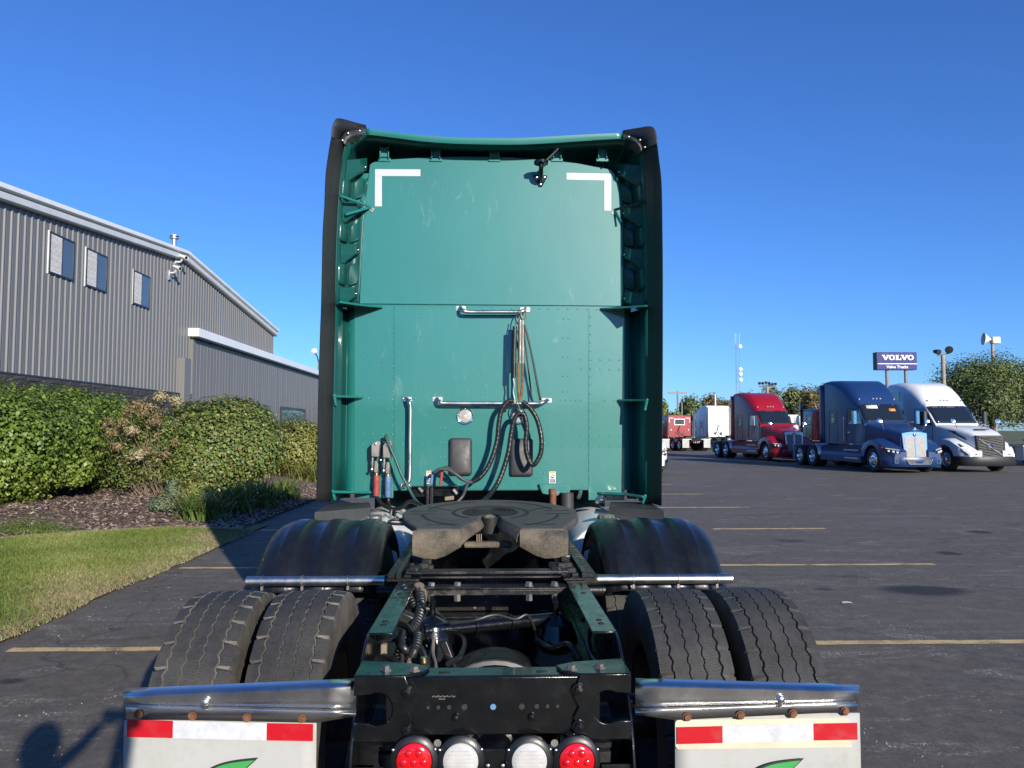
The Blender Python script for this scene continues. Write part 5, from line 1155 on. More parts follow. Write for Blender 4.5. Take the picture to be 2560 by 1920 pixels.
def rubber(side):
    o = STRIPL if side < 0 else STRIPR; i = STRIPLI if side < 0 else STRIPRI
    A = curve_pts([at(x, y, 5.58) for x, y in o], 4); C = curve_pts([at(x, y, 5.74) for x, y in i], 4)
    n = min(len(A), len(C)); rs = lambda L: [L[round(k*(len(L)-1)/(n-1))] for k in range(n)]
    A, C = rs(A), rs(C); rows = [C, [lerp(c, a, .5)+Vector((side*.012, 0, 0)) for a, c in zip(A, C)], [lerp(c, a, .9)+Vector((side*.006, 0, 0)) for a, c in zip(A, C)], A, [a+Vector((side*0.004, 0.008, 0)) for a in A], [a+Vector((side*0.012, 0.12, 0)) for a in A]]
    B().grid(rows).build('rubber_edge', M['strip_rubber'], cab, smooth=40, solid=0.004)
    if side < 0:
        tr = [(829, 346), (831, 322), (835, 308), (840, 299), (848, 295.5), (872, 301), (897, 308.5), (914, 312)]; se = [(851, 348), (855, 340), (861, 333), (868, 329), (876, 327), (890, 325), (903, 323), (915, 322)]; fl = [(862, 362), (866, 352), (871, 346), (878, 341), (886, 339), (895, 337.5), (905, 337), (915, 337)]
        bolts = ((870, 333), (899, 327), (856, 351))
    else:
        tr = [(1642, 361), (1641, 340), (1638, 328), (1633, 319), (1623, 315.5), (1600, 319), (1580, 322), (1558, 325.5)]; se = [(1607, 374), (1604, 364), (1600, 357), (1594, 350), (1586, 345), (1577, 341), (1566, 338), (1557, 336)]; fl = [(1603, 378), (1600, 367), (1595, 360), (1589, 355), (1581, 351), (1574, 350), (1566, 349), (1557, 348)]
        bolts = ((1572, 342), (1600, 350), (1612, 368))
    yy_ = (0, 0, 0, .02, .06, .14, .21, .26)
    A = curve_pts([at(x, y, 5.58+k) for (x, y), k in zip(tr, yy_)], 4); C = curve_pts([at(x, y, 5.72+k*.45) for (x, y), k in zip(se, yy_)], 4); D = curve_pts([at(x, y, 5.70+k*.5) for (x, y), k in zip(fl, yy_)], 4)
    cap = B().grid([A, [lerp(a, c, .5)+Vector((0, .02, .0)) for a, c in zip(A, C)], C]).build('corner_cap', M['strip_rubber'], cab, smooth=60, solid=0.008)
    B().grid([[a+Vector((0, .008, .0)) for a in A], [a+Vector((side*.004, .10, .0)) for a in A], [a+Vector((side*.0, .3, .03)) for a in A]]).build('corner_back', M['strip_rubber'], cap, smooth=60, solid=0.006)
    B().grid([C, D]).build('corner_flange', M['vent_plastic'], cap, smooth=60, solid=0.006)
    B().grid([D, [d_+Vector((0, .35, .02)) for d_ in D]]).build('corner_backing', M['strip_rubber'], cap, smooth=60, solid=0.004)
    for bx, by in bolts: B().disc(at(bx, by, 5.69), (0, -1, 0), 0.0085, 12, h=.002, dome=.005).build('bolt', M['stainless'], cap)
mirror_pair(rubber)

# ---------------------------------------------------------------- fittings on the rear wall
def handle(name, ends, pads, off=0.075, r=0.0145):
    a, c = [at(x, y, YP-off) for x, y in ends]; d = (c-a).normalized()
    pa, pc = [at(x, y, YP-0.006) for x, y in pads]
    P = [pa, pa+Vector((0, -off*0.45, 0)), lerp(pa+Vector((0, -off, 0)), a, 0.75)]+[a+d*0.05, lerp(a, c, .5), c-d*0.05]+[lerp(pc+Vector((0, -off, 0)), c, 0.75), pc+Vector((0, -off*.45, 0)), pc]
    h = B().tube(curve_pts(P, 5), r, 14).build(name, M['aluminium'], cab)
    vert = abs(d.z) > 0.5
    for p in (pa, pc):
        b = B(); b.prism(rrect(0.082, 0.040, 0.012, 4), lambda u, v, dd: (p.x+u, YP-0.004-dd, p.z+v), 0, 0.006)
        for sx in (-1, 1): b.disc(Vector((p.x+sx*0.029, YP-0.010, p.z)), (0, -1, 0), 0.0075, 10, dome=0.004)
        b.build('mounting_pad', M['aluminium'], h, bevel=0.002)
handle('grab_handle', ((1160, 780), (1306, 780)), ((1152, 771), (1313, 774)))
handle('grab_handle', ((1103, 1008), (1350, 1009)), ((1094, 998), (1367, 1001)))
handle('grab_handle', ((1026, 1008), (1024, 1204)), ((1017, 997), (1013, 1213)))
for (px, py) in ((1163, 1040.5), (1297, 1040.5)):
    c = at(px, py, YP-0.004); b = B()
    b.lathe([(0.067, 0.0), (0.066, 0.010), (0.060, 0.016), (0.053, 0.014), (0.050, 0.008)], c, (0, -1, 0), 40); wl = b.build('work_light', M['chrome'], cab)
    b = B(); b.lathe([(0.052, 0.006), (0.048, 0.012), (0.03, 0.017), (0.0004, 0.019)], c, (0, -1, 0), 40); b.build('lens', M['lamp_lens'], wl)
    b = B(); b.lathe([(0.014, 0.017), (0.012, 0.02), (0.0004, 0.021)], c, (0, -1, 0), 16)
    for k in range(12): a = k*math.pi/6; b.bar(c+Vector((0.018*math.cos(a), -0.0195, 0.018*math.sin(a))), c+Vector((0.044*math.cos(a), -0.0145, 0.044*math.sin(a))), 0.003, 0.002, up=(0, -1, 0))
    b.build('lens_pattern', M['lens_white'], wl)
    for k in range(3): a = R(90+120*k); B().disc(c+Vector((0.060*math.cos(a), -0.014, 0.060*math.sin(a))), (0, -1, 0), 0.005, 8, dome=.003).build('bolt', M['stainless'], wl)
for (x0, x1, y0, y1) in ((1124, 1180, 1095, 1188), (1275, 1332, 1096, 1190)):
    p0, p1 = at(x0, y0, YP), at(x1, y1, YP); w, h = p1.x-p0.x, p0.z-p1.z; cx, cz = (p0.x+p1.x)/2, (p0.z+p1.z)/2
    ring_ = lambda k, d: [(cx+u, YP-0.004-d, cz+v) for u, v in rrect(w*k, h-w*(1-k), 0.02*k, 5)]
    B().loft([ring_(1, 0), ring_(1, 0.022), ring_(0.97, 0.030), ring_(0.80, 0.040)]).build('vent_cover', M['vent_plastic'], cab, smooth=40)
for (x0, x1, y0, y1) in ((1066, 1083, 1177, 1209), (1373, 1389, 1179, 1208)):
    lb = sheet('warning_label', [(x0, y0), (x1, y0), (x1, y1), (x0, y1)], M['label_white'], cab, d=0.0012, y=YP-0.004, bevel=0)
    H = y1-y0; W = x1-x0
    sheet('label_band', [(x0+1, y0+1), (x1-1, y0+1), (x1-1, y0+.16*H), (x0+1, y0+.16*H)], M['label_orange'], lb, d=0.0006, y=YP-0.0052, bevel=0)
    for (u0, v0, u1, v1) in ((.36, .24, .62, .32), (.2, .34, .36, .46), (.56, .34, .62, .5), (.66, .3, .82, .42), (.24, .5, .76, .58), (.34, .46, .66, .5)):
        sheet('label_figure', [(x0+W*u0, y0+H*v0), (x0+W*u1, y0+H*v0), (x0+W*u1, y0+H*v1), (x0+W*u0, y0+H*v1)], M['label_black'], lb, d=0.0006, y=YP-0.0052, bevel=0)
    sheet('label_text', [(x0+W*.1, y0+H*.64), (x0+W*.9, y0+H*.64), (x0+W*.9, y0+H*.95), (x0+W*.1, y0+H*.95)], M['label_black'], lb, d=0.0006, y=YP-0.0052, bevel=0)
    for k in range(4):
        sheet('label_line', [(x0+W*.16, y0+H*(.69+.06*k)), (x0+W*(.84-.1*(k % 2)), y0+H*(.69+.06*k)), (x0+W*(.84-.1*(k % 2)), y0+H*(.71+.06*k)), (x0+W*.16, y0+H*(.71+.06*k))], M['label_white'], lb, d=0.0004, y=YP-0.0060, bevel=0)
# antenna bracket on a triangular foot
c = at(1351, 452, YP-0.012); b = B()
b.prism([(-0.05, 0.045), (0.05, 0.045), (0.055, 0.03), (0.012, -0.05), (-0.012, -0.05), (-0.055, 0.03)], lambda u, v, d: (c.x+u, YP-0.012-d, c.z+v), 0, 0.008); ab = b.build('antenna_bracket', M['frame_black'], cab, bevel=0.003)
for u, v in ((-.03, .025), (.032, .028), (.0, -.032)): B().disc((c.x+u, YP-.02, c.z+v), (0, -1, 0), 0.010, 12, h=.002, dome=.004).build('bolt', M['stainless'], ab)
tpz = at(1353, 406, YP-0.16)
b = B(); b.tube(curve_pts([(c.x, YP-.015, c.z), (c.x, YP-.09, c.z+.01), (tpz.x, YP-.15, c.z+.05), (tpz.x, YP-.16, tpz.z-.01)], 5), 0.018, 12); b.build('antenna_arm', M['frame_black'], ab)
b = B(); b.lathe([(0.001, -.014), (0.056, -.012), (0.058, .006), (0.05, .012), (.001, .014)], tpz, (0, 0, 1), 20); b.build('antenna_base', M['frame_black'], ab)
b = B(); b.tube([at(1365, 402, YP-.17), at(1396, 371, YP-.17)], [0.010, 0.006], 8); b.build('antenna_whip', M['vent_plastic'], ab)
# hoses: spiral-wrapped loops hung from the handles
def hose(pts, r, name, mat, wrap=0, seg=7):
    P = curve_pts([at(*p) for p in pts], seg); b = B()
    if wrap:
        Q = curve_pts([at(*p) for p in pts], seg*3); b.tube(Q, r*0.93, 12)
        L = [0.0]
        for i in range(1, len(Q)): L.append(L[-1]+(Q[i]-Q[i-1]).length)
        s = 0.0; i = 0; nxt = wrap
        segs_ = []; cur = [Q[0]]
        for i in range(1, len(Q)):
            cur.append(Q[i])
            if L[i] > nxt: segs_.append(cur); cur = [Q[i]]; nxt += wrap
        o = b.build(name, M[mat], T, smooth=50)
        w = B()
        for sgm in segs_:
            if len(sgm) < 3: continue
            d = (sgm[-1]-sgm[0]).normalized(); sh = sgm[0]+(sgm[1]-sgm[0])*0.3
            pr = [sh]+sgm[1:-1]+[sgm[-1]-d*0.002]
            w.tube(pr, [r*1.04]+[r*1.0]*(len(pr)-2)+[r*1.10], 12)
        w.build('spiral_wrap', M[mat], o, smooth=50)
        return o
    return b.tube(P, r, 10).build(name, M[mat], T, smooth=50)
y0_ = 5.93
hose([(1287, 1003, 5.90), (1270, 1004, 5.90), (1254, 1025, 5.90), (1247, 1060, 5.90), (1243, 1100, 5.90), (1232, 1140, 5.89), (1217, 1172, 5.88), (1200, 1193, 5.87), (1182, 1204, 5.87)], 0.0185, 'air_hose', 'hose_rubber', wrap=0.036)
hose([(1196, 1196, 5.87), (1180, 1206, 5.87), (1160, 1200, 5.87), (1140, 1186, 5.87), (1120, 1174, 5.88), (1100, 1173, 5.88), (1084, 1182, 5.88)], 0.013, 'air_hose', 'hose_grey')
hose([(1190, 1201, 5.88), (1170, 1203, 5.88), (1150, 1195, 5.9), (1133, 1178, 5.92), (1118, 1169, 5.93), (1108, 1172, 5.93), (1103, 1180, 5.93)], 0.012, 'air_hose', 'hose_grey')
hose([(1172, 1201, 5.87), (1165, 1220, 5.87), (1157, 1240, 5.87), (1140, 1258, 5.85), (1125, 1268, 5.85)], 0.012, 'electric_cable', 'hose_grey')
hose([(1306, 1036, 5.88), (1294, 1036, 5.88), (1284, 1054, 5.88), (1277, 1090, 5.88), (1271, 1130, 5.87), (1258, 1175, 5.86), (1243, 1210, 5.83), (1222, 1240, 5.75), (1206, 1255, 5.65)], 0.0185, 'electric_cable', 'hose_rubber', wrap=0.036)
hose([(1302, 1033, 5.87), (1312, 1040, 5.87), (1317, 1070, 5.87), (1314, 1105, 5.87), (1317, 1135, 5.87), (1328, 1160, 5.87), (1339, 1158, 5.86), (1351, 1135, 5.86), (1354, 1105, 5.86), (1350, 1075, 5.87), (1341, 1045, 5.87), (1325, 1020, 5.88), (1306, 1004, 5.89)], 0.0185, 'electric_cable', 'hose_rubber', wrap=0.036)
# hose hangers: two spring tubes, webbing and a strap
b = B(); b.cyl(at(1287, 816, 5.90), at(1284.5, 944, 5.90), 0.0165, n=16); st = b.build('spring_hanger', M['frame_worn'], T)
b = B(); b.tube([at(1291, 790, 5.92), at(1289, 816, 5.90)], 0.004, 6); b.tube(curve_pts([at(1283, 946, 5.9), at(1285, 962, 5.9), at(1283, 980, 5.9), at(1287, 1003, 5.9)], 4), 0.007, 8); b.build('hook', M['aluminium'], st)
b = B(); b.bar(at(1287, 998, 5.88), at(1287, 1010, 5.88), 0.028, 0.02); b.build('hose_clamp', M['cast_grey'], st, bevel=.003)
b = B(); b.cyl(at(1300.5, 800, 5.885), at(1299.5, 909, 5.885), 0.0155, n=16); b.cyl(at(1307, 802, 5.895), at(1307, 909, 5.895), 0.012, n=14); s2 = b.build('spring_hanger', M['cast_grey'], T)
for (q0, q1) in ((1295, 1299), (1306, 1300)):
    b = B(); b.tube(curve_pts([at(q0, 908, 5.885), at(q0, 950, 5.885), at(q0+(1 if q0 < 1300 else -1), 975, 5.885), at(q1, 1001, 5.885)], 4), 0.011, 8); b.build('webbing', M['strap_brown'], s2)
b = B(); b.tube(curve_pts([at(1299, 1000, 5.885), at(1296, 1014, 5.885), at(1300, 1026, 5.88), at(1297, 1036, 5.88)], 4), 0.005, 6); b.tube(curve_pts([at(1298, 776, 5.97), at(1296, 790, 5.93), at(1301, 801, 5.89)], 4), 0.005, 6); b.build('hook', M['brass'], s2)
b = B()
b.tube([at(1309+7*math.cos(a), 785+12*math.sin(a), 5.965) for a in [k*2*math.pi/18 for k in range(18)]], 0.006, 8, closed=True); b.build('hanger_ring', M['cast_grey'], s2)
def ribbon(pts, w, name, mat, par):
    P = curve_pts([at(*p) for p in pts], 5); V = Vector((1, 0, 0.15)); B().grid([[p-V*w/2, p+V*w/2] for p in P]).build(name, M[mat], par, solid=0.003)
ribbon([(1311, 812, 5.89), (1320, 845, 5.89), (1333, 905, 5.90), (1344, 965, 5.92), (1351, 1000, 5.95)], 0.016, 'strap', 'vent_plastic', s2)
ribbon([(1310, 812, 5.95), (1313, 860, 5.98), (1322, 930, 6.0), (1330, 1000, 6.0)], 0.012, 'strap', 'vent_plastic', s2)
b = B(); b.tube([at(1351, 998, 5.955), at(1354, 1010, 5.965)], 0.006, 8); b.build('hook', M['stainless'], s2)
# parked glad hands with red and blue grips
for (px, col) in ((940, 'boot_red'), (969, 'boot_blue')):
    dy = 0 if col == 'boot_red' else 3
    c0 = at(px, 1108+dy, 5.97); g = B()
    g.prism([(-.032, -.105), (.03, -.105), (.034, -.02), (.04, .0), (.036, .012), (.012, .022), (-.012, .016), (-.034, -.008)], lambda u, v, d: (c0.x+u, 5.985-d, c0.z+v), 0, 0.05)
    g.prism([(-.032, -.20), (-.016, -.20), (-.014, -.105), (-.032, -.105)], lambda u, v, d: (c0.x+u, 5.975-d, c0.z+v), 0, 0.03)
    g.prism([(-.012, -.225), (.024, -.225), (.022, -.17), (.016, -.135), (-.004, -.13), (-.01, -.16)], lambda u, v, d: (c0.x+u, 5.985-d, c0.z+v), 0, 0.045)
    gh = g.build('glad_hand', M['cast_grey'], T, bevel=0.006)
    B().disc((c0.x+.002, 5.933, c0.z-.005), (0, -1, 0), 0.012, 12, dome=.006).build('bolt', M['stainless'], gh)
    B().disc((c0.x-.026, 5.94, c0.z-.2), (0, -1, 0), 0.013, 12, dome=.008).build('latch_knob', M['stainless'], gh)
    B().cyl((c0.x+.006, 5.965, c0.z-.22), (c0.x+.006, 5.965, c0.z-.25), 0.018, n=14).build('hose_fitting', M['brass'], gh)
    k = B(); zt_, L = c0.z-.245, 0.155; prof = [(0.012, 0.0), (0.021, 0.0)]
    k.lathe([(0.0215, 0), (0.0225, -.03), (0.0215, -L), (0.015, -L-.004)], (c0.x+.008, 5.963, zt_), (0, 0, 1), 16)
    for j in range(11): k.lathe([(0.021, -.002), (0.0255, 0), (0.0255, .003), (0.021, .005)], (c0.x+.0085, 5.963, zt_-.042-j*.0102), (0, 0, 1), 16)
    k.build('hose_grip', M[col], gh)
c = at(952, 1150, 5.99); B().disc(c, (0, -1, 0), 0.010, 12, h=.01, dome=.006).build('latch_knob', M['stainless'], T)
hose([(941, 1235, 5.963), (944, 1246, 5.955), (957, 1262, 5.92), (978, 1272, 5.85), (1003, 1270, 5.8), (1022, 1254, 5.75), (1042, 1258, 5.7), (1070, 1274, 5.6)], 0.0145, 'air_hose', 'hose_rubber')
hose([(971, 1238, 5.963), (972, 1258, 5.95), (979, 1280, 5.85), (995, 1298, 5.7), (1012, 1306, 5.6)], 0.0145, 'air_hose', 'hose_rubber')
hose([(966, 1088, 5.96), (966, 1096, 5.94), (976, 1120, 5.92), (990, 1152, 5.91), (1004, 1187, 5.90), (1020, 1217, 5.89), (1036, 1246, 5.85), (1052, 1264, 5.75)], 0.0115, 'electric_cable', 'cable_green')
b = B(); b.cyl(at(965, 1100, 5.99), at(966, 1088, 5.95), 0.016, n=12); b.bb(at(960, 1105, 5.98).x, at(980, 1105, 5.98).x, 5.97, 6.04, at(960, 1110, 5.98).z, at(960, 1102, 5.98).z); b.build('cable_plug', M['cast_grey'], T, bevel=.003)
# air line bracket under the cab
b = B(); a, c = at(1030, 1214, 5.98), at(1146, 1240, 5.98); b.bb(a.x, c.x, 5.96, 6.0, c.z, a.z); b.bb(a.x, c.x, 5.90, 5.97, a.z-.006, a.z); bk = b.build('air_line_bracket', M['frame_black'], T, bevel=.004)
b = B(); a = at(1067, 1213, 5.94); b.bb(a.x, a.x+.02, 5.90, 5.92, 1.0, a.z); b.bb(a.x+.028, a.x+.05, 5.91, 5.93, 1.0, a.z); b.build('bracket_post', M['frame_worn'], bk, bevel=.002)
for (px, py) in ((1052, 1226), (1138, 1231)): B().bar(at(px-5, py-8, 5.93), at(px+5, py+4, 5.93), 0.02, 0.03, up=(0, 1, 0)).build('air_fitting', M['cast_grey'], bk, bevel=.003)
B().bar(at(1112, 1247, 5.9), at(1135, 1244, 5.9), 0.03, 0.03).build('air_fitting', M['hose_tan'], bk, bevel=.005)
for (px, y0, y1, mm) in ((1080, 1178, 1210, 'boot_blue'), (1103, 1180, 1212, 'boot_red')):
    B().cyl(at(px+2, y0, 5.90), at(px-2, y1, 5.92), 0.011, n=12).build('hose_grip', M[mm], bk)
# cab latch brackets hanging under the rear wall
b = B(); b.prism([(1347, 1209), (1425, 1212), (1425, 1226), (1422, 1239), (1410, 1239), (1408, 1232), (1398, 1232), (1392, 1240), (1356, 1234), (1352, 1226)], lambda u, v, d: at(u, v, 6.03)-Vector((0, d, 0)), 0, 0.02); b.build('latch_bracket', GP, cab, bevel=.004)
for px, py, mm in ((1394, 1233, 'stainless'), (1419, 1235, 'label_black')): B().disc(at(px, py, 6.006), (0, -1, 0), 0.014, 14, h=.003).build('bolt', M[mm], cab)
# the front of the tractor, hidden from here: hood, glass and mirrors
b = B(); rg = lambda y, w, z0, z1, r: [(X0+u, y, v) for u, v in rrect(2*w, z1-z0, r, 4, 0, (z0+z1)/2)]
b.loft([rg(8.5, 1.12, 0.95, 2.75, .12), rg(9.2, 1.08, 0.9, 2.7, .12), rg(9.25, 1.05, 0.9, 2.0, .12), rg(10.3, 0.98, 0.8, 1.75, .14), rg(11.2, 0.9, 0.7, 1.5, .16)]); b.build('hood', GP, T, smooth=50)
B().bb(X0-1.2, X0+1.2, 11.15, 11.3, 0.35, 0.75).build('bumper', M['chrome'], T, bevel=.03)
ORG[0] = Vector((0, 0, 0))
# ================================================================== other tractors on the lot
plain('grille_mesh', (0.17, 0.17, 0.175), 0.55, metal=0.6, var=0.5, scale=60); plain('bumper_black', (0.018, 0.019, 0.021), 0.5); plain('seat_grey', (0.10, 0.10, 0.11), 0.8); plain('steel_blue', (0.10, 0.30, 0.52), 0.15, metal=0.6, coat=1)
plain('rim_bright', (0.80, 0.81, 0.82), 0.18, metal=1.0, var=.08); plain('rubber_plain', (0.02, 0.02, 0.02), 0.75, var=.2)
def wheel_mesh(dual=False):
    b = B(); w = 0.29 if not dual else 0.60
    b.lathe([(0.29, w/2-.03), (0.40, w/2), (0.47, w/2-.01), (0.50, w/2-.04), (0.505, 0), (0.50, -w/2+.04), (0.47, -w/2+.01), (0.40, -w/2), (0.29, -w/2+.03)], (0, 0, 0), (1, 0, 0), 32)
    ty = b.build('wheel', M['rubber_plain']); 
    r = B(); o = w/2-.03
    if dual: r.lathe([(0.30, o), (0.285, o+.005), (0.27, o-.04), (0.24, o-.15), (0.12, o-.16), (0.11, o-.05), (0.09, o-.03), (0.0, o-.03)], (0, 0, 0), (1, 0, 0), 32)
    else: r.lathe([(0.30, o), (0.285, o+.005), (0.265, o-.03), (0.23, o-.01), (0.17, o+.02), (0.12, o+.02), (0.11, o+.07), (0.09, o+.09), (0.0, o+.09)], (0, 0, 0), (1, 0, 0), 32)
    rm = r.build('rim', M['rim_bright'], ty)
    for k in range(10):
        a = k*math.pi/5; d = B(); d.disc(((o-.003) if not dual else o-.118, .205*math.cos(a), .205*math.sin(a)), (1, 0, 0), 0.027, 10, h=.012); d.build('hand_hole', M['label_black'], rm)
    return ty
WH1 = wheel_mesh(False); WH2 = wheel_mesh(True); used_wh = {'1': False, '2': False}
def put_wheel(par, x, y, dual):
    src = WH2 if dual else WH1; key = '2' if dual else '1'
    w = src if not used_wh[key] else copy_tree(src, None); used_wh[key] = True
    w.parent = par; w.location = (x, y, 0.505); w.rotation_euler = (RNG.uniform(0, 1), 0, 0 if x > 0 else math.pi)
def tractor(name, label, pm, loc, rz, style='k', roof='high', group='tractors parked on the lot', grille='grille_mesh', rear_mode=False, fairing=True, stacks=False, mirror='chrome', bright_bumper=False):
    P = M[pm]; root = empty(name, loc, rz); tag(root, label, 'truck', group)
    if roof == 'high': st = [(-4.05, 1.2, 1.18, 3.90, .12), (-3.6, 1.2, 1.17, 3.95, .2), (-3.0, 1.2, 1.14, 3.92, .32), (-2.5, 1.18, 1.09, 3.77, .42), (-2.1, 1.14, 1.04, 3.54, .45), (-1.8, 1.10, 1.0, 3.26, .42), (-1.55, 1.06, .97, 2.90, .26), (-1.52, 1.06, .96, 2.84, .16), (-1.2, 1.04, .98, 2.38, .08), (-.86, 1.02, .99, 1.96, .05)]
    elif roof == 'v': st = [(-4.05, 1.2, 1.14, 3.86, .25), (-3.5, 1.2, 1.13, 3.9, .35), (-2.9, 1.2, 1.12, 3.86, .42), (-2.4, 1.18, 1.08, 3.72, .5), (-2.0, 1.15, 1.04, 3.45, .5), (-1.75, 1.12, 1.02, 3.15, .42), (-1.55, 1.1, 1.0, 2.85, .25), (-1.5, 1.1, 1.0, 2.78, .16), (-1.15, 1.06, 1.0, 2.35, .08), (-.8, 1.04, 1.0, 1.92, .05)]
    else: st = [(-4.05, 1.16, 1.1, 2.95, .12), (-3.6, 1.16, 1.1, 2.98, .16), (-2.5, 1.14, 1.08, 2.95, .18), (-1.8, 1.1, 1.02, 2.88, .2), (-1.52, 1.06, .98, 2.76, .16), (-1.2, 1.04, .98, 2.36, .08), (-.86, 1.02, .99, 1.96, .05)]
    def sec(y, w, wt, zt, r, zb=1.12):
        pts = [(-w, zb), (-lerp(w, wt, .33), lerp(zb, zt, .33)), (-lerp(w, wt, .66), lerp(zb, zt, .66))]
        for k in range(6): a = R(180-18*k); pts.append((-(wt-r)+r*math.cos(a), zt-r+r*math.sin(a)))
        for k in range(6): a = R(90-18*k); pts.append(((wt-r)+r*math.cos(a), zt-r+r*math.sin(a)))
        pts += [(lerp(w, wt, .66), lerp(zb, zt, .66)), (lerp(w, wt, .33), lerp(zb, zt, .33)), (w, zb)]
        return [(u, y, v) for u, v in pts]
    def interp(y):
        for a, c in zip(st, st[1:]):
            if a[0] <= y <= c[0]: t = (y-a[0])/(c[0]-a[0]); return [lerp(p, q, t) for p, q in zip(a, c)]
        return list(st[-1] if y > st[-1][0] else st[0])
    def topz(x, y):
        _, w, wt, zt, r = interp(y); e = abs(x)-(wt-r)
        return zt if e <= 0 else zt-r+math.sqrt(max(0, r*r-min(e, r)**2))
    def sidex(y, z):
        _, w, wt, zt, r = interp(y); return lerp(w, wt, max(0, min(1, (z-1.12)/(zt-1.12))))
    cabp = B().loft([sec(*s) for s in st]).build('cab', P, root, smooth=35)
    # windscreen and side glass
    wy0, wy1 = (-1.50, -.92) if roof != 'v' else (-1.48, -.86)
    rows = [[(x*0.93*sidex(y, 2.4), y+.012, topz(x*0.93*sidex(y, 2.4), y)+.018) for x in np.linspace(-1, 1, 11)] for y in np.linspace(wy0, wy1, 6)]
    B().grid(rows).build('windscreen', M['glass_dark'], root, solid=.01)
    if style != 'v' and pm == 'blue_paint':
        for (x0, x1, y0, y1, mm) in ((-.62, -.34, -1.36, -1.28, 'label_orange'), (.12, .62, -1.46, -1.36, 'label_white')):
            B().grid([[(x, y+.02, topz(x, y)+.032) for x in (x0, x1)] for y in (y0, y1)]).build('windscreen_sticker', M[mm], root, solid=.002)
    for s in (-1, 1):
        yb0, yb1 = -2.02, -1.18
        q = [(yb0, 1.98), (yb1+.12, 1.98), (yb1-.12, 2.52), (yb0, 2.55)] if roof != 'v' else [(-1.95, 1.95), (-1.02, 1.95), (-1.32, 2.5), (-1.95, 2.55)]
        B().add([(s*(sidex(y, z)+.012), y, z) for y, z in q], [(0, 1, 2, 3)]).build('side_window', M['glass_dark'], root, smooth=0, solid=.01)
        if roof == 'v': q = [(-3.75, 3.05), (-3.1, 3.05), (-3.1, 3.5), (-3.75, 3.5)]
        else: q = [(-3.3, 1.95), (-3.02, 1.95), (-3.02, 2.45), (-3.3, 2.45)]
        B().add([(s*(sidex(y, z)+.010), y, z) for y, z in q], [(0, 1, 2, 3)]).build('sleeper_window', M['glass_dark'], root, smooth=0, solid=.01)
        # door and locker outlines
        for q in ([(-2.12, 1.2), (-1.0, 1.2), (-1.0, 1.9), (-1.3, 2.62), (-2.12, 2.66)], [(-3.55, 1.2), (-2.85, 1.2), (-2.85, 2.6), (-3.55, 2.6)]):
            b = B(); L = [Vector((s*(sidex(y, z)+.004), y, z)) for y, z in q]
            for a, c in zip(L, L[1:]+L[:1]): b.bar(a, c, .012, .012)
            b.build('door_seam', M['label_black'], root, smooth=0)
        B().bar((s*(sidex(-2.0, 1.6)+.02), -2.02, 1.62), (s*(sidex(-1.9, 1.6)+.02), -1.86, 1.62), .03, .04).build('door_handle', M['chrome'], root)
        B().cyl((s*(sidex(-2.25, 1.5)+.05), -2.25, 1.25), (s*(sidex(-2.25, 1.5)+.05), -2.25, 2.3), .018, n=8).build('grab_handle', M['chrome'], root)
        # mirrors
        b = B(); b.loft([[(s*1.38+u, -.98+v, z) for u, v in rrect(.2, .16, .06, 3)] for z in (1.98, 2.0, 2.5, 2.52)]); b.build('mirror', M[mirror], root, smooth=50)
        b = B(); b.bar((s*1.05, -1.05, 2.05), (s*1.36, -1.0, 2.08), .04, .04); b.build('mirror_arm', M['bumper_black'], root)
        b = B(); b.tube(curve_pts([(s*.78, .25, 1.62), (s*.9, .35, 1.9), (s*.98, .3, 2.06)], 4), .014, 6); b.build('hood_mirror_arm', M['chrome'], root)
        b = B(); b.lathe([(.0, -.06), (.07, -.05), (.1, .0), (.09, .05), (.0, .06)], (s*1.0, .28, 2.08), (.2, 1, .2), 14); b.build('hood_mirror', M['chrome'], root)
        if fairing:
            rows = [[(s*(sidex(-4.0, z)+.01), -3.98, z), (s*(sidex(-4.0, z)+.02), -4.3, z), (s*(sidex(-4.0, z)+.02), -4.42, z)] for z in (1.12, 1.6, 2.2, 2.8, 3.3, interp(-4.05)[3]-.12)]
            B().grid(rows).build('side_fairing', P, root, solid=.03)
        # chassis skirt and step
        b = B(); b.loft([[(s*1.04, y, .34), (s*1.2, y, .36), (s*1.21, y, .62), (s*1.12, y, .76), (s*1.14, y, .98), (s*1.16, y, z1), (s*.95, y, z1)] for y, z1 in ((-.85, 1.1), (-1.0, 1.1), (-2.2, 1.08), (-4.0, 1.06), (-4.45, .98))]); b.build('side_skirt', P, root, smooth=30)
        b = B(); b.bb(s*1.165, s*1.20, -2.3, -1.05, .84, .88); b.build('step', M['aluminium'], root)
        b = B(); b.bb(s*1.18, s*1.225, -2.2, -1.05, .50, .55); b.build('step', M['aluminium'], root)
        b = B(); b.grid([[(s*.62, -4.62-.5*(1-math.cos(a)), .505+.62*math.sin(a)), (s*1.22, -4.62-.5*(1-math.cos(a)), .505+.62*math.sin(a))] for a in [R(k) for k in range(0, 75, 12)]]); b.build('quarter_fender', M['aluminium'], root, solid=.015)
        # front fender with wheel arch
        fr = []
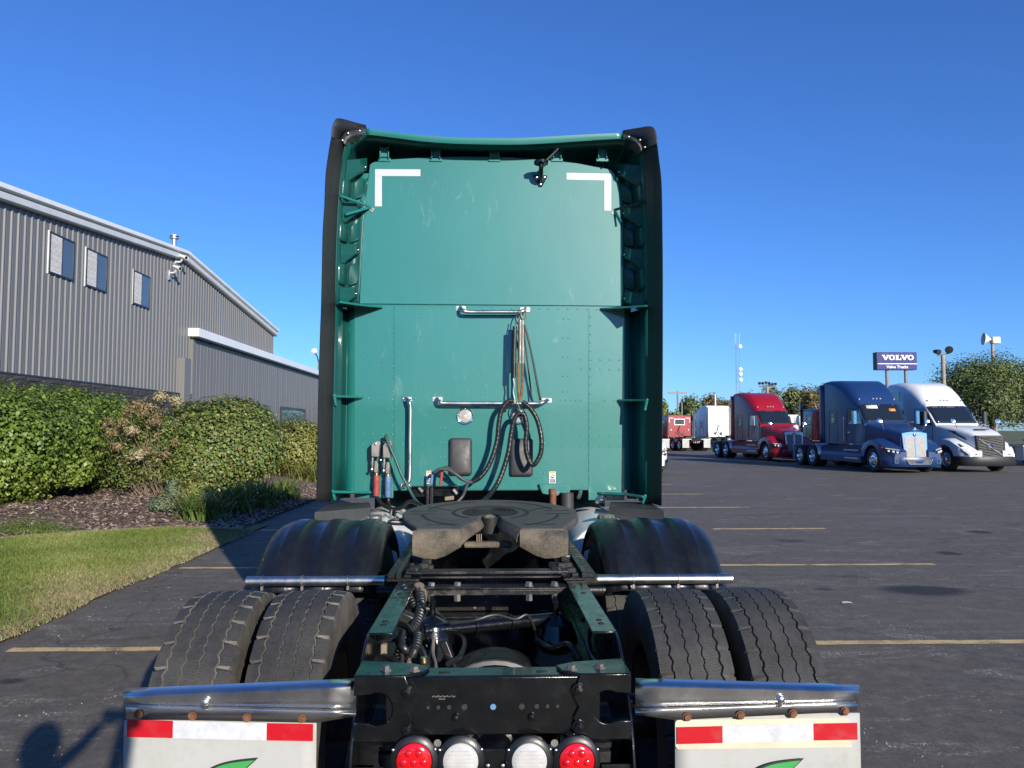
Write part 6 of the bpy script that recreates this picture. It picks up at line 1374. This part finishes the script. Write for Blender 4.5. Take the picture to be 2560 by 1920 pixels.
        for y in (-.80, -.70, -.6, -.5, -.3, -.1, .1, .3, .5, .58, .63, .8, 1.0, 1.15, 1.22):
            zt = float(np.interp(y, [-.8, -.6, -.3, 0, .35, .7, 1.0, 1.22], [1.08, 1.22, 1.34, 1.38, 1.33, 1.16, .98, .82]))
            zb = .505+math.sqrt(max(0, .60**2-y*y)) if abs(y) < .595 else ((.40 if style != 'v' else .64) if y > 0 else .62)
            zb = min(zb, zt-.05); xo = float(np.interp(y, [-.8, .6, .9, 1.22], [1.21, 1.23, 1.17, .95])); xi = .45
            fr.append([(s*xi, y, zb), (s*xo, y, zb), (s*(xo+.005), y, lerp(zb, zt, .5)), (s*(xo-.03), y, zt-.05), (s*(xo-.12), y, zt), (s*xi, y, zt+(.10 if y < .5 else .04))])
        B().loft(fr).build('front_fender', P, root, smooth=35)
        # lamps
        if style == 'v':
            hl = [(.66, 1.235, .72), (1.02, 1.15, .70), (1.13, .95, .86), (1.10, .72, 1.17), (1.0, .86, 1.06)]
            B().add([(s*x, y+.012, z) for x, y, z in hl], [(0, 1, 2, 3, 4)]).build('headlight', M['glass_dark'], root, smooth=0, solid=.03)
            B().box((s*1.12, .84, .93), (.03, .12, .06)).build('turn_signal', M['lens_red'], root)
            B().add([(s*(.93), -.15, 1.72), (s*.70, .48, 1.62), (s*.74, .72, 1.3), (s*.86, .3, 1.5)], [(0, 1, 2, 3)]).build('hood_vent', M['bumper_black'], root, smooth=0, solid=.03)
        else:
            hl = [(.72, 1.24, .80), (1.05, 1.12, .78), (1.19, .85, .90), (1.19, .66, 1.08), (1.0, 1.0, 1.0)]
            h_ = B().add([(s*x, y+.01, z) for x, y, z in hl], [(0, 1, 2, 3, 4)]).build('headlight', M['glass_dark'], root, smooth=0, solid=.03)
            for k in range(3): B().disc((s*(.84+.12*k), 1.225-.06*k-.02*k*k, .84+.025*k), (s*.3, 1, .3), .05, 12, h=.015, dome=.02).build('lamp', M['lens_white'], h_)
            B().bar((s*.74, 1.22, .93), (s*1.15, .93, 1.0), .03, .035).build('light_strip', M['lens_white'], h_)
            B().box((s*1.195, .72, 1.0), (.03, .1, .1)).build('turn_signal', M['lens_red'], h_)
        put_wheel(root, s*1.03, 0, False); put_wheel(root, s*.93, -5.3, True); put_wheel(root, s*.93, -6.62, True)
        B().bb(s*.64, s*1.22, -7.32, -7.30, .28, .95).build('mud_flap', M['flap_white'], root)
        B().bb(s*.43, s*1.22, -7.34, -7.26, .93, 1.0).build('flap_hanger', M['stainless'], root, bevel=.01)
        B().bb(s*.36, s*.45, -7.3, .6, .74, 1.02).build('frame_rail', M['frame_black'], root)
        for k in range(2): B().disc((s*(.1+.14*k), -7.33, .72), (0, -1, 0), .05, 12, h=.02, dome=.01).build('tail_lamp', M['lens_red' if k else 'lens_white'], root)
    B().bb(-.36, .36, -7.3, -7.24, .78, 1.0).build('rear_crossmember', M['frame_black'], root)
    B().bb(-.3, .3, -7.31, -7.28, .62, .80).build('lamp_bar', M['frame_black'], root)
    b = B(); b.prism([(.45*math.cos(R(a)), .42*math.sin(R(a))) for a in range(-60, 241, 15)]+[(-.06, -.1), (.06, -.1)], lambda u, v, d: (u, -5.9-v, 1.2+d), 0, .05); b.build('fifth_wheel', M['plate_grease'], root)
    B().bb(-.35, .35, -6.1, -5.7, 1.02, 1.2).build('fifth_wheel_base', M['frame_worn'], root)
    # hood and nose
    hd = [(-.88, 1.0, .95, 1.97, .12), (-.4, .90, .95, 1.90, .18), (.2, .76, .95, 1.80, .2), (.7, .62, .8, 1.68, .18), (.98, .54, .62, 1.58, .12)] if style != 'v' else [(-.82, 1.02, .95, 1.94, .12), (-.3, .94, .95, 1.88, .2), (.3, .82, .95, 1.78, .22), (.8, .70, .8, 1.64, .2), (1.05, .62, .6, 1.5, .12)]
    ring_ = lambda y, w, zb, zt, r: [(u, y, v) for u, v in rrect(2*w, zt-zb, r, 5, 0, (zb+zt)/2)]
    B().loft([ring_(*h) for h in hd]).build('hood', P, root, smooth=35)
    yg = hd[-1][0]+.005
    if style == 'v':
        gm = B(); out_ = [(-.60, 1.50), (.60, 1.50), (.55, .52), (-.55, .52)]
        gm.prism(out_, lambda u, v, d: (u, yg+.10*(1-(v-.5))*0.6+d, v), 0, .05); g = gm.build('grille', M['bumper_black'], root)
        for k in range(9):
            z0 = .58+.105*k; B().bar((-.53, yg+.075+.06*(1.5-z0), z0), (.53, yg+.075+.06*(1.5-z0), min(1.46, z0+.22)), .03, .022).build('grille_slat', M['vent_plastic'], g)
        B().bar((-.52, yg+.13, .66), (.52, yg+.09, 1.36), .035, .035).build('grille_bar', M['chrome'], g)
        e = B(); e.lathe([(.10, -.01), (.125, 0), (.125, .02), (.10, .03)], (0.02, yg+.12, 1.02), (0, 1, .1), 24, closed=True); e.bar((.1, yg+.13, 1.1), (.17, yg+.13, 1.17), .03, .03); e.build('emblem', M['chrome'], g)
        for s in (-1, 1): B().bar((s*.60, yg+.03, 1.5), (s*.56, yg+.12, .5), .07, .06).build('grille_trim', M['bumper_black'], g)
        B().bb(-.28, .28, .52, .72, 1.73, 1.765).build('hood_scoop', M['bumper_black'], root, bevel=.02)
        bm_ = M['bumper_black']
    else:
        gr = B(); o1 = [(-.52, 1.60), (-.2, 1.655), (.2, 1.655), (.52, 1.60), (.47, .62), (.36, .52), (-.36, .52), (-.47, .62)]
        gr.prism(o1, lambda u, v, d: (u, yg+.09*(1.6-v)+d, v), 0, .05); g = gr.build('grille', M['chrome'], root, bevel=.015)
        for s in (-1, 1):
            B().prism([(s*.03, 1.48), (s*.44, 1.46), (s*.40, .66), (s*.33, .58), (s*.03, .58)], lambda u, v, d: (u, yg+.09*(1.6-v)+.052+d, v), 0, .006).build('grille_mesh', M[grille], g)
        B().bar((0, yg+.07, 1.5), (0, yg+.16, .56), .04, .03, up=(0, 1, 0)).build('grille_divider', M['chrome'], g)
        B().disc((0, yg+.07, 1.53), (0, 1, .1), .06, 14, h=.02, dome=.01).build('emblem', M['lens_red'], g)
        bm_ = P if not bright_bumper else M['chrome']
    pl_ = [(-1.22, .62), (-1.20, .85), (-1.02, 1.14), (-.6, 1.28), (0, 1.33), (.6, 1.28), (1.02, 1.14), (1.20, .85), (1.22, .62), (1.1, .6), (.9, .9), (0, 1.0), (-.9, .9), (-1.1, .6)]
    B().loft([[(u*k*(1.02 if style == 'v' else 1), v*1.0-o+(.05 if style == 'v' else 0), z) for u, v in pl_] for z, k, o in ((.27, .96, .06), (.36, 1.0, .0), (.6, 1.005, 0), (.66, .99, .02))]).build('bumper', bm_, root, smooth=40)
    b = B(); b.prism([(-.5, .56), (.5, .56), (.40, .40), (-.40, .40)], lambda u, v, d: (u, 1.305+d-.03*(u*u)/.25, v), 0, .035); bi = b.build('bumper_intake', M['label_black'], root)
    if style != 'v':
        L = [Vector((u, 1.345, v)) for u, v in ((-.52, .57), (-.42, .385), (.42, .385), (.52, .57))]; b = B()
        for a, c in zip(L, L[1:]): b.bar(a, c, .02, .02)
        b.build('intake_trim', M['chrome'], bi)
    for s in (-1, 1): B().disc((s*.88, 1.215, .50), (s*.35, 1, 0), .06, 14, h=.01).build('fog_lamp', M['label_black'], root)
    # roof markers, antennas
    for x in (-.78, -.16, 0, .16, .78): 
        y = -1.66; B().disc((x, y, topz(x, y)+.0), (0, .6, .8), .035, 10, h=.03, dome=.02).build('marker_lamp', M['lens_white' if pm != 'white_paint' else 'boot_blue'], root)
    B().tube([(-1.12, -1.0, 2.0), (-1.14, -1.05, 3.2)], [.012, .005], 6).build('antenna', M['bumper_black'], root)
    if stacks:
        for s in (-1, 1): B().tube([(s*1.18, -4.35, .9), (s*1.18, -4.35, 3.35), (s*1.2, -4.42, 3.5)], .075, 14).build('exhaust_stack', M['chrome'], root)
    if rear_mode:
        if roof == 'flat':
            B().bb(-.42, .42, -4.075, -4.055, 2.2, 2.62).build('rear_window', M['glass_dark'], root)
            B().bb(-.48, .48, -4.065, -4.052, 2.14, 2.68).build('window_frame', M['stainless'], root)
        zz = interp(-4.05)[3]-.18
        for s in (-1, 1):
            B().bb(s*.55, s*.98, -4.065, -4.052, zz-.07, zz).build('reflective_tape', M['tape_cab'], root); B().bb(s*.91, s*.98, -4.066, -4.053, zz-.42, zz-.08).build('reflective_tape', M['tape_cab'], root)
            B().disc((s*.8, -4.06, 1.72), (0, -1, 0), .075, 14, h=.02, dome=.02).build('work_light', M['lens_white'], root)
            B().bb(s*.2, s*.42, -4.07, -4.052, 1.3, 1.52).build('vent_cover', M['vent_plastic'], root)
        B().tube(curve_pts([(.05, -4.08, 2.1), (-.15, -4.2, 1.7), (0, -4.3, 1.35), (.2, -4.4, 1.2)], 5), .03, 8).build('air_hose', M['hose_rubber'], root)
        B().tube([(-.35, -4.12, 2.12), (.35, -4.12, 2.12)], .02, 8).build('grab_handle', M['chrome'], root)
    return root
def face(px, d, psi=0.0):
    """a tractor turned to the camera, its front axle centre at distance d under photograph column px"""
    x = at(px, 1100, d).x; return (x, d, 0), math.pi+R(psi)
l, r = face(2249, 31.2); tractor('blue_tractor', 'dark blue tractor with tall sloping roof and chrome grille facing the camera', 'blue_paint', l, math.pi+R(2.5), mirror='steel_blue')
l, r = face(2428, 31.8); tractor('white_tractor', 'white tractor with black grille and diagonal bar right of the blue one', 'white_paint', l, math.pi+R(4), style='v', roof='v', mirror='bumper_black', fairing=False)
l, r = face(1962, 42.6); tractor('red_tractor', 'glossy red tractor with tall roof left of the blue one', 'red_paint', l, math.pi+R(6))
l, r = face(2075, 43.5); l = (l[0]+.9, 44.2, 0); tractor('black_tractor', 'black mid roof tractor half hidden behind the blue one', 'black_paint', (l[0], 42.0, 0), math.pi+R(5), roof='flat')
p = at(1751, 1100, 62.5); tractor('red_daycab', 'far red low roofed tractor seen from behind with exhaust stacks', 'red_paint', (p.x-1.6, 62.5+7.2, 0), R(10), roof='flat', rear_mode=True, stacks=True, fairing=False)
p = at(1801, 1100, 70); tractor('white_sleeper', 'far white high roofed tractor seen from behind between the red ones', 'white_paint', (p.x-1.5, 73.5, 0), R(17), rear_mode=True)
p = at(1628, 1100, 62); tractor('red_sleeper', 'far red tractor just showing past the right edge of the green cab', 'red_paint', (p.x-.3, 69, 0), R(4), rear_mode=True)
p = at(1628, 1150, 28.5); tractor('chrome_tractor', 'white tractor with chrome bumper peeking out right of the green cab', 'white_paint', (p.x-.55, 29.6, 0), math.pi+R(2), roof='flat', bright_bumper=True, fairing=False)
p = at(2528, 1100, 37); tractor('dark_tractor', 'black bare frame tractor cut off by the right edge beside the white one', 'black_paint', (p.x+7.2, 37.5, 0), R(-88), roof='flat', rear_mode=True, fairing=False)

# ================================================================== sign, poles, far building
plain('sign_blue', (0.028, 0.034, 0.17), 0.7, var=.05); plain('sign_side', (0.012, 0.016, 0.03), 0.5); plain('sign_white', (0.8, 0.8, 0.8), 0.5, var=.03); plain('pole_grey', (0.20, 0.21, 0.22), 0.6); plain('pole_wood', (0.33, 0.26, 0.20), 0.85, var=.2); plain('far_white', (0.62, 0.62, 0.60), 0.7, var=.05); plain('far_red', (0.25, 0.03, 0.03), 0.6); plain('wire', (0.05, 0.05, 0.05), 0.6)
YS = 60.0
tl_, br_ = at(2193, 880, YS), at(2293, 924.5, YS); W_, H_ = br_.x-tl_.x, tl_.z-br_.z
sg = empty('dealer_sign', ((tl_.x+br_.x)/2, YS+.3, 0)); tag(sg, 'blue pylon sign with white lettering on two grey posts above the trucks', 'sign'); ORG[0] = Vector((sg.location))
B().bb(tl_.x, br_.x, YS, YS+.65, br_.z, tl_.z).build('sign_box', [M['sign_blue']], sg, bevel=.02)
B().bb(tl_.x-.03, tl_.x-.002, YS-.0, YS+.66, br_.z, tl_.z).build('sign_side', M['sign_side'], sg)
zl_ = at(2240, 909.5, YS).z; B().bb(tl_.x+.02, br_.x-.0, YS-.02, YS-.003, zl_-.028, zl_+.028).build('divider', M['sign_white'], sg)
for px in (2217, 2264): q = at(px, 925, YS+.3); B().cyl((q.x, YS+.3, -.1), (q.x, YS+.3, br_.z), .13, n=14).build('post', M['pole_grey'], sg)
def letters():
    """slab-serif capitals V O L V O as outlines in a unit box"""
    def Vl(x, w):
        return [[(x, 1), (x+.42*w, 1), (x+.42*w, .84), (x+.36*w, .84), (x+.56*w, .38), (x+.72*w, .84), (x+.66*w, .84), (x+.66*w, 1), (x+w, 1), (x+w, .84), (x+.92*w, .84), (x+.60*w, 0), (x+.42*w, 0), (x+.09*w, .84), (x, .84)]]
    def Ol(x, w):
        n = 28; o = [(x+w/2+w/2*math.cos(2*math.pi*k/n), .5+.52*math.sin(2*math.pi*k/n)) for k in range(n)]; i = [(x+w/2+w*.23*math.cos(2*math.pi*k/n), .5+.34*math.sin(2*math.pi*k/n)) for k in range(n)]
        return [[o[k], o[(k+1) % n], i[(k+1) % n], i[k]] for k in range(n)]
    def Ll(x, w):
        return [[(x, 1), (x+.6*w, 1), (x+.6*w, .84), (x+.48*w, .84), (x+.48*w, .17), (x+.80*w, .17), (x+.82*w, .42), (x+w, .42), (x+w, 0), (x, 0), (x, .17), (x+.14*w, .17), (x+.14*w, .84), (x, .84)]]
    return [Vl(0, 1.25), Ol(1.18, 1.1), Ll(2.36, 1.0), Vl(3.28, 1.25), Ol(4.46, 1.1)]
Lz1, Lz0 = at(2240, 887.5, YS).z, at(2240, 900, YS).z; Lx0, Lx1 = at(2204.5, 894, YS).x, at(2284, 894, YS).x
for Lt in letters():
    b = B()
    for poly in Lt: b.prism(poly, lambda u, v, d: (lerp(Lx0, Lx1, u/5.56), YS-.004-d, lerp(Lz0, Lz1, v)), 0, .03)
    b.build('letter', M['sign_white'], sg, smooth=0)
cu = bpy.data.curves.new('lettering', 'FONT'); cu.body = 'Volvo Trucks'; cu.align_x = 'CENTER'; cu.size = .62; cu.extrude = .01; cu.offset = .012
to = bpy.data.objects.new('lettering_tmp', cu); COL.objects.link(to); bpy.context.view_layer.update()
me = bpy.data.meshes.new_from_object(to.evaluated_get(bpy.context.evaluated_depsgraph_get())); bpy.data.objects.remove(to)
me.materials.clear(); me.materials.append(M['sign_white']); o = bpy.data.objects.new('lettering', me); COL.objects.link(o); o.parent = sg
q = at(2243, 920.5, YS); o.location = (q.x-ORG[0].x, YS-.02-ORG[0].y, q.z); o.rotation_euler = (math.pi/2, 0, 0)
wd_ = (at(2272, 918, YS).x-at(2218, 918, YS).x); o.scale = (wd_/o.dimensions.x if o.dimensions.x else 1,)*3
ORG[0] = Vector((0, 0, 0))
def pole(name, label, cat, px, ytop, Y, r0, r1, mat, grp=None):
    q = at(px, ytop, Y); root = empty(name, (q.x, Y, 0)); tag(root, label, cat, grp)
    B().tube([(0, 0, -.2), (0, 0, q.z)], [r0, r1], 10).build('pole', M[mat], root); return root, q.z
root, zt_ = pole('floodlight_pole', 'tan wooden pole with two black floodlights right of the blue sign', 'light pole', 2357, 887, 50, .16, .12, 'pole_wood')
b = B(); b.bar((-.35, 0, zt_-.05), (.4, 0, zt_+.1), .08, .08); b.build('crossarm', M['bumper_black'], root)
for x, z, s_ in ((-.5, .18, .16), (.45, .34, .22)):
    b = B(); b.lathe([(0, .3), (s_*.7, .28), (s_, .05), (s_*1.15, -.12), (0, -.14)], (x*.8, -.1, zt_+z), (-.3 if x < 0 else .5, 1, .25), 14); b.build('floodlight', M['bumper_black'], root)
root, zt_ = pole('siren_pole', 'tall pole with white horn warning siren above the right tree', 'siren', 2481, 858, 66, .17, .13, 'pole_wood')
b = B(); b.bb(-.1, .6, -.25, .25, zt_-.05, zt_+.55); b.build('siren_body', M['far_white'], root, bevel=.06)
b = B(); b.lathe([(.1, 0), (.15, .12), (.26, .35), (.52, .6), (.55, .62), (.3, .3), (.08, .08)], (-.1, 0, zt_+.33), (-1, .25, .1), 20); b.build('siren_horn', M['far_white'], root)
root, zt_ = pole('utility_pole', 'grey double crossarm utility pole beyond the far red tractor', 'utility pole', 1694, 978, 105, .16, .12, 'pole_grey')
B().bb(-1.3, 1.3, -.08, .08, zt_-.35, zt_-.1).build('crossarm', M['pole_grey'], root); B().tube([(.55, 0, -.2), (.55, 0, zt_-1.5)], .1, 8).build('stay_pole', M['pole_grey'], root)
root, zt_ = pole('white_pole', 'slim white pole rising behind the far white tractor', 'pole', 1788, 986, 95, .14, .1, 'far_white')
root, zt_ = pole('floodlight_mast', 'wooden mast with a dark cluster of floodlights above the red tractor', 'light pole', 1918, 966, 90, .2, .16, 'pole_wood')
B().bb(-1.0, 1.0, -.06, .06, zt_-.05, zt_+.08).build('crossarm', M['bumper_black'], root)
for k in range(6): B().lathe([(0, .16), (.13, .13), (.18, -.06), (0, -.08)], (-.95+.38*k, -.1, zt_+.3+RNG.uniform(-.1, .15)), (RNG.uniform(-.5, .5), 1, .3), 10).build('floodlight', M['bumper_black'], root)
root, zt_ = pole('street_lamp', 'small white lamp on a thin bent arm left of the cab above the annex', 'street lamp', 798, 905, 62, .12, .1, 'pole_grey')
B().tube(curve_pts([(0, 0, zt_-.3), (-.15, 0, zt_+.4), (-.35, 0, zt_+.75)], 4), .05, 7).build('arm', M['bumper_black'], root); B().lathe([(0, .25), (.2, .2), (.26, -.05), (0, -.2)], (-.4, -.1, zt_+.85), (-.3, -1, -.2), 12).build('lamp_head', M['far_white'], root)
# lattice radio mast
Y_ = 190.0; q = at(1842, 855, Y_); root = empty('radio_mast', (q.x, Y_, 0)); tag(root, 'tall thin lattice radio mast rising above the red tractor', 'mast')
w_ = .62; legs = [(w_*math.cos(R(a)), w_*math.sin(R(a))) for a in (90, 210, 330)]
for lx, ly in legs: B().tube([(lx, ly, 0), (lx, ly, q.z)], .03, 5).build('leg', M['pole_grey'], root)
b = B(); nseg = 30
for k in range(nseg):
    z0, z1 = q.z*k/nseg, q.z*(k+1)/nseg
    for j in range(3):
        a, c = legs[j], legs[(j+1) % 3]; b.bar((a[0], a[1], z0), (c[0], c[1], z1), .025, .025)
tag(b.build('bracing', M['pole_grey'], root, smooth=0), kind='stuff')
for zz in (.71, .66, .60, .95): B().lathe([(0, .0), (.55, .1), (.5, .25), (0, .3)], (.6, -.5, q.z*zz), (.3, -1, 0), 12).build('dish', M['far_white'], root)
for k in range(3): B().tube([(legs[k][0], legs[k][1], q.z-.5), (legs[k][0], legs[k][1], q.z+2.2)], .04, 5).build('aerial', M['far_white'], root)
# white far building with red framed glazing
Y_ = 86.0; a, c = at(1972, 1037, Y_), at(2100, 1037, Y_); root = empty('showroom', ((a.x+c.x)/2, Y_+6, 0)); tag(root, 'low white flat roofed building with dark red framed windows behind the trucks', 'building'); ORG[0] = Vector(root.location)
B().bb(a.x, c.x+14, Y_, Y_+14, -.1, a.z-.9).build('wall', M['far_white'], root); B().bb(a.x-.5, c.x+14.5, Y_-.6, Y_+14, a.z-.9, a.z).build('roof_band', M['far_white'], root)
for k in range(7):
    x = a.x+1.2+k*3.2; f = B().bb(x, x+2.4, Y_-.1, Y_+.02, .3, a.z-1.3).build('window', M['far_red'], root); B().bb(x+.2, x+1.1, Y_-.12, Y_, .5, a.z-1.5).build('pane', M['glass_dark'], f); B().bb(x+1.3, x+2.2, Y_-.12, Y_, .5, a.z-1.5).build('pane', M['glass_dark'], f)
ORG[0] = Vector((0, 0, 0))

# ================================================================== trees
def tree(name, label, px, ytop, Y, wpx, mat, n, size, group='trees on the skyline', zc=0.6, spread=1.0, trunk=.2, seed=0, shell=(.35, 1.08), bump=.22):
    rg = np.random.default_rng(seed); q = at(px, ytop, Y); H = q.z; Rw = abs(at(px+wpx/2, 1000, Y).x-at(px-wpx/2, 1000, Y).x)/2
    root = empty(name, (q.x, Y, 0)); tag(root, label, 'tree', group); bl = []
    for k in range(9):
        a = rg.uniform(0, 2*math.pi); rr = rg.uniform(.15, .62)*Rw; z = H*rg.uniform(.42, .82); s_ = rg.uniform(.34, .55)
        bl.append((rr*math.cos(a), rr*math.sin(a)*spread, z, Rw*s_, Rw*s_*spread, min(H*.22, Rw*s_*1.1)))
    bl.append((0, 0, H*.72, Rw*.6, Rw*.6*spread, H*.26)); bl.append((0, 0, H*.48, Rw*.75, Rw*.75*spread, H*.22))
    V, F, p, n2 = leaves_on(bl, n, size, shell, .8, bump, zmin=H*.15); raw('crown', V, F, M[mat], root, attr=np.clip(RNG.random(n2)*.8+.2*(p[:, 2]/H-.5), 0, 1))
    b = B(); b.tube(curve_pts([(0, 0, -.2), (.1, .05, H*.2), (-.05, 0, H*.45), (.05, .05, H*.75)], 4), [lerp(trunk, trunk*.25, i/12) for i in range(13)], 8)
    for k in range(7): e = bl[k]; b.tube(curve_pts([(0, 0, H*(.22+.03*k)), (e[0]*.5, e[1]*.5, H*(.3+.04*k)), (e[0], e[1], e[2])], 4), [lerp(trunk*.45, trunk*.1, i/8) for i in range(9)], 6)
    b.build('trunk', M['bark'], root); return root
tree('oak_tree', 'broad green oak tree behind the white tractor at the right edge', 2472, 878, 54, 265, 'leaf_oak', 46000, .10, zc=.6, trunk=.28, seed=3, group='trees near the lot')
tree('oak_tree', 'second tree crown filling the lower right edge of the picture', 2575, 895, 60, 170, 'leaf_oak', 9000, .16, trunk=.22, seed=5, group='trees near the lot')
sky_trees = ((1727, 984, 108, 95, 'leaf_oak', 'dark green tree left of the slim white pole'), (1775, 984, 112, 85, 'leaf_autumn', 'brown autumn tree behind the slim white pole'), (1822, 996, 118, 75, 'leaf_autumn', 'rust tinted tree just left of the red tractor roof'), (1690, 1030, 95, 60, 'leaf_yellow', 'light green bushy tree behind the far red tractor'), (1668, 1042, 90, 40, 'leaf_yellow', 'light green bushy tree closest to the green cab'), (1660, 992, 70, 22, 'leaf_yellow', 'slender tree top poking out beside the green cab'),
    (1870, 975, 120, 75, 'leaf_pine', 'pointed evergreen left of the floodlight mast'), (1925, 960, 118, 95, 'leaf_pine', 'dense evergreen behind the floodlight mast'), (1975, 962, 122, 85, 'leaf_pine', 'dense evergreen right of the floodlight mast'), (2022, 962, 116, 65, 'leaf_autumn', 'brownish tree left of the blue tractor'), (2050, 960, 120, 60, 'leaf_pine', 'evergreen tree half hidden by the blue tractor'), (2215, 962, 120, 60, 'leaf_autumn', 'tree top showing between the sign posts'))
for i, (px, yt, Y, w, mt, lab) in enumerate(sky_trees):
    tree('skyline_tree', lab, px, yt, Y, w, mt, 5200 if w > 30 else 900, .26 if w > 30 else .16, seed=20+i, trunk=.25)
# overhead wire
a, c = at(1840, 996, 112), at(2070, 1010, 112); b = B(); b.tube(curve_pts([a, lerp(a, c, .5)-Vector((0, 0, .5)), c], 8), .03, 5); tag(b.build('overhead_wire', M['wire'],), 'thin overhead wire crossing in front of the evergreens', 'wire')
V, F, p, n2 = leaves_on([(x, 150+RNG.uniform(-6, 6), RNG.uniform(1.5, 3), RNG.uniform(5, 9), 4, RNG.uniform(3.0, 5.5)) for x in range(-75, 22, 6)], 9000, .7, (.3, 1.05), .9, .2); tag(raw('far_wood', V, F, M['leaf_oak'], attr=RNG.random(n2)), 'far wood on the horizon behind the green cab', 'wood', kind='stuff')
# the wood behind the camera, seen only as a reflection in the green paint
V, F, p, n2 = leaves_on([(x, -78+RNG.uniform(-3, 3), RNG.uniform(1.0, 2.4), RNG.uniform(5, 9), 3, RNG.uniform(2.5, 4.2)) for x in range(-90, 100, 8)], 15000, .95, (.3, 1.05), .9, .15); tag(raw('wood', V, F, M['leaf_oak'], attr=RNG.random(n2)), 'distant wood behind the photographer', 'wood', kind='stuff')
# scrap of paper and grit on the asphalt
q = atz(2117, 1508); b = B(); b.grid([[(-.05, -.03, .006), (0, -.035, .012), (.05, -.03, .007)], [(-.045, .03, .008), (.005, .03, .014), (.055, .035, .006)]]); o = b.build('paper_scrap', M['label_white']); o.location = q; tag(o, 'small white paper scrap on the asphalt right of the tyres', 'litter')
plain('grit', (0.46, 0.42, 0.36), 0.9, var=.3, scale=30); n = 11000; x = RNG.uniform(-3.8, 12, n); y = 3.0+16*RNG.random(n)**1.8; cl_ = vnoise(x, y, 1.5)+0.5*vnoise(x, y, 4.1) > 0.25; x, y = x[cl_], y[cl_]; n = len(x); s_ = RNG.uniform(.002, .006, n); c0 = np.stack([x, y, s_*.5+.001], 1)
d = np.array([[1, 0, -.5], [-.5, .87, -.5], [-.5, -.87, -.5], [0, 0, 1]]); V = (c0[:, None]+d[None]*s_[:, None, None]*RNG.uniform(.7, 1.3, (n, 4, 1))).reshape(-1, 3); o_ = np.arange(n)*4
F = np.concatenate([np.stack([o_, o_+1, o_+3], 1), np.stack([o_+1, o_+2, o_+3], 1), np.stack([o_+2, o_, o_+3], 1)])
tag(raw('pebbles', V, F, M['grit']), 'pale pebbles and grit scattered on the asphalt', 'grit', kind='stuff')
# ================================================================== the photographer behind the camera, whose shadow falls on the lot
plain('jacket', (0.03, 0.035, 0.05), 0.85); plain('skin', (0.42, 0.26, 0.19), 0.55); plain('phone', (0.02, 0.02, 0.022), 0.3); plain('hair', (0.05, 0.035, 0.025), 0.8); plain('shoe', (0.03, 0.025, 0.02), 0.7)
px_, py_ = -0.17, -0.62
def skin_fig(name, joints, edges, mat, parent, sub=2, root_i=0):
    me = bpy.data.meshes.new(name); me.from_pydata([j[:3] for j in joints], edges, []); ob = bpy.data.objects.new(name, me); COL.objects.link(ob); ob.parent = parent
    ob.modifiers.new('skin', 'SKIN')
    if not me.skin_vertices: me.attributes.new('skin', 'FLOAT', 'POINT')
    for i, sv in enumerate(me.skin_vertices[0].data): sv.radius = (joints[i][3], joints[i][4] if len(joints[i]) > 4 else joints[i][3]); sv.use_root = (i == root_i)
    sb = ob.modifiers.new('smooth', 'SUBSURF'); sb.levels = sub; sb.render_levels = sub; me.materials.append(mat); return ob
person = empty('person', (px_, py_, 0)); tag(person, 'person in dark clothes holding up a phone behind the camera', 'person')
J = [(0, 0, 1.0, .15, .12), (0, .0, 1.22, .15, .115), (0, .01, 1.42, .17, .11), (0, .02, 1.52, .06, .06), (0, .04, 1.60, .055, .055), (0, .05, 1.72, .095, .10), (0, .045, 1.80, .085, .09),
     (.19, .02, 1.45, .065, .06), (.30, .16, 1.34, .05, .05), (.245, .42, 1.60, .036, .036), (.225, .52, 1.70, .03, .03),
     (-.19, .02, 1.45, .065, .06), (-.27, .18, 1.36, .05, .05), (.02, .44, 1.60, .036, .036), (.095, .52, 1.70, .03, .03),
     (.10, .0, .92, .10, .10), (.12, .03, .50, .068, .068), (.13, .0, .09, .045, .045), (.15, .15, .04, .04, .035),
     (-.10, .0, .92, .10, .10), (-.13, -.02, .50, .068, .068), (-.15, -.06, .09, .045, .045), (-.18, .09, .04, .04, .035)]
E = [(0, 1), (1, 2), (2, 3), (3, 4), (4, 5), (5, 6), (2, 7), (7, 8), (8, 9), (9, 10), (2, 11), (11, 12), (12, 13), (13, 14), (0, 15), (15, 16), (16, 17), (17, 18), (0, 19), (19, 20), (20, 21), (21, 22)]
skin_fig('body', J, E, M['jacket'], person)
b = B(); b.lathe([(.0, .135), (.06, .12), (.095, .07), (.105, .0), (.09, -.05)], (0, .035, 1.745), (0, -.15, 1), 16); b.build('hair', M['hair'], person)
b = B()
for fx, base in ((.225, 1), (.10, -1)):
    for k in range(4): b.tube(curve_pts([(fx+base*.004, .525, 1.70+.016*k), (fx-base*.0+base*.012, .565, 1.705+.017*k), (fx-base*.012, .585, 1.705+.0165*k)], 3), .0075, 6)
    b.tube(curve_pts([(fx, .53, 1.69), (fx-base*.02, .555, 1.68), (fx-base*.045, .585, 1.685)], 3), .009, 6)
b.build('fingers', M['skin'], person)
ph = empty('phone', (px_+.163, py_+.60, 1.72)); tag(ph, 'dark smartphone held up in landscape position by the photographer', 'phone')
B().prism(rrect(.15, .075, .01, 4), lambda u, v, d: (u, d, v), -.012, -.004).build('phone_body', M['phone'], ph)
